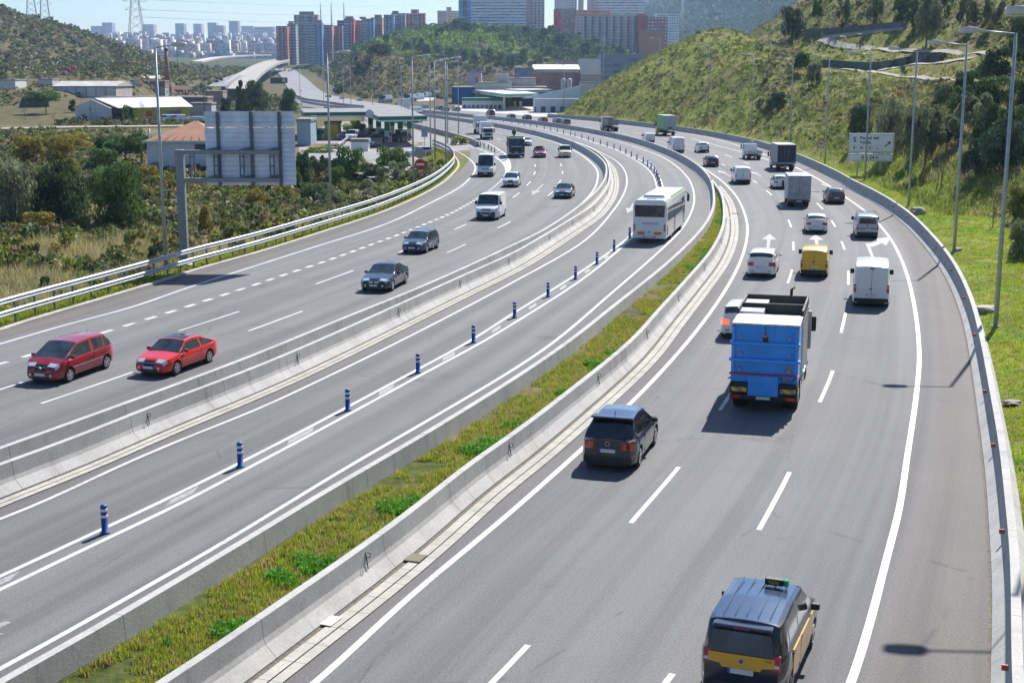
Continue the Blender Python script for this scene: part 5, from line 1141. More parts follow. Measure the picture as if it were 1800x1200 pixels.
def sp(zx, zy): return 1490+zx/S1, 225+zy/S1
def txt(body, zx, zy, size, al='LEFT'):
    px_, py_ = sp(zx, zy); return textmesh('lettering', body, size, kk, p1, (sx_(px_), -.058, sz_(py_)), (R(90), 0, 0), .003, al, sx=1.12)
txt('Portal del', 385, 330, .52); txt('Vallès', 385, 470, .52); txt('S', 222, 385, .78, 'CENTER'); txt('0 a 24 h', 735, 965, .56, 'CENTER')
def box_outline(m, zx0, zx1, zy0, zy1, w_=.018):
    a, b_ = sp(zx0, zy0); c, d = sp(zx1, zy1); X0, X1, Z1, Z0 = sx_(a), sx_(c), sz_(b_), sz_(d)
    m.box(X0, X1, -.056, -.052, Z0, Z0+w_); m.box(X0, X1, -.056, -.052, Z1-w_, Z1); m.box(X0, X0+w_, -.056, -.052, Z0+w_, Z1-w_); m.box(X1-w_, X1, -.056, -.052, Z0+w_, Z1-w_)
m = MB(); [box_outline(m, *q) for q in ((135, 305, 285, 475), (115, 290, 560, 725), (355, 520, 560, 725), (625, 795, 560, 725), (875, 1050, 560, 725))]; m.build('symbol_frames', simple('frame_grey', (.2, .2, .25)), p1)
def P2(zx, zy): a, b_ = sp(zx, zy); return (sx_(a), sz_(b_))
m = MB(); m.prism([P2(1180, 590), P2(1310, 485), P2(1240, 475), P2(1380, 430), P2(1345, 570), P2(1325, 505), P2(1205, 615)], 'y', -.058, -.052)
m.build('arrow', kk, p1)
m = MB(); m.prism([P2(180, 600), P2(240, 600), P2(230, 640), P2(235, 690), P2(190, 690), P2(195, 640)], 'y', -.058, -.052); m.build('symbol', kk, p1)
m = MB(); m.prism([P2(415, 610), P2(470, 610), P2(480, 625), P2(465, 650), P2(500, 672), P2(400, 672), P2(425, 655)], 'y', -.058, -.052); m.build('symbol', kk, p1)
m = MB(); [m.prism([P2(x, 600), P2(x+18, 600), P2(x+18, 700), P2(x, 700)], 'y', -.058, -.052) for x in (690, 735)]; m.build('symbol', kk, p1)
m = MB(); m.prism([P2(905, 675), P2(930, 655), P2(985, 655), P2(1010, 675)], 'y', -.058, -.052); m.build('symbol', kk, p1)
# ---- other small signs on the left
for px_, y0_, y1_, base, w_, col, lab in ((746.5, 223, 241, 258, 11, (.25, .3, .42), 'grey blue sign board on a thin post beside the slip road wall'), (588, 155, 161.5, 170, 5, (.03, .12, .45), 'small blue direction board below the brown knoll'),
                                          (705, 161, 169, 184, 5, (.05, .12, .5), 'small blue round-arrow board beside the parked lorries'), (784, 170, 178, 186, 6, (.03, .15, .5), 'small blue board left of the blue building')):
    b_ = gnd(px_, max(base, 170)); Y = b_[1]; sc = F/(Y*CP+2.4); e = empty('sign_board', (b_[0], b_[1], 0), 0, lab, 'sign')
    z0 = atd(px_, y1_, Y)[2]; z1 = atd(px_, y0_, Y)[2]; hw_ = w_/2/sc
    MB().tube([(0, .05, 0), (0, .05, z1)], .06, 6).build('post', STEEL, e); MB().bbox(-hw_, hw_, -.03, .03, z0, z1, .01).build('board', simple('board_%d' % int(px_), col), e)
# boulder etc. on the verge
def rock(lab, px, py, s, col=(.30, .28, .25)):
    q = gnd(px, py, .15); bm = bmesh.new(); bmesh.ops.create_icosphere(bm, subdivisions=3, radius=1)
    for v in bm.verts:
        n = vnoise(np.array([v.co.x*2+px]), np.array([v.co.y*2+v.co.z*1.7]), 1., 4)[0]; v.co *= 1+.28*n; v.co = Vector((max(-.8, min(.85, v.co.x))*s[0], v.co.y*s[1], max(-.3, min(.62, v.co.z))*s[2]))
    me = bpy.data.meshes.new('boulder'); bm.to_mesh(me); bm.free(); me.materials.append(simple('stone_%d' % int(px), col, .9, var=.25, nscale=3)); o = bpy.data.objects.new('boulder', me); COL.objects.link(o)
    o.location = (q[0], q[1], tz1(q[0], q[1])+.1); return tag(o, lab, 'boulder')
rock('angular grey boulder resting against the right barrier beside a lamp post', 1612, 377, (.75, .8, .8)); rock('low pale boulder on the verge near the tall lamp post', 1733, 545, (.8, .5, .45), (.36, .34, .3)); rock('flat pale stone at the foot of the second lamp post', 1682, 441, (.4, .3, .2), (.3, .29, .26)); rock('broken pale rubble lying beside the barrier on the green verge', 1779, 705, (.4, .35, .14), (.24, .22, .2))
# ================================================================== VEGETATION
def leafmat(name, rnd=.18, tr=.3, tint=(1, 1, 1)):
    m, t, b = newmat(name); a = nn(t, 'ShaderNodeAttribute', attribute_name='tint').outputs['Color']
    oi = nn(t, 'ShaderNodeObjectInfo'); c = mixc(t, 1.0, a, mixc(t, oi.outputs['Random'], tuple(x*(1-rnd) for x in tint), tuple(x*(1+rnd) for x in tint)), 'MULTIPLY')
    n = noise(t, 1.3, 3, .6, objco(t)); c = mixc(t, 1.0, c, mixc(t, ramp(t, n, .3, .7), (.85, .88, .9), (1.15, 1.1, 1.0)), 'MULTIPLY')
    t.links.new(c, b.inputs['Base Color']); b.inputs['Roughness'].default_value = .65; b.inputs['Specular IOR Level'].default_value = .25
    c = mixc(t, 1.0, c, (1.75, 1.75, 1.6), 'MULTIPLY'); t.links.new(c, b.inputs['Base Color']); tl = nn(t, 'ShaderNodeBsdfTranslucent'); t.links.new(c, tl.inputs['Color']); mx = nn(t, 'ShaderNodeMixShader'); mx.inputs[0].default_value = tr
    out = t.nodes['Material Output']; t.links.new(b.outputs[0], mx.inputs[1]); t.links.new(tl.outputs[0], mx.inputs[2]); t.links.new(mx.outputs[0], out.inputs['Surface']); return m
LEAF = leafmat('foliage'); GRASSM = leafmat('grass_blades', 0, .4)
BARK = simple('bark', (.10, .08, .06), .95, var=.35, nscale=5); TWIG = simple('twig', (.16, .135, .12), .95, var=.25)
def rand_unit(n):
    v = rng.normal(size=(n, 3)); return v/np.linalg.norm(v, axis=1)[:, None]
def leafquads(C, size, nrm=None, flat=.5):
    """one small quad per point, random orientation biased to nrm"""
    n = len(C); a = rand_unit(n)
    if nrm is not None: a = a*(1-flat)+nrm*flat; a /= np.linalg.norm(a, axis=1)[:, None]
    u = np.cross(a, rand_unit(n)); u /= np.linalg.norm(u, axis=1)[:, None]+1e-9; v = np.cross(a, u)
    s = (size*rng.uniform(.6, 1.4, n))[:, None]; u = u*s; v = v*s*rng.uniform(.5, 1.0, n)[:, None]
    V = np.stack([C-u*.5, C-v*.5, C+u*.5, C+v*.5], 1).reshape(-1, 3); Fq = np.arange(4*n).reshape(n, 4); return V, Fq
def crown(nblob, nleaf, size, shape='round', seed=0):
    """unit crown: x,y in -1..1, z 0..1; returns V, F, per-vertex shade"""
    r_ = np.random.default_rng(seed); blobs = []
    for k in range(nblob):
        if shape == 'umbrella': a = r_.uniform(0, 2*np.pi); r = np.sqrt(r_.uniform(0, 1))*.78; c = (r*math.cos(a), r*math.sin(a), .5+.28*(1-r*r)+r_.uniform(-.06, .06)); br = r_.uniform(.2, .32)
        elif shape == 'pine': z = r_.uniform(.12, .95); r = (1-z)**.7*.75*np.sqrt(r_.uniform(.1, 1)); a = r_.uniform(0, 2*np.pi); c = (r*math.cos(a), r*math.sin(a), z); br = r_.uniform(.13, .24)*(1.25-z*.6)
        elif shape == 'column': z = r_.uniform(.08, .95); a = r_.uniform(0, 2*np.pi); r = .25*math.sin(np.pi*min(z+.15, 1)); c = (r*math.cos(a), r*math.sin(a), z); br = r_.uniform(.2, .3)
        elif shape == 'open': z = r_.uniform(.3, .92); a = r_.uniform(0, 2*np.pi); r = math.sqrt(max(0, 1-((z-.6)/.42)**2))*.8*np.sqrt(r_.uniform(.2, 1)); c = (r*math.cos(a), r*math.sin(a), z); br = r_.uniform(.15, .27)
        else: z = r_.uniform(.1, .85); a = r_.uniform(0, 2*np.pi); r = math.sqrt(max(0, 1-((z-.42)/.62)**2))*.75*np.sqrt(r_.uniform(.1, 1)); c = (r*math.cos(a), r*math.sin(a), z); br = r_.uniform(.22, .4)
        blobs.append((*c, br, r_.uniform(.62, 1.4)))
    blobs = np.array(blobs); w_ = blobs[:, 3]**2; k = r_.choice(nblob, nleaf, p=w_/w_.sum()); d = r_.normal(size=(nleaf, 3)); d /= np.linalg.norm(d, axis=1)[:, None]; d[:, 2] = np.abs(d[:, 2])*np.where(r_.uniform(size=nleaf) < .72, 1, -1)
    rad = blobs[k, 3][:, None]*(.55+.5*r_.uniform(size=(nleaf, 1))**.6); C = blobs[k, :3]+d*rad*np.array([1, 1, .62 if shape in ('umbrella', 'round') else .75])
    V, Fq = leafquads(C, size, d, .45); sh = np.repeat(blobs[k, 4]*r_.uniform(.75, 1.25, nleaf), 4); return V, Fq, sh
CROWN = {}
def crownmesh(key, shape, nblob, nleaf, size, col, seed):
    if key in CROWN: return CROWN[key]
    V, Fq, sh = crown(nblob, nleaf, size, shape, seed); cols = np.array(col)[None]*sh[:, None]
    o = mesh_np('crown', V, Fq, LEAF, cols=cols); me = o.data; bpy.data.objects.remove(o); CROWN[key] = me; return me
def trunkmesh(key, h, r, lean=.05, branches=4, top=.75):
    if key in CROWN: return CROWN[key]
    m = MB(); P = [(0, 0, -.3), (lean*.3, 0, h*.35), (lean, lean*.5, h*top)]; m.tube(P, [r, r*.8, r*.35], 8)
    for k in range(branches):
        a = k*2.4+.5; z0 = h*(.35+.35*k/max(1, branches)); m.tube([(lean*.5, 0, z0), (math.cos(a)*h*.16, math.sin(a)*h*.16, z0+h*.13), (math.cos(a)*h*.28, math.sin(a)*h*.28, z0+h*.2)], [r*.5, r*.32, r*.12], 5)
    o = m.build('trunk', BARK); me = o.data; bpy.data.objects.remove(o); CROWN[key] = me; return me
GREENS = dict(dark=(.036, .064, .026), pine=(.055, .098, .03), olive=(.095, .11, .06), grey=(.125, .14, .09), bright=(.09, .13, .025), blue=(.03, .055, .035), gold=(.165, .14, .03), dry=(.17, .13, .075), yell=(.12, .13, .035))
NL = {0: 6500, 1: 4400, 2: 1600, 3: 450}
def tree(label, px, py, hpx, wpx, shape='round', col='dark', name='tree', group=None, pos=None, cat='tree', crown0=.0, Y=None, sd=None):
    P = (raymarch(px, py) if pos is None else pos)
    if P is None: return
    x, y, z = P; sc = F/(y*CP+max(0, (H-z))*SP); h = hpx/sc/ (CP if y < 60 else 1); w_ = wpx/sc/2
    lod = 0 if max(hpx, wpx) > 85 else 1 if max(hpx, wpx) > 45 else 2 if max(hpx, wpx) > 20 else 3
    sd = int(px*7+py) % 3 if sd is None else sd; nl = NL[lod]; size = [.066, .085, .13, .2][lod]*(1.0 if shape != 'umbrella' else 1.0)
    key = (shape, col, lod, sd); me = crownmesh(key, shape, {0: 34, 1: 24, 2: 14, 3: 9}[lod], nl, size, GREENS[col], sd*13+lod*5+hash(shape) % 7 if False else sd*13+lod*5+len(shape))
    e = empty(name, (x, y, z-.1), random.uniform(0, 6.28), label, cat, group)
    c = bpy.data.objects.new('crown', me); COL.objects.link(c); c.parent = e; c.scale = (w_, w_, h*(1-crown0)); c.location = (0, 0, h*crown0)
    if shape in ('umbrella', 'open', 'pine') or crown0 > 0 or lod < 2:
        t = bpy.data.objects.new('trunk', trunkmesh(('t', shape), 1.0, .035 if shape != 'open' else .025, .03, 5, .8)); COL.objects.link(t); t.parent = e; t.scale = (max(h*.8, .5), max(h*.8, .5), h)
    return e
def baretree(label, px, py, hpx, wpx, group=None, name='bare_tree', dens=1.0, col=None):
    P = raymarch(px, py); x, y, z = P; sc = F/(y*CP+max(0, H-z)*SP); h = hpx/sc; w_ = wpx/sc/2
    key = ('bare', int(px) % 3)
    if key not in CROWN:
        m = MB(); rr = random.Random(int(px)); 
        def br(p, d, L, r, lv):
            q = p+d*L; m.tube([p, q], [r, r*.6], 4, False)
            if lv == 0: return
            for k in range(3 if lv > 1 else 4):
                nd = (d+Vector((rr.uniform(-.75, .75), rr.uniform(-.75, .75), rr.uniform(-.1, .5)))).normalized(); br(p+d*L*rr.uniform(.55, 1), nd, L*rr.uniform(.5, .75), r*.5, lv-1)
        br(Vector((0, 0, 0)), Vector((0, 0, 1)), .34, .022, 5)
        me = m.build('branches', TWIG); CROWN[key] = me.data; bpy.data.objects.remove(me)
    e = empty(name, (x, y, z-.1), random.uniform(0, 6), label, 'tree', group); c = bpy.data.objects.new('branches', CROWN[key]); COL.objects.link(c); c.parent = e; c.scale = (w_*1.5, w_*1.5, h*1.1); return e
# ---- individual trees, left side
T = tree
T('grey green bushy tree at the left picture edge above the golden shrubs', 20, 405, 125, 105, 'round', 'grey')
T('dark green tree standing right behind the golden shrubs at the left', 105, 400, 118, 105, 'round', 'dark')
T('big dark pine left of the first street lamp', 212, 408, 122, 112, 'round', 'pine')
T('mid green bushy tree between the left edge and the dark pines', 62, 345, 50, 80, 'round', 'olive')
T('rounded green stone pine in front of the other pines left of the house', 178, 308, 52, 72, 'round', 'pine')
T('tall stone pine close to the white house wall', 222, 298, 62, 78, 'umbrella', 'pine')
T('dark stone pine behind the rounded one, left of the white house', 196, 282, 46, 66, 'umbrella', 'dark')
T('dense low pine directly left of the chimney pipe of the white house', 250, 290, 58, 52, 'umbrella', 'pine')
T('wide umbrella pine in front of the grey warehouse', 81, 200, 42, 66, 'umbrella', 'pine')
T('small dark cypress-like tree right of the wide umbrella pine', 129, 198, 24, 20, 'round', 'dark')
T('small round tree in front of the yellow warehouse', 226, 213, 27, 26, 'round', 'pine')
baretree('bare tree in front of the yellow warehouse', 251, 217, 50, 44); baretree('thin bare tree right of the taller bare tree at the yellow warehouse', 275, 216, 42, 34); baretree('bare shrubby tree left of the yellow warehouse', 160, 212, 30, 36); baretree('bare tree at the left of the umbrella pine', 45, 212, 32, 34); baretree('spreading bare tree beside the warehouse track', 96, 218, 26, 36)
T('dark conifer directly behind the left part of the gantry panel', 425, 206, 62, 42, 'pine', 'dark'); T('broad dark conifer above the middle of the gantry panel', 450, 200, 60, 56, 'round', 'dark'); T('dark conifer above the right end of the gantry panel', 506, 205, 52, 34, 'round', 'dark')
T('small dark tree at the left of the conifers above the panel', 398, 206, 34, 26, 'round', 'blue')
baretree('bare rounded shrub between the conifers above the gantry panel', 463, 202, 36, 52)
T('dark rounded pine in front of the filling station forecourt', 613, 322, 68, 68, 'round', 'pine'); T('low dark round pine right of the forecourt canopy front', 688, 300, 42, 68, 'round', 'pine'); T('dark green tree right beside the gantry panel', 535, 330, 64, 34, 'round', 'dark'); T('olive tree left of the dark forecourt pine', 563, 325, 50, 44, 'open', 'olive')
T('pale grey leafy bush in front of the low round pine', 683, 335, 40, 60, 'open', 'grey', 'bush', cat='bush'); T('grey green thicket bush below the forecourt wall', 640, 352, 40, 70, 'round', 'grey', 'bush', cat='bush')
T('dark low bush under the gantry panel edge', 548, 365, 42, 60, 'round', 'dark', 'bush', cat='bush'); T('olive bush left of the second street lamp foot', 600, 372, 36, 50, 'round', 'olive', 'bush', cat='bush')
T('golden yellow leafy shrub at the lower left', 62, 418, 52, 84, 'round', 'gold', 'shrub', cat='shrub'); T('golden reed clump between the dark pines', 200, 408, 44, 36, 'open', 'yell', 'shrub', cat='shrub'); T('yellow green rounded shrub in front of the pine trunks', 148, 415, 34, 42, 'round', 'yell', 'shrub', cat='shrub')
T('orange golden reed clump right of the gantry column', 361, 412, 50, 52, 'column', 'gold', 'reeds', cat='reeds'); T('green yellow reed clump next to the orange reeds', 402, 418, 32, 46, 'open', 'yell', 'reeds', cat='reeds')
for i, (a, b_, h_, w_, cc) in enumerate([(50, 290, 52, 62, 'gold'), (105, 292, 54, 70, 'gold'), (135, 268, 36, 60, 'gold'), (85, 262, 34, 70, 'yell'), (120, 320, 44, 60, 'yell'), (30, 330, 40, 50, 'olive'), (155, 345, 40, 50, 'grey'), (265, 330, 40, 50, 'gold'), (455, 372, 44, 60, 'gold'), (502, 358, 36, 50, 'gold'), (255, 365, 36, 40, 'dry')]):
    T('%s autumn shrub in the thicket left of the white house, %s of eleven' % ({'gold': 'golden', 'yell': 'yellow green', 'olive': 'olive', 'grey': 'grey', 'dry': 'dry brown'}[cc], ['first', 'second', 'third', 'fourth', 'fifth', 'sixth', 'seventh', 'eighth', 'ninth', 'tenth', 'eleventh'][i]), a, b_, h_, w_, 'round', cc, 'shrub', 'autumn shrubs of the left thicket', cat='shrub')
T('dark green bush at the foot of the first street lamp', 278, 466, 40, 40, 'round', 'dark', 'bush', cat='bush'); T('small dark bush behind the guard rail at the far left', 82, 515, 34, 30, 'round', 'pine', 'bush', cat='bush'); T('grey green spreading bush behind the guard rail left of the gantry column', 190, 487, 30, 72, 'round', 'grey', 'bush', cat='bush'); T('dark ragged bush next to the spreading bush behind the guard rail', 235, 478, 24, 50, 'round', 'olive', 'bush', cat='bush')
# dead trunk
for lab, pts, r in (('dead dark snag behind the first street lamp', [(296, 366), (297, 335), (286, 337), (270, 345)], .22), ('pale fallen dead trunk right of the gantry column', [(352, 342), (372, 352), (392, 364), (406, 370)], .2)):
    b_ = raymarch(pts[0][0], pts[0][1]+6); Y = b_[1]; P = [atd(a, c, Y-k*.4) for k, (a, c) in enumerate(pts)]; o = MB().tube([tuple(q) for q in P], [r, r*.8, r*.6, r*.3], 7).build('dead_trunk', simple('deadwood', (.16, .14, .12), .95, var=.3)); tag(o, lab, 'dead tree')
# right side trees
RT = [(1628, 84, 86, 58, 'open', 'grey', 'tall pale pine standing on the terrace path below the hill'), (1480, 42, 44, 34, 'open', 'olive', 'slim pine above the stone wall on the hill'), (1392, 66, 56, 48, 'round', 'blue', 'dark shrub mass at the bend of the upper path'), (1535, 46, 48, 40, 'open', 'olive', 'pine on the crest right of the slim pine'), (1700, 50, 52, 50, 'open', 'olive', 'crest pine behind the second lamp arm'), (1745, 48, 50, 44, 'open', 'grey', 'grey crest pine near the top right corner'), (1660, 30, 44, 40, 'open', 'pine', 'small dark crest pine near the tall pale pine'),
      (1438, 40, 44, 30, 'open', 'pine', 'dark pine next to the pylon'), (1585, 42, 46, 44, 'round', 'dark', 'dark crest tree above the hedge shade'), (1748, 142, 62, 66, 'round', 'dark', 'dark tree at the end of the terrace paths'), (1790, 120, 60, 50, 'open', 'pine', 'pine at the right picture edge beside the terrace paths'),
      (1745, 190, 60, 78, 'round', 'pine', 'large green tree below the path ends'), (1792, 215, 80, 60, 'round', 'dark', 'large dark tree at the right edge below the paths'), (1712, 232, 66, 70, 'open', 'grey', 'grey leafed tree beside the first tall lamp post'), (1765, 300, 92, 92, 'round', 'blue', 'deep shaded tree mass at the right edge'),
      (1566, 268, 96, 60, 'round', 'grey', 'tall grey green tree directly behind the services sign'), (1512, 250, 66, 44, 'round', 'dark', 'dark tree left of the services sign'), (1625, 296, 104, 58, 'open', 'olive', 'slender olive green tree right of the services sign'), (1602, 284, 88, 46, 'round', 'olive', 'mid green tree between the services sign and the slender tree'), (1664, 268, 60, 60, 'open', 'grey', 'silvery bush tree above the bare thicket'),
      (1790, 455, 70, 50, 'round', 'olive', 'dark olive bush at the right edge beside the verge'), (1788, 385, 60, 50, 'round', 'yell', 'yellow green bush at the right edge above the verge'), (1408, 130, 36, 34, 'round', 'dark', 'dark rounded bush below the terrace wall end'), (1432, 150, 40, 36, 'round', 'grey', 'grey brown bush beside the dark rounded bush'), (1660, 107, 16, 20, 'round', 'dark', 'small dark bush on the lower terrace'), (1589, 134, 20, 12, 'round', 'olive', 'tiny cypress bush at the lower path fork'),
      (1735, 262, 84, 70, 'round', 'dark', 'dark tree between the second and the first tall lamp post'), (1690, 205, 58, 60, 'round', 'pine', 'dense green tree above the silvery bush tree'), (1775, 250, 70, 70, 'round', 'pine', 'broad green tree above the shaded mass at the right edge'), (1720, 310, 70, 70, 'round', 'blue', 'dark shaded tree above the leafless thicket'), (1700, 170, 46, 50, 'round', 'dark', 'dark tree just below the lower footpath end'), (1660, 180, 34, 50, 'round', 'olive', 'olive bush below the lower footpath'), (1790, 80, 50, 50, 'round', 'dark', 'dark tree behind the nearest lamp arm'), (1610, 50, 50, 46, 'round', 'dark', 'dark crest tree behind the tall pale pine'),
      (1370, 190, 30, 40, 'round', 'blue', 'dark bush half way up the slope near a lamp post'), (1345, 200, 30, 40, 'round', 'olive', 'olive bush left of the dark slope bush')]
for a, b_, h_, w_, sh, cc, lab in RT: T(lab, a, b_, h_, w_, sh, cc, 'bush' if 'bush' in lab and 'tree' not in lab else 'tree', cat='bush' if 'bush' in lab and 'tree' not in lab else 'tree')
for i, (a, b_, h_, w_) in enumerate([(1655, 330, 70, 80), (1700, 345, 70, 90), (1745, 400, 90, 80), (1650, 322, 40, 50), (1780, 350, 70, 60)]):
    baretree('grey leafless thicket shrub between verge and trees, %s from the services sign' % ordn(i), a, b_, h_*1.1, w_, 'leafless shrubs above the verge', 'bare_shrub')
# knoll trees
for a, b_, h_, w_, cc, lab in ((632, 138, 28, 28, 'blue', 'dark round tree on the brown knoll'), (628, 113, 16, 14, 'dark', 'small tree above the dark round knoll tree'), (648, 125, 20, 16, 'blue', 'slim dark tree right of the round knoll tree'), (667, 124, 16, 18, 'olive', 'greyish tree right of the slim knoll tree'), (597, 166, 18, 30, 'dark', 'dark bush at the left foot of the knoll'), (668, 95, 18, 46, 'dark', 'wide dark umbrella tree on the knoll crest'), (715, 120, 16, 20, 'olive', 'small olive tree at the right shoulder of the knoll'),
                              (808, 186, 14, 12, 'dark', 'small dark tree left of the blue building'), (1010, 165, 42, 26, 'dark', 'dark tree beside the storage silos'), (957, 152, 20, 8, 'blue', 'dark cypress in front of the brick workshop'), (978, 150, 24, 22, 'olive', 'olive tree left of the storage silos'), (990, 108, 18, 14, 'bright', 'light green palm-like tree above the workshops')):
    T(lab, a, b_, h_, w_, 'column' if 'cypress' in lab else 'round', cc)
for i, (a, b_) in enumerate([(675, 166), (700, 165), (735, 160), (690, 150), (720, 150), (655, 160)]): baretree('bare tree at the foot of the knoll, %s in the row' % ['first', 'second', 'third', 'fourth', 'fifth', 'sixth'][i], a, b_, 22, 20, 'bare trees below the knoll')
# ---- stuff: scrub and grasses, scattered in the world with density falling with distance
def w2p(x, y, z):
    dz = z-H; d = y*CP-dz*SP; return 900+F*x/d, 600-F*(y*SP+dz*CP)/d
def bush_template(n, seed): V, Fq, sh = crown(6, n, .26 if n > 60 else .4, 'round', seed); return V, Fq, sh
BT = {n: [bush_template(n, 100+n+k) for k in range(5)] for n in (34, 80, 170)}
def scatter(name, label, pts, r, h, cols, n, cat='scrub'):
    V = []; Cc = []; Fs = []; off = 0; k = rng.integers(0, 5, len(pts)); a = rng.uniform(0, 6.28, len(pts))
    for j in range(5):
        m = k == j; T_, Fq, sh = BT[n][j]; q = pts[m]; ca, sa = np.cos(a[m])[:, None], np.sin(a[m])[:, None]; R_ = r[m][:, None]; Hh = h[m][:, None]
        x = q[:, 0:1]+(T_[None, :, 0]*ca-T_[None, :, 1]*sa)*R_; y = q[:, 1:2]+(T_[None, :, 0]*sa+T_[None, :, 1]*ca)*R_; z = q[:, 2:3]-.08*Hh+T_[None, :, 2]*Hh
        V.append(np.stack([x, y, z], -1).reshape(-1, 3)); Cc.append((cols[m][:, None, :]*sh[None, :, None]).reshape(-1, 3)); cnt = m.sum(); nv = len(T_)
        Fs.append((Fq[None]+(np.arange(cnt)*nv)[:, None, None]).reshape(-1, 4)+off); off += cnt*nv
    o = mesh_np(name, np.vstack(V), np.vstack(Fs), LEAF, cols=np.vstack(Cc)); tag(o, label, cat, kind='stuff'); return o
def sample(n, Y0, Y1, pw, xr0=-.42, xr1=.42):
    u = rng.uniform(0, 1, n); Y = (Y0**(1-pw)+u*(Y1**(1-pw)-Y0**(1-pw)))**(1/(1-pw)) if pw != 1 else Y0*(Y1/Y0)**u
    X = rng.uniform(xr0, xr1, n)*Y; Z = terrain(X, Y); return X, Y, Z
PAL = np.array([(.085, .095, .035), (.125, .118, .062), (.05, .068, .026), (.165, .145, .085), (.10, .125, .032), (.135, .125, .098), (.065, .08, .042)])
def pick(n, w_): return PAL[rng.choice(len(PAL), n, p=np.array(w_)/sum(w_))]*rng.uniform(.8, 1.25, (n, 1))
# left field
X, Y, Z = sample(9000, 58, 330, 1.2, -.42, -.02); dk = -sdist(KB, X, Y); px_, py_ = w2p(X, Y, Z)
ok = (dk > 2.2) & ((Y > 125) | (rng.uniform(size=len(X)) < .12) | (fbm(X, Y, 12, 59) > .3)) & (Y < 330) & ~((px_ > 500) & (py_ < 300)) & ~((px_ > 255) & (px_ < 375) & (py_ < 292) & (py_ > 225)) & ~((py_ < 232) & (py_ > 221)); X, Y, Z = X[ok], Y[ok], Z[ok]; n = len(X)
nz = fbm(X, Y, 18, 61); near = Y < 95
r = rng.uniform(.5, 1.35, n)*np.where(near, .7, 1.15); h = r*rng.uniform(.7, 1.5, n)*np.where(near, .75, 1.0); cols = pick(n, (3, 1.5, 2.6, 1.3, 3.2, 1.8, 2.2)); cols = np.where((nz > .25)[:, None], cols*np.array([1.18, 1.06, .75]), cols)
f = Y < 110; P_ = np.stack([X, Y, Z], 1)
scatter('scrub', 'olive and brown scrub covering the field behind the guard rail', P_[f], r[f], h[f], cols[f], 170); scatter('scrub', 'distant olive and golden scrub of the left valley field', P_[~f], r[~f], h[~f], cols[~f], 80)
# left hill and beyond
X, Y, Z = sample(14000, 330, 1300, 1.3, -.40, -.12); ok = (X/Y < -.155) | (Y > 640); X, Y, Z = X[ok], Y[ok], Z[ok]; px_, py_ = w2p(X, Y, Z); ok = ~((py_ > 127) & (py_ < 131.5) & (px_ < 285)) & ~((py_ > 134) & (py_ < 218) & (px_ > -10) & (px_ < 395) & (rng.uniform(size=len(X)) < .8)) & (np.abs(X-np.interp(Y, FRC[:, 1], FRC[:, 0])) > 24) & (np.abs(X-np.interp(Y, VDC[:, 1], VDC[:, 0])) > 17); X, Y, Z = X[ok], Y[ok], Z[ok]; n = len(X)
r = rng.uniform(1.3, 3.4, n)*(.6+Y/1100)*np.where(Y < 560, .55, 1); scatter('scrub', 'dry brown and green scrub on the left hill', np.stack([X, Y, Z], 1), r, r*rng.uniform(.6, 1.1, n), pick(n, (2.4, 2.2, 2.8, 1.4, 1.6, 1.4, 2))*.8, 34)
# knoll
X, Y, Z = sample(6500, 470, 1050, 1.2, -.17, .0); ok = (Z > 5+np.maximum(Y-640, 0)*.021) | (Y > 640); ok &= (np.abs(X-np.interp(Y, FRC[:, 1], FRC[:, 0])) > 20); X, Y, Z = X[ok], Y[ok], Z[ok]; n = len(X); r = rng.uniform(1.2, 3, n)
scatter('scrub', 'brown thorny scrub on the knoll between the roads', np.stack([X, Y, Z], 1), r, r*rng.uniform(.6, 1.2, n), pick(n, (1, 3, 1, 3, .8, 3, 1)), 34)
# right hillside
X, Y, Z = sample(19000, 90, 470, 1.0, .0, .42); dw = sdist(W5b, X, Y); dw = np.where(Y > 372, np.minimum(np.abs(dw), X-(12+(Y-392)*.05)), dw); px_, py_ = w2p(X, Y, Z); PATHS = [[(1442, 70), (1476, 81), (1513, 85), (1591, 91), (1695, 94), (1760, 97)], [(1443, 69), (1487, 63), (1539, 56), (1591, 51)], [(1453, 121), (1497, 124), (1544, 130), (1591, 137), (1669, 142), (1719, 146)], [(1544, 126), (1591, 117), (1656, 111), (1709, 104)]]
def inpaths(px_, py_, tol=4.5):
    b = np.zeros(len(px_), bool)
    for p in PATHS:
        xs = [q[0] for q in p]; b |= (np.abs(py_-np.interp(px_, xs, [q[1] for q in p]))-2 < tol) & (px_ > xs[0]-8) & (px_ < xs[-1]+8)
    return b
terr = (px_ > 1410) & (px_ < 1720) & (py_ > 55) & (py_ < 145); verge = 8.5+fbm(X, Y, 7, 70)*2.5-5*sstep(Y, 150, 240)
ok = (dw > verge) & ~inpaths(px_, py_) & ~(terr & (rng.uniform(size=len(X)) < .8)); X, Y, Z, dw = X[ok], Y[ok], Z[ok], dw[ok]; n = len(X); px_ = px_[ok]; py_ = py_[ok]
r = rng.uniform(.3, .95, n)*(.5+Y/480); cols = pick(n, (2, 1.8, 1.8, 1.3, 2.4, 1.4, 2)); grn = (px_ < 1330)[:, None]; cols = np.where(grn & (fbm(X, Y, 12, 66) > -.25)[:, None], cols*np.array([1.1, 1.3, .75]), cols)
dkz = fbm(X, Y, 26, 68); big = (dkz > .1) & (px_ > 1330); cols = np.where(big[:, None], cols*.8, cols); r = np.where(big, r*1.3, r)
f = Y < 210; P_ = np.stack([X, Y, Z], 1); h = r*rng.uniform(.55, 1.1, n)
scatter('scrub', 'green and brown scrub above the verge on the right', P_[f], r[f], h[f], cols[f], 80); scatter('scrub', 'low green and brown scrub covering the steep right hillside', P_[~f], r[~f], h[~f], cols[~f], 34)
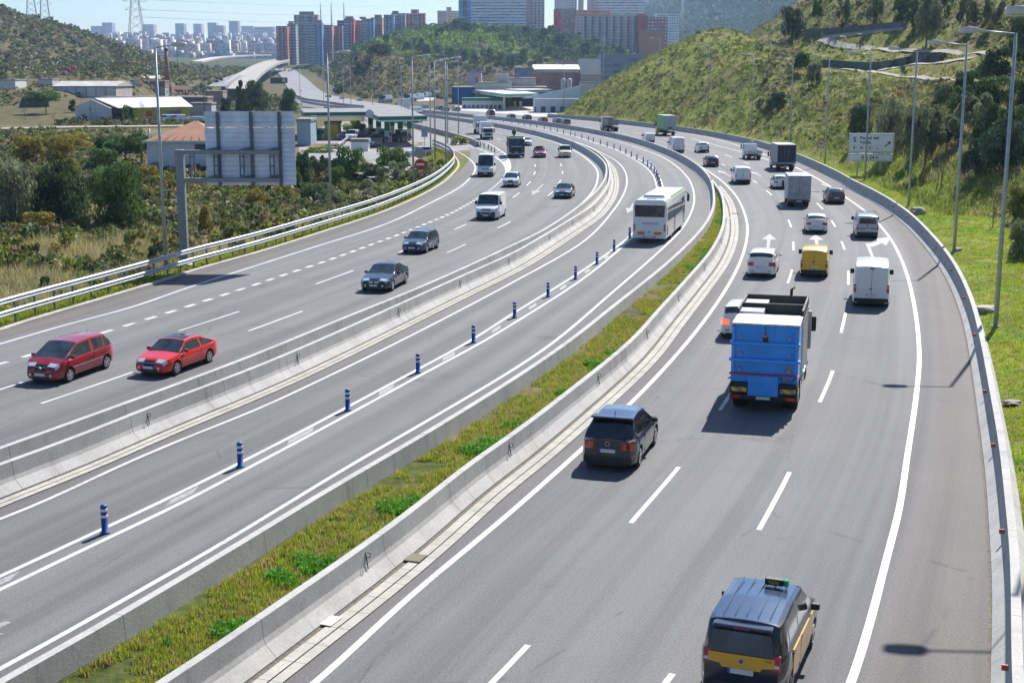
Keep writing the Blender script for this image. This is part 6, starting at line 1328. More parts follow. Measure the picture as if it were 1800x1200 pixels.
# wooded hill and far woods
X, Y, Z = sample(7500, 1000, 2000, 1.0, -.19, .20); px_, py_ = w2p(X, Y, Z); ok = Z > 9+(Y-640)*.021*.8; X, Y, Z = X[ok], Y[ok], Z[ok]; n = len(X); r = rng.uniform(2.5, 6, n)
cl = fbm(X, Y, 70, 71); gcol = np.where((cl > .18)[:, None], np.array([.10, .14, .03]), np.array([.035, .06, .024]))*rng.uniform(.7, 1.35, (n, 1))
scatter('woodland', 'dense green wood on the hill below the tower blocks', np.stack([X, Y, Z], 1), r, r*rng.uniform(1.0, 1.7, n), gcol, 80, 'woodland')
X, Y, Z = sample(5000, 2300, 4300, .5, .05, .24); n = len(X); r = rng.uniform(9, 20, n)
scatter('woodland', 'far bluish wooded mountainside behind the white towers', np.stack([X, Y, Z], 1), r, r*1.1, np.array([.03, .055, .022])*rng.uniform(.6, 1.4, (n, 1)), 34, 'woodland')
# trees one can tell apart on the wooded hill
k = 0
for (a, b_, s) in [(757, 70, 16), (775, 62, 18), (800, 50, 22), (812, 44, 20), (820, 52, 18), (840, 62, 16), (870, 58, 14), (885, 72, 20), (905, 52, 14), (925, 58, 18), (940, 50, 16), (955, 66, 22), (970, 58, 20), (985, 75, 22), (1000, 84, 20), (1012, 68, 18), (1030, 90, 22), (1045, 78, 18), (1060, 92, 20), (1075, 86, 16), (1090, 95, 18), (1105, 80, 14), (700, 78, 18), (715, 86, 18), (735, 80, 20), (748, 90, 18), (770, 92, 18), (790, 96, 20), (815, 100, 20), (835, 108, 18), (855, 98, 22), (880, 104, 18), (900, 112, 18), (920, 100, 22), (945, 108, 20), (965, 96, 22), (760, 118, 14), (790, 122, 14), (825, 124, 14), (860, 124, 14), (500, 92, 14), (520, 98, 16), (545, 96, 14), (570, 92, 14), (600, 90, 14), (640, 92, 14), (668, 84, 14), (905, 82, 12), (680, 70, 16), (695, 66, 14)]:
    T('round dark tree in the wood on the tower block hill, %s of the marked ones' % ordn(k), a, b_+s*.4, s*1.1, s*1.15, 'round', ['dark', 'blue', 'olive', 'pine'][k % 4], group='trees one can tell apart on the wooded hill', sd=k % 3); k += 1
    if k >= 50: break
# ---- grasses
def grass(name, label, P, hgt, nb, wid, cols, spread, mat=GRASSM, lean=.35):
    n = len(P); Pn = np.repeat(P, nb, 0); hh = np.repeat(hgt, nb)*rng.uniform(.5, 1.2, n*nb); sp = np.repeat(spread, nb); m = n*nb
    a = rng.uniform(0, 2*np.pi, m); rr = np.sqrt(rng.uniform(0, 1, m))*sp; B = Pn+np.stack([np.cos(a)*rr, np.sin(a)*rr, np.zeros(m)], 1)
    a2 = rng.uniform(0, 2*np.pi, m); ln = hh*lean*rng.uniform(.2, 1.4, m); tip = B+np.stack([np.cos(a2)*ln, np.sin(a2)*ln, hh], 1); a3 = rng.uniform(0, np.pi, m); w_ = wid*(.5+hh/hgt.mean()*.5)
    d = np.stack([np.cos(a3)*w_, np.sin(a3)*w_, np.zeros(m)], 1); V = np.stack([B-d, B+d, tip], 1).reshape(-1, 3); Fq = np.arange(3*m).reshape(m, 3)
    c = np.repeat(np.repeat(cols, nb, 0)*rng.uniform(.7, 1.3, (m, 1)), 3, 0); o = mesh_np(name, V, Fq, mat, cols=c); tag(o, label, 'grass', kind='stuff'); return o
# strip between the barriers
A, B = STRIP; n = 20000; i = (rng.uniform(0, 1, n)**1.5*(len(A)-2)).astype(int); f = rng.uniform(.12, .9, n); fr2_ = rng.uniform(0, 1, n)
P0 = A[i]*(1-f[:, None])+B[i]*f[:, None]; P1 = A[i+1]*(1-f[:, None])+B[i+1]*f[:, None]; P = P0+(P1-P0)*fr2_[:, None]; dn = fbm(P[:, 0], P[:, 1], 2.2, 80)+.35*fbm(P[:, 0], P[:, 1], .8, 81)
dn = dn+(f-.45)*.75; ok = dn > -.30; P, dn, i = P[ok], dn[ok], i[ok]; z = .33+.05*rng.uniform(size=len(P)); lush = dn > .5
cols = np.where(lush[:, None], np.array([.075, .18, .015]), np.array([.17, .205, .022]))*rng.uniform(.75, 1.25, (len(P), 1)); dry = rng.uniform(size=len(P)) < .3; cols[dry & ~lush] = np.array([.24, .19, .085])
grass('grass', 'patchy yellow green grass and weeds between the two barriers', np.column_stack([P, z]), np.where(lush, .22, .14), 7, .016, cols, np.full(len(P), .10))
# broad leaved weeds there
w_ok = lush & (rng.uniform(size=len(P)) < .6); C = np.column_stack([P[w_ok], z[w_ok]+.1]); C = np.repeat(C, 5, 0)+rng.normal(0, .07, (w_ok.sum()*5, 3)); V, Fq = leafquads(C, .09, np.tile([0, 0, 1.], (len(C), 1)), .6)
o = mesh_np('weeds', V, Fq, GRASSM, cols=np.array([.04, .16, .012])*np.repeat(rng.uniform(.6, 1.4, (len(C), 1)), 4, 0)); tag(o, 'lush dark green leafy weeds in the grass strip', 'weeds', kind='stuff')
# verge right
a5_ = arc(W5); n = 34000; s = 8+rng.uniform(0, 1, n)**1.7*190; off = .35+rng.uniform(0, 1, n)**.9*11; base = np.stack([np.interp(s, a5_, W5[:, 0]), np.interp(s, a5_, W5[:, 1])], 1); t5 = tang(W5); tt = np.stack([np.interp(s, a5_, t5[:, 0]), np.interp(s, a5_, t5[:, 1])], 1)
P = base+np.stack([tt[:, 1], -tt[:, 0]], 1)*off[:, None]; dn = fbm(P[:, 0], P[:, 1], 2.4, 83)+.5*fbm(P[:, 0], P[:, 1], .9, 84); ok = dn > -.5; P, dn, off = P[ok], dn[ok], off[ok]; Z = terrain(P[:, 0], P[:, 1])
cols = np.where((dn > .2)[:, None], np.array([.11, .22, .012]), np.array([.19, .23, .015]))*rng.uniform(.75, 1.25, (len(P), 1)); dry = rng.uniform(size=len(P)) < .13+.3*sstep(off, 6, 10); cols[dry] = np.array([.24, .20, .09])
grass('grass', 'bright green grass on the verge behind the right barrier', np.column_stack([P, Z]), .14+.2*sstep(off, 6, 11)*rng.uniform(.3, 1.6, len(P)), 6, .024, cols, np.full(len(P), .18))
X, Y, Z = sample(26000, 120, 460, .8, .02, .40); dw = sdist(W5b, X, Y); dw = np.where(Y > 372, np.minimum(np.abs(dw), X-(12+(Y-392)*.05)), dw); px_, py_ = w2p(X, Y, Z); ok = (dw > 3) & ~inpaths(px_, py_, 2.5); X, Y, Z = X[ok], Y[ok], Z[ok]; n = len(X)
kk_ = fbm(X, Y, 7, 93); cs = np.where((kk_ > .1)[:, None], np.array([.20, .175, .085]), np.array([.105, .135, .03]))*rng.uniform(.6, 1.3, (n, 1)); grass('grass', 'rough dry and green grass on the right hillside', np.column_stack([X, Y, Z]), rng.uniform(.35, .8, n)*(.6+Y/400), 6, .07, cs, np.full(n, .7), lean=.7)
# verge left under the guard rail and tall dry grass behind it
n = 9000; s = rng.uniform(0, 1, n)**1.3*arc(KERB)[-1]; off = -(.25+rng.uniform(0, 1, n)*4); kb = KERB; ak = arc(kb); base = np.stack([np.interp(s, ak, kb[:, 0]), np.interp(s, ak, kb[:, 1])], 1); tk = tang(kb); tt = np.stack([np.interp(s, ak, tk[:, 0]), np.interp(s, ak, tk[:, 1])], 1)
P = base+np.stack([tt[:, 1], -tt[:, 0]], 1)*off[:, None]; Z = terrain(P[:, 0], P[:, 1]); cols = np.array([.16, .2, .02])*rng.uniform(.7, 1.3, (n, 1)); cols[rng.uniform(size=n) < .3] = np.array([.2, .15, .06])
grass('grass', 'yellow green grass under the guard rail', np.column_stack([P, Z]), np.full(n, .22), 6, .03, cols, np.full(n, .25))
X, Y, Z = sample(42000, 55, 200, 1.4, -.42, .0); dk = -sdist(KB, X, Y); ok = (dk > 2.5) & (dk < 60) & (fbm(X, Y, 9, 90) > -.45); X, Y, Z = X[ok], Y[ok], Z[ok]; n = len(X); cs = np.array([(.26, .225, .14), (.21, .19, .15), (.16, .185, .055), (.25, .215, .11)])[rng.integers(0, 4, n)]*rng.uniform(.75, 1.2, (n, 1))
grass('tall_grass', 'tall dry grass and weeds in the left field', np.column_stack([X, Y, Z]), rng.uniform(.35, 1.0, n), 9, .022, cs, np.full(n, .35), lean=.5)
X, Y, Z = sample(9000, 60, 230, 1.2, .12, .42); dw = sdist(W5b, X, Y); ok = (dw > 7) & (dw < 22); X, Y, Z = X[ok], Y[ok], Z[ok]; n = len(X); cs = np.array([(.2, .165, .12), (.16, .14, .12), (.15, .16, .05)])[rng.integers(0, 3, n)]*rng.uniform(.75, 1.2, (n, 1))
grass('tall_grass', 'grey brown dry weeds between the right verge and the trees', np.column_stack([X, Y, Z]), rng.uniform(.4, 1.1, n), 9, .022, cs, np.full(n, .4), lean=.5)
# ================================================================== BUILDINGS AND THE FAR SCENE
def facade(name, wall, glassc=(.06, .08, .11), sx=2.6, sz=2.9, fill=.45, floor=.12, var=.1):
    if name in MATS: return MATS[name]
    wall = tuple(min(.85, x*1.3) for x in wall)
    m, t, b = newmat(name); g = nn(t, 'ShaderNodeNewGeometry'); co = objco(t); s = nn(t, 'ShaderNodeSeparateXYZ'); t.links.new(co, s.inputs[0])
    ad = nn(t, 'ShaderNodeMath', operation='ADD'); t.links.new(s.outputs[0], ad.inputs[0]); t.links.new(s.outputs[1], ad.inputs[1])
    def frac(v, p):
        d = nn(t, 'ShaderNodeMath', operation='DIVIDE'); t.links.new(v, d.inputs[0]); d.inputs[1].default_value = p; f = nn(t, 'ShaderNodeMath', operation='FRACT'); t.links.new(d.outputs[0], f.inputs[0]); fl = nn(t, 'ShaderNodeMath', operation='FLOOR'); t.links.new(d.outputs[0], fl.inputs[0]); return f.outputs[0], fl.outputs[0]
    fx, ix = frac(ad.outputs[0], sx); fz, iz = frac(s.outputs[2], sz)
    def lt(v, x): q = nn(t, 'ShaderNodeMath', operation='LESS_THAN'); t.links.new(v, q.inputs[0]); q.inputs[1].default_value = x; return q.outputs[0]
    def mul(a, b_): q = nn(t, 'ShaderNodeMath', operation='MULTIPLY'); t.links.new(a, q.inputs[0]); t.links.new(b_, q.inputs[1]); return q.outputs[0]
    win = mul(lt(fx, fill), lt(fz, .46)); cx = nn(t, 'ShaderNodeCombineXYZ'); t.links.new(ix, cx.inputs[0]); t.links.new(iz, cx.inputs[1]); wn = nn(t, 'ShaderNodeTexWhiteNoise'); t.links.new(cx.outputs[0], wn.inputs['Vector'])
    gl = mixc(t, wn.outputs['Value'], tuple(x*.6 for x in glassc), tuple(min(1, x*3+.05) for x in glassc))
    n = noise(t, .15, 4, .6, co); wc = mixc(t, ramp(t, n, .3, .7), tuple(x*(1-var) for x in wall), tuple(x*(1+var) for x in wall)); fl = lt(fz, floor*0+.06); wc = mixc(t, fl, wc, tuple(x*.7 for x in wall))
    up = nn(t, 'ShaderNodeSeparateXYZ'); t.links.new(g.outputs['Normal'], up.inputs[0]); top = nn(t, 'ShaderNodeMath', operation='GREATER_THAN'); t.links.new(up.outputs[2], top.inputs[0]); top.inputs[1].default_value = .5
    c = mixc(t, win, wc, gl); c = mixc(t, top.outputs[0], c, wc); t.links.new(c, b.inputs['Base Color']); b.inputs['Roughness'].default_value = .8; return m
def draped(name, pts, w_, mat, z=.12):
    W = [raymarch(a, b_) for a, b_ in catmull(np.array(pts, float), 6)]; W = np.array([q for q in W if q is not None]); 
    for _ in range(4): W[1:-1] = (W[:-2]+2*W[1:-1]+W[2:])/4
    T_ = tang(W[:, :2]); N = np.stack([T_[:, 1], -T_[:, 0]], 1); V = []; k = 5
    for j in range(k): o_ = (j/(k-1)-.5)*w_; P = W[:, :2]+N*o_; V.append(np.column_stack([P, terrain(P[:, 0], P[:, 1])+z]))
    n = len(W); Fq = [(j*n+i, j*n+i+1, (j+1)*n+i+1, (j+1)*n+i) for j in range(k-1) for i in range(n-1)]; o = mesh_np(name, np.vstack(V), Fq, mat, smooth=True); return o, W
def pxw(px0, px1, Y): return (px1-px0)/F*(Y*CP)
def block(name, label, px0, px1, ytop, ybase, Y, depth, mat, cat='building', group=None, roofbox=None, rz=0, stripes=None, parapet=True):
    """box building given by its extent in the photo at distance Y"""
    if Y is None: Y = raymarch((px0+px1)/2, ybase)[1]
    xc = atd((px0+px1)/2, (ytop+ybase)/2, Y)[0]; w_ = pxw(px0, px1, Y); z1 = atd(900, ytop, Y)[2]; zb = min(atd(900, ybase, Y)[2], tz1(xc, Y))
    e = empty(name, (xc, Y+depth/2, zb-2), rz, label, cat, group); h = z1-zb+2
    MB().box(-w_/2, w_/2, -depth/2, depth/2, 0, h).build('wall', mat, e)
    if parapet:
        m = MB(); m.bbox(-w_/2-.15, w_/2+.15, -depth/2-.15, depth/2+.15, h, h+.5, .05); m.build('roof', simple('roof_grey', (.25, .24, .23), .9, var=.2, nscale=.3), e)
    if roofbox:
        for a, b_, hh in roofbox: MB().box(-w_/2+a*w_, -w_/2+b_*w_, -depth*.2, depth*.2, h+.5, h+.5+hh).build('roof_house', mat if hh > 3 else simple('roofhouse', (.3, .2, .17)), e)
    if stripes:
        for a, b_, mt in stripes: MB().box(-w_/2+a*w_, -w_/2+b_*w_, -depth/2-.9, -depth/2, 1, h-.5).build('balcony_column', mt, e)
    return e, w_, h, depth
Q = (.4, .06, .05); BR = facade('brick_red', (.42, .10, .08), sx=3.1); BB = facade('block_blue', (.08, .20, .42), sx=3.1); BO = facade('block_orange', (.62, .26, .14), sx=3.1); BG = facade('block_greyblue', (.20, .24, .30), sx=3.0); BP = facade('block_pink', (.5, .2, .17), sx=3.1)
LT_ = simple('stripe_light', (.42, .40, .40), .8, var=.25, nscale=.4); DKS = simple('stripe_dark', (.05, .04, .05), .8, var=.3); BAL = facade('balcony', (.30, .33, .36), (.03, .05, .08), 2.0, 2.9, .75)
TW = [(486, 505, 47, 92, BR, 'dark red tower block furthest left of the row', None), (505, 520, 43.5, 92, BAL, 'grey blue tower block with balconies beside the furthest left red one', [(.1, .7, 3)]), (517.5, 558, 27, 84, facade('block_tan', (.22, .19, .18), sx=3), 'tallest grey brown tower block of the row with a railed roof', [(.2, .82, 3.5)]), (542, 566, 42, 90, BB, 'deep blue tower block in front of the tallest one', [(.4, .95, 3)]), (561, 584, 45, 92, BP, 'pink brick tower block right of the deep blue one', None), (582, 602, 46, 93, BG, 'grey blue balcony tower block left of the tall red slab', None),
      (593, 612, 37, 60, DKS, 'small dark red tower behind the balcony tower', None), (605, 622, 34, 92, facade('brick_dark', (.48, .05, .05), sx=3.1), 'bright red tower block near the middle of the row', [(.1, .9, 2.5)]), (622, 636, 37, 92, BP, 'rust pink tower block right of the bright red one', None), (636, 657, 34, 90, BB, 'dark blue tower block with glazed balconies right of the rust pink one', [(-.2, .3, 2)]), (652, 672, 32, 80, BO, 'orange tower block in the row', [(.3, .9, 3)]), (670, 676, 33, 74, BP, 'narrow pink tower between orange and steel blue ones', None), (675, 692, 27, 70, BB, 'steel blue tower block on the slope', None), (688, 712, 24.5, 70, BG, 'pale steel balcony tower block on the slope', [(.05, .5, 2.5)]), (709, 728, 24.5, 66, facade('brick_dark', Q), 'crimson tower block near the right end of the row', [(.7, 1.4, 4)]), (726, 747, 24.5, 60, BR, 'dark red tower block at the right end of the row', [(.1, .35, 3)])]
for i, (a, b_, yt, yb, mt, lab, rb_) in enumerate(TW):
    w_ = b_-a; st = [(.1, .2, LT_), (.45, .6, BAL), (.82, .92, LT_)] if i % 2 == 0 else [(.05, .5, BAL), (.7, .8, LT_)]
    block('tower_block', lab, a, b_, yt, yb, 1420+(i % 3)*22+(60 if i == 6 else 0)+(40 if i == 2 else 0), 16, mt, group='coloured tower blocks on the left skyline', roofbox=rb_, stripes=st if mt is not DKS else None)
block('apartment_building', 'pale tan slab building left of the white high-rise', 769, 786, 20, 46, 1500, 22, facade('tanslab', (.36, .32, .28), fill=.2), roofbox=[(.9, 1.4, 4)]); block('apartment_building', 'cream apartment building close to the white high-rise', 785, 806, 20.5, 40, 1520, 20, facade('cream_b', (.45, .42, .36)))
WH_ = facade('white_ribbon', (.72, .75, .82), (.10, .12, .17), 2.4, 3.0, .86); WB_ = simple('blue_side', (.16, .42, .75), .7, var=.12, nscale=.1)
block('high_rise', 'wide white high-rise with ribbon windows at the top of the wooded hill', 828, 925, -60, 42, 1440, 22, WH_); block('high_rise', 'pale blue windowless stair tower at the left of the white high-rise', 806, 828.5, -60, 42, 1444, 20, WB_, stripes=[(.32, .62, simple('stair_dark', (.12, .12, .18)))])
block('high_rise', 'cream and grey high-rise attached at the right of the white one', 926, 957, -60, 42, 1446, 22, facade('cream_tower', (.45, .40, .38), sx=4, fill=.4), stripes=[(0, .2, simple('cream_side', (.55, .46, .40)))])
block('high_rise', 'white high-rise left of the second ribbon window slab', 976, 1014, -60, 30, 1560, 20, facade('grey_tower', (.46, .47, .52), sx=3.2, fill=.4)); block('high_rise', 'tall sand coloured windowless pier between the white high-rises', 1018, 1026, -60, 30, 1555, 20, simple('sand_side', (.55, .46, .36), .8)); block('high_rise', 'second sand coloured pier beside the wide far slab', 1034, 1043, -60, 30, 1555, 20, simple('sand_side', (.55, .46, .36), .8))
block('high_rise', 'second wide white high-rise with ribbon windows behind the pink blocks', 1043.5, 1132, -60, 40, 1560, 22, WH_)
block('apartment_building', 'dark brick slab at the left end of the pink housing', 974, 984, 17, 45, 1420, 16, facade('brick_dark', Q)); block('apartment_building', 'red and white balcony block left of the pink housing', 984, 1012, 17, 55, 1425, 16, facade('redwhite', (.36, .22, .20), (.2, .22, .26), 2.4, 2.9, .55))
block('apartment_building', 'orange brick housing in front of the second white high-rise', 1012, 1072, 19, 40, 1410, 18, facade('orange_b', (.42, .18, .12), fill=.5)); block('apartment_building', 'long pinkish grey housing block above the trees', 1012, 1124, 28, 70, 1340, 16, facade('pink_long', (.6, .42, .40), (.09, .12, .14), 3.4, 2.9, .5), stripes=[(k/9.+.03, k/9.+.065, simple('drain_dark', (.14, .16, .17))) for k in range(1, 9)])
block('apartment_building', 'dark red brick block at the right end of the pink housing', 1122, 1137, 26, 60, 1330, 22, facade('brick_dark', Q)); block('apartment_building', 'red brick school-like block beside the hillside', 1136, 1173, 31, 56, 1325, 22, facade('schoolred', (.28, .10, .11), (.35, .38, .42), 3.2, 3.2, .5)); block('low_building', 'low orange roofed building under the red brick block', 1124, 1168, 56, 70, 1300, 12, simple('orange_low', (.5, .2, .1), .8))
block('low_building', 'white low building with a dark window band near the mast', 1154, 1194, 23, 40, 1560, 14, facade('white_low', (.6, .62, .64), fill=.6)); e = empty('mast', (*atd(1199, 40, 1560)[:2], atd(1199, 42, 1560)[2]), 0, 'tall slim white mast right of the white low building', 'mast'); MB().tube([(0, 0, 0), (0, 0, 26)], [1.4, .7], 8).build('post', WHT, e); MB().tube([(-3, 0, 4), (-1, 0, 14), (0, 0, 24)], [.5, .4, .3], 6).build('stay', WHT, e)
# three slender chimneys of the power station
for i, x in enumerate((564, 583, 605)):
    Y = 3600; c = atd(x, 42, Y); z1 = atd(x, 5, Y)[2]; e = empty('power_chimney', (c[0], Y, c[2]-40), 0, '%s of the three slender pale power station chimneys' % ['leftmost', 'middle', 'rightmost'][i], 'chimney', 'three power station chimneys'); MB().tube([(0, 0, 0), (0, 0, (z1-c[2]+40)*.45), (0, 0, z1-c[2]+40)], [5, 2.2, 1.0], 10).build('shaft', simple('chimney_pale', (.42, .45, .5), .8), e)
# distant city: skyline blocks and the mass below
SKY_ = [(180, 197, 40, 'dark cluster at the left of the city skyline'), (251, 270, 43, 'wide low city block right of the pylon'), (308, 323, 41.5, 'blocky city tower left of the four skyline towers'), (340, 354, 42, 'grey city tower in the middle of the skyline'), (365, 380, 40, 'dark city tower before the long city block'), (378, 393, 45, 'long lower city block beside the dark city tower'), (402.5, 418.5, 37.5, 'tallest city tower on the horizon'), (424, 445, 46, 'wide city block right of the tallest city tower'), (447, 482, 47.5, 'long city block at the right end of the city skyline'), (160, 178, 46, 'low city block at the left end of the skyline')]
CB = [facade('city_%d' % k, c, (.06, .07, .10), 4, 3.2, .5) for k, c in enumerate([(.30, .28, .30), (.36, .30, .28), (.24, .25, .30), (.42, .38, .36)])]
for i, (a, b_, yt, lab) in enumerate(SKY_): block('city_tower', lab, a, b_, yt, 62, 4700, 40, CB[i % 4], group='distant city skyline blocks', parapet=False)
n = 5600; u = rng.uniform(0, 1, n); Y = 2150+2450*u; X = rng.uniform(-.345, -.13, n)*Y; Z = terrain(X, Y); V = []; Fq = []; Cc = []
w_ = rng.uniform(8, 26, n); d_ = rng.uniform(8, 20, n); h_ = rng.uniform(6, 14, n)+np.where(rng.uniform(size=n) < .06, 18, 0); pal = np.array([(.5, .46, .44), (.42, .30, .25), (.34, .34, .38), (.55, .54, .55), (.28, .22, .22), (.45, .38, .32)])[rng.integers(0, 6, n)]*rng.uniform(.7, 1.25, (n, 1))
cub = np.array([(x, y, z) for z in (0, 1) for y in (-.5, .5) for x in (-.5, .5)]); qf = np.array([(0, 2, 3, 1), (4, 5, 7, 6), (0, 1, 5, 4), (2, 6, 7, 3), (0, 4, 6, 2), (1, 3, 7, 5)])
V = cub[None]*np.stack([w_, d_, h_], 1)[:, None]+np.stack([X, Y, Z-4], 1)[:, None]; Fq = (qf[None]+(np.arange(n)*8)[:, None, None]).reshape(-1, 4)
def citym():
    m, t, b = newmat('city_mass'); a = nn(t, 'ShaderNodeAttribute', attribute_name='tint').outputs['Color']; co = objco(t); mp = nn(t, 'ShaderNodeMapping'); mp.inputs['Scale'].default_value = (.22, .22, .31); t.links.new(co, mp.inputs[0]); v = nn(t, 'ShaderNodeTexVoronoi'); v.inputs['Scale'].default_value = 1; t.links.new(mp.outputs[0], v.inputs['Vector'])
    c = mixc(t, ramp(t, v.outputs['Distance'], .25, .5), (.45, .47, .55), (1.1, 1.1, 1.1)); t.links.new(mixc(t, 1.0, a, c, 'MULTIPLY'), b.inputs['Base Color']); b.inputs['Roughness'].default_value = .9; return m
o = mesh_np('distant_city', V.reshape(-1, 3), Fq, citym(), cols=np.repeat(pal, 8, 0)); tag(o, 'far-off mass of pale houses covering the hills on the horizon', 'city', kind='stuff')
# ---- workshops by the second filling station
G1 = simple('ind_grey', (.42, .44, .48), .7, var=.12, nscale=.3); G2 = simple('ind_blue', (.15, .25, .42), .6, var=.12, nscale=.3)
block('warehouse', 'white cube warehouse beside the dark glass office', 1019, 1056, 104, 131, 760, 30, simple('ind_white', (.5, .53, .56), .7, var=.1, nscale=.2)); block('office_building', 'long grey blue office building at the foot of the green slope', 1056, 1130, 97, 128, 800, 30, facade('office_blue', (.13, .18, .26), (.05, .07, .1), 5, 3.4, .8)); block('warehouse', 'pink brick works building behind the curved roof hall', 976, 1020, 107, 120, 780, 25, facade('works', (.4, .3, .28), fill=.5))
def hall(label, px0, px1, yeave, yridge, ybase, Y, depth, wallm, roofm, name='warehouse', ridge='x', segs=1, flip=1):
    if Y is None: Y = raymarch((px0+px1)/2, ybase)[1]
    xc = atd((px0+px1)/2, 150, Y)[0]; w_ = pxw(px0, px1, Y); ze = atd(900, yeave, Y)[2]; zr = atd(900, yridge, Y)[2]; zb = min(atd(900, ybase, Y)[2], tz1(xc, Y))-.5; e = empty(name, (xc, Y+depth/2, zb), 0, label, 'building'); he = ze-zb; hr = max(zr-zb, he+.8)
    if ridge == 'x':
        MB().box(-w_/2, w_/2, -depth/2, depth/2, 0, he).build('wall', wallm, e); MB().prism([(-depth/2-.4, he), (0, hr), (depth/2+.4, he), (depth/2+.4, he-.15), (-depth/2-.4, he-.15)], 'x', -w_/2-.4, w_/2+.4).build('roof', roofm, e)
    else:
        MB().prism([(-w_/2, 0), (w_/2, 0), (w_/2, he-.02), (0, hr-.25), (-w_/2, he-.02)], 'y', -depth/2, depth/2).build('wall', wallm, e); MB().prism([(-w_/2-.3, he), (0, hr), (w_/2+.3, he), (w_/2+.3, he-.2), (0, hr-.2), (-w_/2-.3, he-.2)], 'y', -depth/2-.4, depth/2+.4).build('roof', roofm, e)
    return e, w_, he, hr, depth
RW = simple('roof_white', (.62, .62, .60), .6, var=.15, nscale=.3); RGY = simple('roof_fibre', (.40, .37, .35), .9, var=.2, nscale=.3)
hall('pale hall with a shallow arched roof behind the filling station', 938, 1018, 122, 113.5, 131, 700, 40, G1, RW); block('workshop', 'brick workshop with a thin white flat roof edge', 933, 1020, 129, 150, 610, 30, simple('ind_brick', (.32, .2, .18), .8, var=.2, nscale=.3)); block('workshop', 'low blue grey wall building left of the arched hall', 904, 938, 121, 134, 690, 20, G2)
block('workshop', 'low white terrace building with roof units above the station roof', 868, 942, 139, 152, 560, 26, simple('low_white', (.55, .54, .52), .8, var=.2, nscale=.2), roofbox=[(.15, .3, 1.5), (.5, .6, 1.5)]); block('workshop', 'low building with two dark red roof boxes', 835, 900, 147, 152, 545, 16, simple('low_cream', (.52, .5, .46), .8), roofbox=[(.62, .9, 3.2), (.0, .1, 2)])
for i, x in enumerate((990, 1001)):
    c = atd(x, 152, 540); e = empty('silo', (c[0], 540, 0), 0, ['left', 'right'][i]+' one of two pale upright storage silos', 'silo', 'two storage silos'); h = atd(x, 138, 540)[2]; MB().tube([(0, 0, 0), (0, 0, h-.4), (0, 0, h)], [.95, .95, .4], 14).build('tank', simple('silo_pale', (.5, .46, .52), .5), e)
for i, (a, b_, y0_, y1_, lab, c) in enumerate([(1022, 1055, 133, 146, 'low pale shed beside the green slope', (.4, .38, .36)), (1020, 1045, 146, 160, 'white van-sized sheds at the foot of the slope', (.55, .55, .53)), (820, 846, 128, 141, 'small pale pink gatehouse tower left of the workshops', (.5, .44, .48))]): block('shed', lab, a, b_, y0_, y1_, 600-i*10, 14, simple('shed_%d' % i, c, .8, var=.2))
# blue building and second filling station
Y2 = 536
block('shop_building', 'blue shop building behind the right-hand filling station', 794, 962, 155, 187, Y2+12, 25, simple('shop_blue', (.015, .11, .36), .5, var=.1, nscale=.3)); 
def canopy(e, P, z0, z1, fas, roofm, under):
    """P: world polygon relative to e"""
    MB().prism(P, 'z', z0, z1-.05).build('fascia', fas, e)
    c = np.mean(P, 0); MB().prism([tuple(c+(np.array(p)-c)*.985) for p in P], 'z', z1-.05, z1+.02).build('roof', roofm, e); MB().prism([tuple(c+(np.array(p)-c)*1.01) for p in P], 'z', z0-.25, z0).build('underside', under, e)
GRN = simple('station_green', (.01, .20, .10), .45, var=.08); SWH = simple('station_white', (.6, .62, .6), .5, var=.1); SYL = simple('station_yellow', (.55, .6, .03), .5)
def stn(px, py, z, o_): p = gnd(px, py, z); return (p[0]-o_[0], p[1]-o_[1])
o2 = gnd(886, 196)[:2]; e = empty('filling_station', (o2[0], o2[1], 0), 0, 'green and white filling station canopy at the right-hand side before the blue shop building', 'filling station')
canopy(e, [stn(828, 159.5, 5.0, o2), stn(886, 167.8, 5.0, o2), stn(948, 166.6, 5.0, o2), stn(905, 159, 5.0, o2)], 4.6, 5.4, simple('fascia_greengrey', (.22, .42, .36), .4), simple('roof_pale', (.42, .42, .42), .8, var=.15, nscale=.2), SWH)
for k, (x, y) in enumerate([(886, 194), (939, 194), (842, 186), (870, 186), (922, 185)]): q = stn(x, y, 0, o2); MB().box(q[0]-.35, q[0]+.35, q[1]-.35, q[1]+.35, 0, 5.0).build('column', SWH if k < 2 else GRN, e)
MB().box(*(sorted((stn(888, 190, 0, o2)[0], stn(899, 190, 0, o2)[0]))), stn(890, 190, 0, o2)[1], stn(890, 190, 0, o2)[1]+.4, .8, 4.5).build('price_board', GRN, e)
for k, x in enumerate((850, 862, 905, 915)): q = stn(x, 189, 0, o2); MB().bbox(q[0]-.5, q[0]+.5, q[1]-.3, q[1]+.3, 0, 2.2, .05).build('fuel_pump', [SWH, simple('pump_red', (.5, .05, .05)), SYL, SWH][k], e)
e = empty('station_shop', (*gnd(845, 191)[:2], 0), 0, 'glazed station shop front with a green band under the left end of the canopy', 'shop'); MB().box(-6.5, 7.5, 0, 8, 0, 2.6).build('wall', facade('shopglass', (.5, .52, .5), (.1, .13, .15), 1.5, 2.7, .7), e); MB().box(-6.6, 7.6, -.1, 8, 2.6, 3.6).build('sign_band', GRN, e)
o3 = gnd(915, 186)[:2]; e = empty('filling_station', (o3[0], o3[1], 0), 0, 'second flatter green edged canopy behind the right-hand filling station', 'filling station'); canopy(e, [stn(886, 158.2, 5.6, o3), stn(915, 160, 5.6, o3), stn(972, 159, 5.6, o3), stn(935, 156.5, 5.6, o3)], 5.2, 5.9, simple('fascia_greengrey', (.22, .42, .36)), simple('roof_pale', (.42, .42, .42)), SWH)
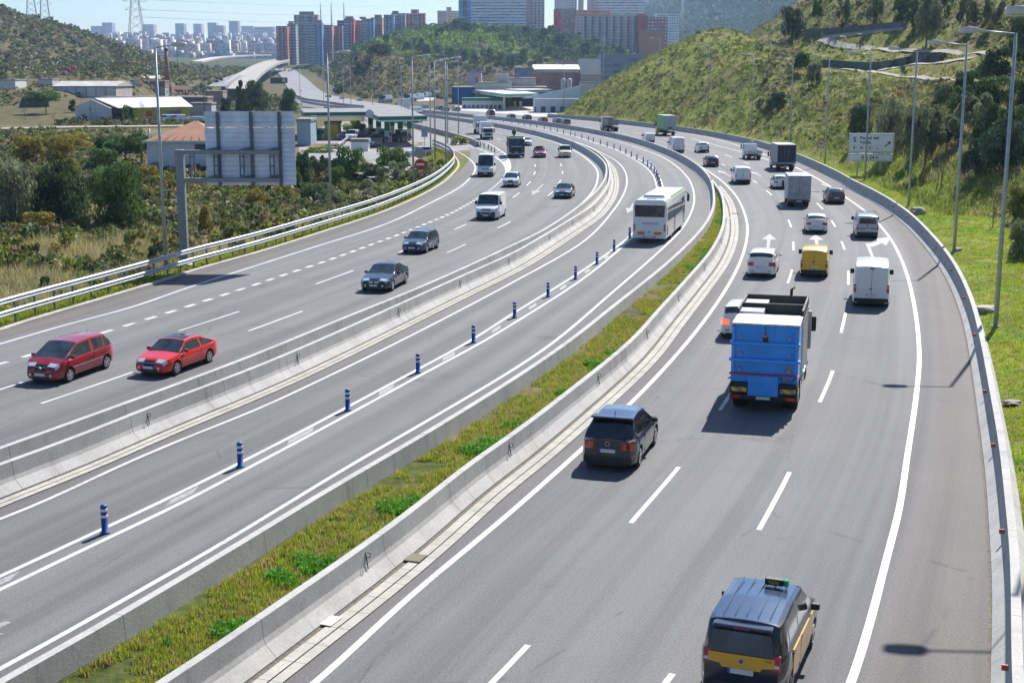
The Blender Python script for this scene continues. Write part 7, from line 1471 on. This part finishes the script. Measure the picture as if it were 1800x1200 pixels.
for x, y in ((952, 186), (966, 184)): q = stn(x, y, 0, o3); MB().box(q[0]-.4, q[0]+.4, q[1]-.4, q[1]+.4, 0, 5.3).build('column', GRN, e)
c = atd(985, 186, 430); e = empty('office_building', (c[0], 432, 0), 0, 'white building with a rising wedge roof next to the second canopy', 'building'); MB().box(-8, 6, 0, 14, 0, 4.2).build('wall', facade('wedge_wall', (.5, .52, .54), (.05, .06, .08), 3, 4, .5), e); MB().prism([(-12, 4.3), (6.2, 4.3), (6.2, 8.2), (5.6, 8.1)], 'y', -.3, 1).build('wedge_roof', simple('wedge_pale', (.5, .6, .7), .5), e)
# ---- left filling station
o1 = gnd(690, 250)[:2]; e = empty('filling_station', (o1[0], o1[1], 0), 0, 'large L-shaped filling station canopy with green edge at the left carriageway', 'filling station'); zt = 5.0
PP = [stn(533, 199, zt, o1), stn(648, 198, zt, o1), stn(665, 206.5, zt, o1), stn(751, 205, zt, o1), stn(700, 186, zt, o1), stn(640, 184.5, zt, o1), stn(640, 191, zt, o1), stn(527, 192, zt, o1)]
canopy(e, PP, 4.5, 5.1, simple('fascia_green', (.005, .16, .10), .35, var=.05), simple('roof_bitumen', (.20, .195, .20), .9, var=.2, nscale=.3), SWH)
for k, (x, y, w2) in enumerate([(652, 237, .45), (666, 242, .45), (545, 243, .35), (553, 247, .45), (681, 250, .45), (690, 240, .4), (704, 246, .45), (720, 246, .4)]):
    q = stn(x, y, 0, o1); c_ = MB().box(q[0]-w2, q[0]+w2, q[1]-w2, q[1]+w2, 0, 4.5).build('column', SWH, e); MB().box(q[0]-w2-.02, q[0]+w2+.02, q[1]-w2-.02, q[1]+w2+.02, 2.1, 4.4).build('column_cladding', GRN, c_)
for x0_, x1_, y, m_ in ((655, 682, 236, SYL), (690, 708, 240, SYL)): a = stn(x0_, y, 0, o1); b_ = stn(x1_, y, 0, o1); MB().box(a[0], b_[0], a[1]-.1, a[1]+.1, 2.9, 3.5).build('banner', m_, e)
for k, (x, y) in enumerate([(672, 249), (684, 250), (700, 248), (712, 248), (560, 246), (566, 245)]): q = stn(x, y, 0, o1); p = MB().bbox(q[0]-.55, q[0]+.55, q[1]-.35, q[1]+.35, 0, 2.1, .06).build('fuel_pump', [GRN, SWH][k % 2], e); MB().box(q[0]-.4, q[0]+.4, q[1]-.37, q[1]-.34, 1.1, 1.7).build('screen', BLK, p)
c = gnd(709, 222); MB().disc((stn(709, 222, 0, o1)[0]+0, 5.2), 'y', .75, stn(690, 250, 0, o1)[1]-3.0, stn(690, 250, 0, o1)[1]-2.8, 20).build('round_logo', SWH, e)
block('kiosk', 'pale blue container kiosk at the left end of the left filling station', 522, 546, 214, 254, 238, 7, simple('kiosk_blue', (.30, .40, .50), .6, var=.1, nscale=.5)); block('shed', 'yellow car wash shed beside the left filling station', 571, 594, 219, 239, 262, 5, simple('wash_yellow', (.75, .5, .01), .5))
block('kiosk', 'small white flat-roofed hut in front of the left forecourt', 617, 647, 250, 262, 222, 3, WHT)
# forecourt ground
rb = RB(); rb.poly([gnd(*p)[:2] for p in [(848, 262), (835, 254), (790, 243), (728, 228), (660, 214), (600, 214), (545, 230), (524, 246), (526, 275), (560, 288), (600, 296), (650, 312), (700, 312), (748, 272), (768, 259.5), (800, 266)]], -.012)
o = rb.build('forecourt', simple('forecourt_concrete', (.22, .215, .215), .9, var=.12, nscale=.3)); tag(o, kind='structure')
rb = RB(); rb.poly([gnd(*p)[:2] for p in [(790, 199), (860, 203), (963, 207), (995, 198), (940, 188), (800, 186)]], -.02); o = rb.build('forecourt', simple('forecourt_pale', (.42, .41, .39), .9, var=.1, nscale=.3)); tag(o, kind='structure')
# slip road that leaves the station behind the canopy and its rail
C = curve([(640, 262), (655, 245), (668, 230), (672, 218), (662, 207), (640, 200)]); rb = RB(); rb.add(C, -3.5, 4.5, .012); o = rb.build('slip_road', simple('asphalt_plain', (.19, .188, .188), .9, var=.08, nscale=.5)); tag(o, kind='structure')
Cr = offset(C, -4.2); er = empty('guard_rail', (Cr[3][0], Cr[3][1], 0), 0, 'curved guard rail round the green island behind the left filling station canopy', 'guard rail'); wallmesh('beam', Cr-Cr[3], [(-.02, .5), (.04, .55), (.04, .85), (-.02, .9)], STEEL, er); [MB().box(p[0]-.05, p[0]+.05, p[1]-.05, p[1]+.05, 0, .9).build('post', STEELD, er) for p in (Cr-Cr[3])[::5]]
for i, (a, b_, h_, w_, cc) in enumerate([(652, 330, 44, 52, 'dark'), (590, 338, 46, 44, 'pine'), (628, 352, 30, 60, 'dark'), (700, 318, 34, 44, 'olive'), (520, 345, 44, 36, 'pine'), (568, 352, 34, 50, 'olive')]): T('%s tree in the belt between the forecourt and the guard rail, %s of six' % ({'dark': 'dark green', 'pine': 'green', 'olive': 'olive'}[cc], ['first', 'second', 'third', 'fourth', 'fifth', 'sixth'][i]), a, b_, h_, w_, 'round', cc, group='trees between forecourt and guard rail')
# small litter on the tarmac
n = 260; i_ = rng.integers(20, 420, n); d_ = rng.uniform(-.8, 1, n); cpt = W3[i_]+Nb[14:][i_]*(rng.uniform(-20, 16, n))[:, None]; C_ = np.column_stack([cpt, np.full(n, .014)]); V_, F_ = leafquads(C_, .06, np.tile([0, 0, 1.], (n, 1)), .97); o = mesh_np('litter', V_, F_, simple('litter_white', (.5, .5, .48), .8)); tag(o, 'scattered pale chips and litter on the carriageways', 'litter', kind='stuff')
T('green scrubby bush on the island behind the yellow shed', 622, 232, 22, 50, 'round', 'bright', 'bush', cat='bush'); T('yellow green bush at the end of the left wall near the gore', 805, 255, 16, 40, 'round', 'yell', 'bush', cat='bush'); T('low green hedge in front of the blue kiosk', 560, 268, 12, 60, 'round', 'bright', 'hedge', cat='hedge'); T('reddish green low bush on the forecourt island', 585, 262, 9, 40, 'round', 'olive', 'bush', cat='bush')
# vehicles on the forecourt and far roads
FX = dict(detail=1, doors=False, mirrors=False)
for i, (px_, py_, col, lab, hd) in enumerate([(649, 259.5, (.12, .16, .2), 'grey blue hatchback leaving the left forecourt', (.3, -1)), (640, 250, (.02, .05, .04), 'dark green car under the left canopy', (1, .2)), (651, 240, (.45, .45, .48), 'silver car entering the left filling station', (.2, 1)), (668, 250, (.015, .02, .04), 'dark car at the pumps of the left filling station', (1, .3)), (698, 249, (.02, .02, .02), 'black car at the right pump of the left filling station', (.5, 1)), (715, 275, (.6, .62, .64), 'long white car parked behind the low round pine', (1, -.6)), (545, 300, (.55, .56, .58), 'white car roof between the gantry panel and the olive tree', (1, 0.1)), (580, 300, (.35, .4, .42), 'pale car under the olive tree in front of the station', (.2, 1))]):
    hatch('hatchback_car', lab, 'car', px_, py_, col, nearpt=gnd(px_, py_)[:2], heading=(hd[0], abs(hd[1])), face='front', **FX)
vanr('small_van', 'white van at the middle of the left forecourt', 615, 248, WHT, nearpt=gnd(615, 248)[:2], heading=(.1, 1), face='front', **FX); vanr('small_van', 'grey van parked left of the white forecourt van', 590, 247, (.12, .13, .15), nearpt=gnd(590, 247)[:2], heading=(.9, .3), face='front', Hh=1.7, **FX)
for i, (px_, py_, col) in enumerate([(668, 172, (.3, .33, .36)), (712, 175, (.35, .38, .42)), (726, 172, (.3, .34, .38)), (740, 168, (.25, .3, .36)), (756, 163, (.2, .2, .2))]):
    q = atd(px_, py_, 560+i*25); q[2] = tz1(q[0], q[1]); e, d = vanr('parked_lorry', 'lorry parked beside the far slope road, %s from the left' % ['first', 'second', 'third', 'fourth', 'fifth'][i], 0, 0, col, L=8, W=2.4, Hh=3.2, nearpt=q[:2], heading=(.5, 1), face='front', hood=1.6, beltz=1.8, group='lorries parked beside the far road', **FX); e.location.z = q[2]; e['category'] = 'lorry'
# far roads
def farroad(name, pts, w_, mat, z=.4, kind='structure'):
    C = catmull([atd(a, b_, Y) for a, b_, Y in pts], 8); T_ = tang(C[:, :2]); N = np.stack([T_[:, 1], -T_[:, 0]], 1); L_ = C.copy(); R_ = C.copy(); L_[:, :2] -= N*w_/2; R_[:, :2] += N*w_/2
    V = np.vstack([L_, R_]); n = len(C); D_ = V.copy(); D_[:, 2] -= 1.2; V = np.vstack([V, D_]); Fc = [(i, i+n, i+n+1, i+1) for i in range(n-1)]+[(i, i+1, i+1+2*n, i+2*n) for i in range(n-1)]+[(i+n, i+3*n, i+1+3*n, i+1+n) for i in range(n-1)]
    o = mesh_np(name, V, Fc, mat, uv=V[:, :2]); return o, C, N
FAR_AS = simple('asphalt_far', (.19, .19, .195), .9, var=.1, nscale=.1); FAR_PALE = simple('road_pale', (.42, .41, .38), .9, var=.1, nscale=.2)
o, C, N = farroad('road', FRP, 17, FAR_AS); tag(o, kind='structure')
o, C, N = farroad('viaduct', VDP, 12, simple('viaduct_deck', (.30, .29, .275), .9, var=.1, nscale=.2)); tag(o, 'curved pale motorway viaduct left of the conifers', 'viaduct')
for s in (-1, 1):
    Lw = C.copy(); Lw[:, :2] += N*s*5.8; V = np.vstack([Lw, Lw+np.array([0, 0, 1.3])]); n = len(C); V2 = V.copy(); V2[:, :2] += np.vstack([N, N])*s*.35; V = np.vstack([V, V2]); Fc = []
    for i in range(n-1): Fc += [(i, i+1, i+1+n, i+n), (i+2*n, i+3*n, i+1+3*n, i+1+2*n), (i+n, i+1+n, i+1+3*n, i+3*n)]
    mesh_np('parapet', V, Fc, simple('parapet_pale', (.42, .41, .38), .9), parent=o)
for k in (6, 14, 22, 30): p = C[min(k, len(C)-1)]; MB().box(p[0]-1.2, p[0]+1.2, p[1]-1, p[1]+1, tz1(p[0], p[1])-2, p[2]-1.1).build('pier', simple('pier_grey', (.3, .3, .3), .9), o)
for nm, pts, w_, mt in (('road', [(380, 152, 620), (400, 140, 720), (432, 128, 850)], 8, FAR_AS), ('road', [(700, 188, 560), (730, 180, 590), (752, 170, 650), (768, 158, 750), (780, 150, 830), (775, 140, 1000)], 9, FAR_PALE), ('road', [(345, 108, 1150), (380, 101, 1250), (420, 98, 1350), (470, 96, 1450)], 10, FAR_PALE)):
    o, C_, N_ = farroad(nm, pts, w_, mt); tag(o, kind='structure')
for nm, pts, w_, mt in (('road', [(-30, 128.5), (60, 128.5), (140, 130), (220, 132), (285, 135)], 7, simple('track_pale', (.46, .44, .36), .9, var=.1)), ('track', [(-30, 229), (60, 227), (150, 225), (250, 224), (350, 223)], 5, simple('track_grey', (.36, .34, .31), .9, var=.2))): o, W = draped(nm, pts, w_, mt, .35); tag(o, kind='structure')
# dark overhead gantry on the far road, far cars
c = atd(493, 141, 900); e = empty('overhead_gantry', (c[0], c[1], tz1(c[0], c[1])), 0, 'dark overhead sign gantry with a pale round dial on the far road', 'gantry'); zz = c[2]-tz1(c[0], c[1]); MB().box(-6.5, 4.5, -.4, .4, zz-2.2, zz+1.6).build('sign_panel', simple('gantry_dark', (.02, .02, .03)), e); MB().disc((2.2, zz-.3), 'y', 1.2, -.5, -.4, 18).build('dial', SWH, e)
for x in (-6.3, 4.3): MB().box(x-.2, x+.2, -.2, .2, 0, zz-2.2).build('post', STEELD, e)
for i, (px_, py_, Y, col) in enumerate([(492, 123, 1240, WHT), (501, 125, 1180, BLK), (508, 126, 1160, (.3, .3, .3)), (513, 125, 1180, BLK), (485, 121, 1280, WHT), (529, 164, 760, (.3, .32, .34)), (381, 146, 660, BLK), (389, 143, 690, BLK), (778, 150, 830, (.2, .25, .3)), (762, 161, 730, (.3, .1, .1))]):
    q = atd(px_, py_, Y); e, d = hatch('hatchback_car', 'tiny distant car on a far road, %s in this group' % ordn(i), 'car', 0, 0, col, nearpt=q[:2], heading=(-.2, 1), group='tiny cars on the far roads', W=1.9, plate=False, grille=False, **FX); e.location.z = q[2]+.1
# red lorry on the hill road, tractor unit
q = raymarch(114, 131.5); e = empty('red_lorry', (q[0], q[1], q[2]+.1), 0, 'bright red lorry on the pale road below the left hill', 'truck'); MB().box(-5, 2.6, -1.2, 1.2, .9, 2.5).build('trailer', simple('lorry_red', (.45, .01, .03), .4), e); MB().bbox(3, 5, -1.2, 1.2, .6, 3.2, .2).build('cab', simple('lorry_red', (.45, .01, .03)), e)
for x in (-4, -2.8, 3.9):
    for y in (-1.1, 1.1): MB().disc((x, .5), 'y', .5, y-.15, y+.15, 12).build('wheel', TYRE, e)
q = raymarch(234, 153); e = empty('tractor_unit', (q[0], q[1], tz1(q[0], q[1])), 0, 'light blue and white lorry cab parked beside the red container', 'truck'); cab(e, -1.2, 1.2, 1.2, 3.0, simple('cab_lightblue', (.3, .5, .62), .4)); chassis(e, -4, 1); [wheelpair(e, y, 1.2, .5) for y in (-3, .2)]; e.rotation_euler = (0, 0, 1.9)
# ---- buildings on the left
CORR = simple('corrugated_white', (.50, .52, .56), .6, .1, var=.12, nscale=.5)
e, w_, he, hr, dp = hall('grey white corrugated warehouse behind the umbrella pine', 93, 203, 151.5, 143, 172, None, 22, simple('wall_pinkgrey', (.42, .36, .34), .8, var=.15, nscale=.5), RGY); [MB().box(-w_/2+1.5+k*3.6, -w_/2+4.4+k*3.6, -dp/2-.08, -dp/2, 1.2, he-.6).build('panel', CORR, e) for k in range(6)]
block('container', 'dark red container stack right of the corrugated warehouse', 203, 222, 147, 166, None, 8, simple('container_red', (.25, .05, .05), .7, var=.15)); block('shed', 'white shed at the far left below the hill', -5, 27, 142, 157, None, 12, simple('shed_white', (.6, .6, .58), .7)); block('shed', 'small pale shed with blue roof left of the warehouse', 68, 92, 141, 152, None, 8, simple('shed_pale', (.5, .52, .55), .7)); block('brick_shed', 'low brown brick shed left of the brick chimney', 248, 290, 144, 157, None, 8, simple('brickshed', (.22, .12, .1), .9)); block('shed', 'grey green low shed in front of the brick chimney', 260, 290, 154, 163, None, 6, simple('shed_green', (.3, .36, .36), .8))
e, *_ = hall('small brick gable house right of the brick chimney', 304, 330, 158, 151, 166, None, 8, simple('house_brick', (.3, .14, .1), .9), simple('tile_dark', (.16, .08, .06), .9), 'brick_house')
block('shed', 'white low building with dark windows above the yellow warehouse', 310, 360, 171, 183, None, 6, facade('lowwin', (.5, .5, .52), (.04, .05, .05), 4.5, 2.4, .3)); block('shed', 'ruined pinkish building right of the brick chimney', 360, 392, 162, 190, None, 8, simple('ruin_pink', (.32, .22, .2), .9, var=.25)); block('shed', 'long low brown tiled roof building between the warehouses', 175, 365, 173, 184, None, 8, simple('browntile', (.2, .14, .12), .9, var=.25, nscale=.4)); block('shed', 'pale wall building right of the yellow warehouse', 334, 372, 184, 207, None, 6, simple('palewall', (.45, .46, .5), .8, var=.15))
Yc = raymarch(295, 160)[1]; q = atd(295, 158, Yc); e = empty('brick_chimney', (q[0], q[1], tz1(q[0], q[1])-1), 0, 'tall round brick factory chimney with a dark top', 'chimney'); zz = atd(295, 89, Yc)[2]-tz1(q[0], q[1])+1; m = MB().tube([(0, 0, 0), (0, 0, zz)], [1.35, .78], 16); BRC = simple('chimney_brick', (.27, .125, .09), .9, var=.25, nscale=2); m.build('shaft', BRC, e); MB().tube([(0, 0, zz-.2), (0, 0, zz+1.0)], [.85, .85], 16).build('rim', simple('soot', (.05, .035, .03), .9), e); MB().box(-2.2, 2.2, -2, 2, 0, 3.2).build('base', BRC, e)
# yellow warehouse with gable end
Yw = raymarch(250, 213)[1]; q0 = atd(196, 212, Yw); q1 = atd(335, 207, Yw+14); ex = np.array([q1[0]-q0[0], q1[1]-q0[1]]); Lw = np.linalg.norm(ex); zb = tz1(q0[0], q0[1])-.4; e = empty('yellow_warehouse', (q0[0], q0[1], zb), math.atan2(ex[1], ex[0]), 'warehouse with white sheet roof, grey gable end and yellow painted side wall', 'building'); hE = atd(250, 190.5, Yw)[2]-zb; hR = hE+2.3
MB().box(3.0, Lw, 0, .3, 0, hE).build('side_wall', simple('wall_yellow', (.50, .43, .06), .8, var=.12, nscale=.4), e); MB().prism([(0, 0), (13, 0), (13, hE), (6.5, hR-.2), (0, hE)], 'x', .0, .3).build('gable_wall', CORR, e).rotation_euler = (0, 0, .35); MB().box(3, Lw, 12, 12.3, 0, hE).build('rear_wall', CORR, e)
V = [(1.8, -.5, hE-.1), (Lw+.6, -.5, hE-.1), (Lw+.6, 6.3, hR), (-1.5, 6.3, hR), (-4.6, 12.9, hE-.1), (Lw+.6, 12.9, hE-.1)]; V += [(x, y, z+.18) for x, y, z in V]; MB().add(V, [(0, 3, 2, 1), (3, 4, 5, 2), (6, 7, 8, 9), (9, 8, 11, 10), (0, 1, 7, 6), (4, 10, 11, 5), (1, 2, 8, 7), (2, 5, 11, 8), (0, 6, 9, 3), (3, 9, 10, 4)]).build('roof', RW, e)
for x, c in ((9.5, (.5, .06, .04)), (14.5, (.1, .35, .36)), (17.5, (.12, .2, .32)), (16, (.4, .15, .2))): MB().box(x, x+1.7, -.04, -.01, 1.4, hE-.9).build('mural', simple('mural_%d' % int(x*10), c), e)
for i, (px_, col, lab) in enumerate([(276, WHT, 'white van parked against the yellow warehouse, left one'), (293, WHT, 'white van parked against the yellow warehouse, right one'), (326, (.6, .63, .68), 'pale car parked at the right end of the yellow warehouse')]): q = raymarch(px_, 215.5); e_, d_ = vanr('small_van', lab, 0, 0, col, L=4.6, nearpt=q[:2], heading=(1, .25), face='front', Hh=1.9 if i < 2 else 1.45, **FX); e_.location.z = tz1(q[0], q[1])+.1
# white house with orange roof
Yh = 186; q = atd(330, 292, Yh); zb = tz1(q[0], q[1])-.6; e = empty('white_house', (q[0], q[1], zb), R(4), 'white house with an orange metal hip roof behind the gantry sign', 'house'); wW = pxw(262, 402, Yh); hE = atd(330, 247, Yh)[2]-zb; hR = atd(330, 217, Yh+4)[2]-zb
WW = simple('house_white', (.56, .58, .64), .8, var=.08, nscale=.8); MB().box(-wW/2, wW/2, 0, 9, 0, hE).build('wall', WW, e); OR = simple('roof_orange', (.38, .17, .10), .7, var=.15, nscale=.8)
V = [(-wW/2-.3, -.3, hE), (wW/2+.3, -.3, hE), (wW/2+.3, 9.3, hE), (-wW/2-.3, 9.3, hE), (.6-.15, 4.5, hR+.3), (.6+.15, 4.5, hR+.3)]; V += [(x, y, z-.15) for x, y, z in V[:4]]; MB().add(V, [(0, 1, 5, 4), (1, 2, 5), (2, 3, 4, 5), (3, 0, 4), (0, 6, 7, 1), (1, 7, 8, 2), (2, 8, 9, 3), (3, 9, 6, 0), (6, 9, 8, 7)]).build('roof', OR, e)
m = MB(); 
for k in range(1, 9):
    x = -wW/2+wW*k/9; tx_ = .6; f = 1-abs(k-4.5)/5.2
    m.tube([(x, -.3, hE+.03), (x+(tx_-x)*f*.95, -.3+4.8*f*.95, hE+.03+(hR-hE)*f*.95)], .05, 4)
m.build('roof_seam', simple('seam', (.2, .1, .07)), e); MB().bbox(-wW/2-.4, wW/2+.4, -.4, -.25, hE-.25, hE+.02, .02).build('gutter', SWH, e)
MB().box(-wW/2+9.0*wW/15, -wW/2+9.0*wW/15+2.3, -.06, 0, hE-1.6, hE-.5).build('window', simple('shutter_dark', (.04, .06, .08)), e); MB().tube([(-wW/2+.2, 1, hE-.3), (-wW/2+.2, 1, hE+1.5)], .16, 8).build('flue', SWH, e)
MB().box(-wW/2+4.5, -wW/2+7, -1.6, -.6, 0, .9).build('tarpaulin', simple('tarp_blue', (.02, .1, .35), .4), e)
# green netting shape on the slope at the far left
q0 = raymarch(30, 190); e = MB().prism([(0, 0), (9, 0), (8.5, 3.5), (4, 4.6), (1, 2.5)], 'y', 0, .6).build('green_net', simple('net_green', (.02, .10, .07), .8, var=.1, nscale=.5)); e.location = (q0[0]-1, q0[1]+4, q0[2]); tag(e, 'dark green netting screen left of the umbrella pine', 'netting')
# ---- lattice pylons and cables
PYL = simple('pylon_steel', (.30, .33, .36), .6, .3)
def pylon(label, px, pybase, pytop, Y, base_w, arms, rz=.4):
    q = atd(px, pybase, Y); h = atd(px, pytop, Y)[2]-q[2]; e = empty('pylon', tuple(q), rz, label, 'pylon', 'lattice pylons'); m = MB(); r = max(.05, Y/6000.); n = 9
    def w_(f): return base_w*(1-f)**1.1*.5+base_w*.09
    for i in range(n):
        f0, f1 = i/n, (i+1)/n; a, b_ = w_(f0), w_(f1); z0, z1 = h*f0, h*f1
        for (sx, sy) in ((1, 1), (1, -1), (-1, 1), (-1, -1)): m.tube([(sx*a, sy*a, z0), (sx*b_, sy*b_, z1)], r, 4, False)
        for s in (-1, 1):
            m.tube([(-a, s*a, z0), (b_, s*b_, z1)], r*.6, 3, False); m.tube([(a, s*a, z0), (-b_, s*b_, z1)], r*.6, 3, False); m.tube([(s*a, -a, z0), (s*b_, b_, z1)], r*.6, 3, False); m.tube([(s*a, a, z0), (s*b_, -b_, z1)], r*.6, 3, False)
    m.build('lattice', PYL, e)
    for f, L_ in arms: am = MB(); z = h*f; [am.tube([(s*w_(f), 0, z), (s*L_, 0, z+.1)], r*.9, 4) for s in (-1, 1)]; [am.tube([(s*w_(f), 0, z+1.6), (s*L_, 0, z+.1)], r*.7, 4) for s in (-1, 1)]; am.build('cross_arm', PYL, e)
    return e, q, h
P_ = {}
for lab, px_, yb, yt, Y, bw, arms in (('largest lattice pylon on the left hill crest, cut by the top edge', 241, 80, -45, 640, 6.5, [(.5, 4.5), (.62, 5.5), (.72, 5)]), ('left one of the two thin pylons at the far left hill top', 56, 33, -60, 760, 4.5, [(.55, 4)]), ('right one of the two thin pylons at the far left hill top', 79.5, 36, -60, 800, 4.5, [(.3, 4)]), ('tall lattice pylon on the right hillside above the lamp posts', 1357, 88, -90, 330, 4.6, [(.75, 4)])):
    P_[px_] = pylon(lab, px_, yb, yt, Y, bw, arms)
cb_ = simple('cable_dark', (.2, .22, .25))
for i, (y0_, y1_) in enumerate([(2, 9), (20, 24), (33, 38)]):
    a = Vector(atd(241, y0_-3, 640)); b_ = Vector(atd(930, y1_-26, 1500)); pts = [a.lerp(b_, t)+Vector((0, 0, -9*math.sin(math.pi*t))) for t in np.linspace(0, 1, 14)]; o = MB().tube(pts, .07, 3).build('power_cable', cb_); tag(o, 'thin overhead power cable across the sky, %s from the top' % ['first', 'second', 'third'][i], 'cable', 'overhead power cables')
for lab, px_, yb, yt in (('thin lattice mast behind the yellow warehouse', 361, 222, 165), ('thin wooden pole in the golden shrubs', 67, 282, 250), ('slender pole mast right of the brick chimney', 313, 130, 62)):
    q = raymarch(px_, yb); sc_ = F/(q[1]*CP+2); e = empty('pole', tuple(q), 0, lab, 'pole'); MB().tube([(0, 0, 0), (0, 0, (yb-yt)/sc_)], .14, 6).build('shaft', simple('pole_dark', (.08, .07, .06)), e); MB().box(-.9, .9, -.05, .05, (yb-yt)/sc_-.5, (yb-yt)/sc_-.38).build('cross_bar', simple('pole_dark', (.08, .07, .06)), e)
# ---- terrace paths, stone walls and walkers on the right hill
PATHM = simple('path_gravel', (.30, .28, .235), .95, var=.1, nscale=1.5)
for p in PATHS: o, W = draped('footpath', p, 1.7, PATHM, .25); tag(o, kind='structure')
STW = simple('stone_wall', (.11, .12, .12), .95, var=.3, nscale=2)
for pts, h, lab in (([(1446, 118), (1500, 121.5), (1545, 122.5), (1600, 113), (1652, 107)], 1.6, 'long dark stone terrace wall above the lower footpath'), ([(1413, 62), (1450, 61), (1500, 57), (1560, 52), (1590, 50)], 1.6, 'dark stone wall above the upper footpath')):
    W = np.array([raymarch(*q) for q in catmull(np.array(pts, float), 6)]); T_ = tang(W[:, :2]); N = np.stack([T_[:, 1], -T_[:, 0]], 1); n = len(W); A_ = W.copy(); B_ = W.copy(); B_[:, :2] += N*.6*np.sign((N[:, 1:2] > 0)-.5); lo = np.array([0, 0, 1.0]); V = np.vstack([A_-lo*.6, A_+lo*h, B_+lo*h, B_-lo*.6]); Fq = [(j*n+i, j*n+i+1, (j+1)*n+i+1, (j+1)*n+i) for j in range(3) for i in range(n-1)]+[(0, n, 2*n, 3*n), (n-1, 4*n-1, 3*n-1, 2*n-1)]; o = mesh_np('stone_wall', V, Fq, STW); tag(o, lab, 'wall', 'terrace walls on the right hill')
def person(label, P, top, bottom, rz=0, h=1.72):
    """skinned figure, walking"""
    e = empty('person', tuple(P), rz, label, 'person'); J = [(0, 0, .92), (0, 0, 1.15), (0, 0, 1.38), (0, 0, 1.48), (0, .02, 1.62), (.09, 0, .88), (.10, .12, .5), (.10, .08, .08), (.10, .2, .03), (-.09, 0, .88), (-.1, -.02, .5), (-.1, -.24, .1), (-.1, -.14, .03), (.19, 0, 1.38), (.25, -.05, 1.12), (.24, .06, .88), (-.19, 0, 1.38), (-.25, .05, 1.12), (-.24, .14, .9)]
    E = [(0, 1), (1, 2), (2, 3), (3, 4), (0, 5), (5, 6), (6, 7), (7, 8), (0, 9), (9, 10), (10, 11), (11, 12), (2, 13), (13, 14), (14, 15), (2, 16), (16, 17), (17, 18)]; Rr = [.13, .13, .14, .055, .10, .09, .065, .045, .035, .09, .065, .045, .035, .06, .045, .035, .06, .045, .035]
    me = bpy.data.meshes.new('body'); me.from_pydata(J, E, []); o = bpy.data.objects.new('body', me); COL.objects.link(o); o.parent = e; s = o.modifiers.new('s', 'SKIN'); 
    for v, r in zip(me.skin_vertices[0].data, Rr): v.radius = (r, r)
    me.skin_vertices[0].data[0].use_root = True; o.modifiers.new('u', 'SUBSURF').levels = 1; me.materials.append(bottom)
    dg = bpy.context.evaluated_depsgraph_get(); m2 = bpy.data.meshes.new_from_object(o.evaluated_get(dg)); o.modifiers.clear(); o.data = m2; m2.materials.clear(); m2.materials.append(bottom); m2.materials.append(top); m2.materials.append(simple('skin_tone', (.45, .28, .2), .6))
    for p in m2.polygons: z = p.center.z; p.material_index = 2 if z > 1.47 else (1 if z > .9 else 0); p.use_smooth = True
    MB().tube([(0, 0, 1.62), (0, -.01, 1.7), (0, -.01, 1.745)], [.105, .095, .03], 10).build('hair', simple('hair_dark', (.03, .02, .015), .8), e); e.scale = (h/1.72,)*3; return e
DKC = simple('cloth_dark', (.02, .02, .03), .9)
for i, (px_, cc, lab) in enumerate([(1506, (.2, .03, .04), 'walker in a dark red top on the upper footpath'), (1511, (.06, .02, .03), 'walker in dark clothes beside the one in the dark red top')]): q = raymarch(px_, 86); person(lab, (q[0], q[1], q[2]+.12), simple('cloth_%d' % i, cc, .9), DKC, rz=1.2)
# ---- haze
hz = MB().box(-1900, 1900, -60, 5200, -8, 330).build('haze', bpy.data.materials.new('haze')); tag(hz, kind='stuff'); hm = hz.data.materials[0]; hm.use_nodes = True; ht = hm.node_tree; ht.nodes.clear(); out = ht.nodes.new('ShaderNodeOutputMaterial'); pv = ht.nodes.new('ShaderNodeVolumePrincipled'); pv.inputs['Color'].default_value = (.5, .72, 1, 1); pv.inputs['Density'].default_value = HAZE; pv.inputs['Anisotropy'].default_value = .2; ht.links.new(pv.outputs[0], out.inputs['Volume'])
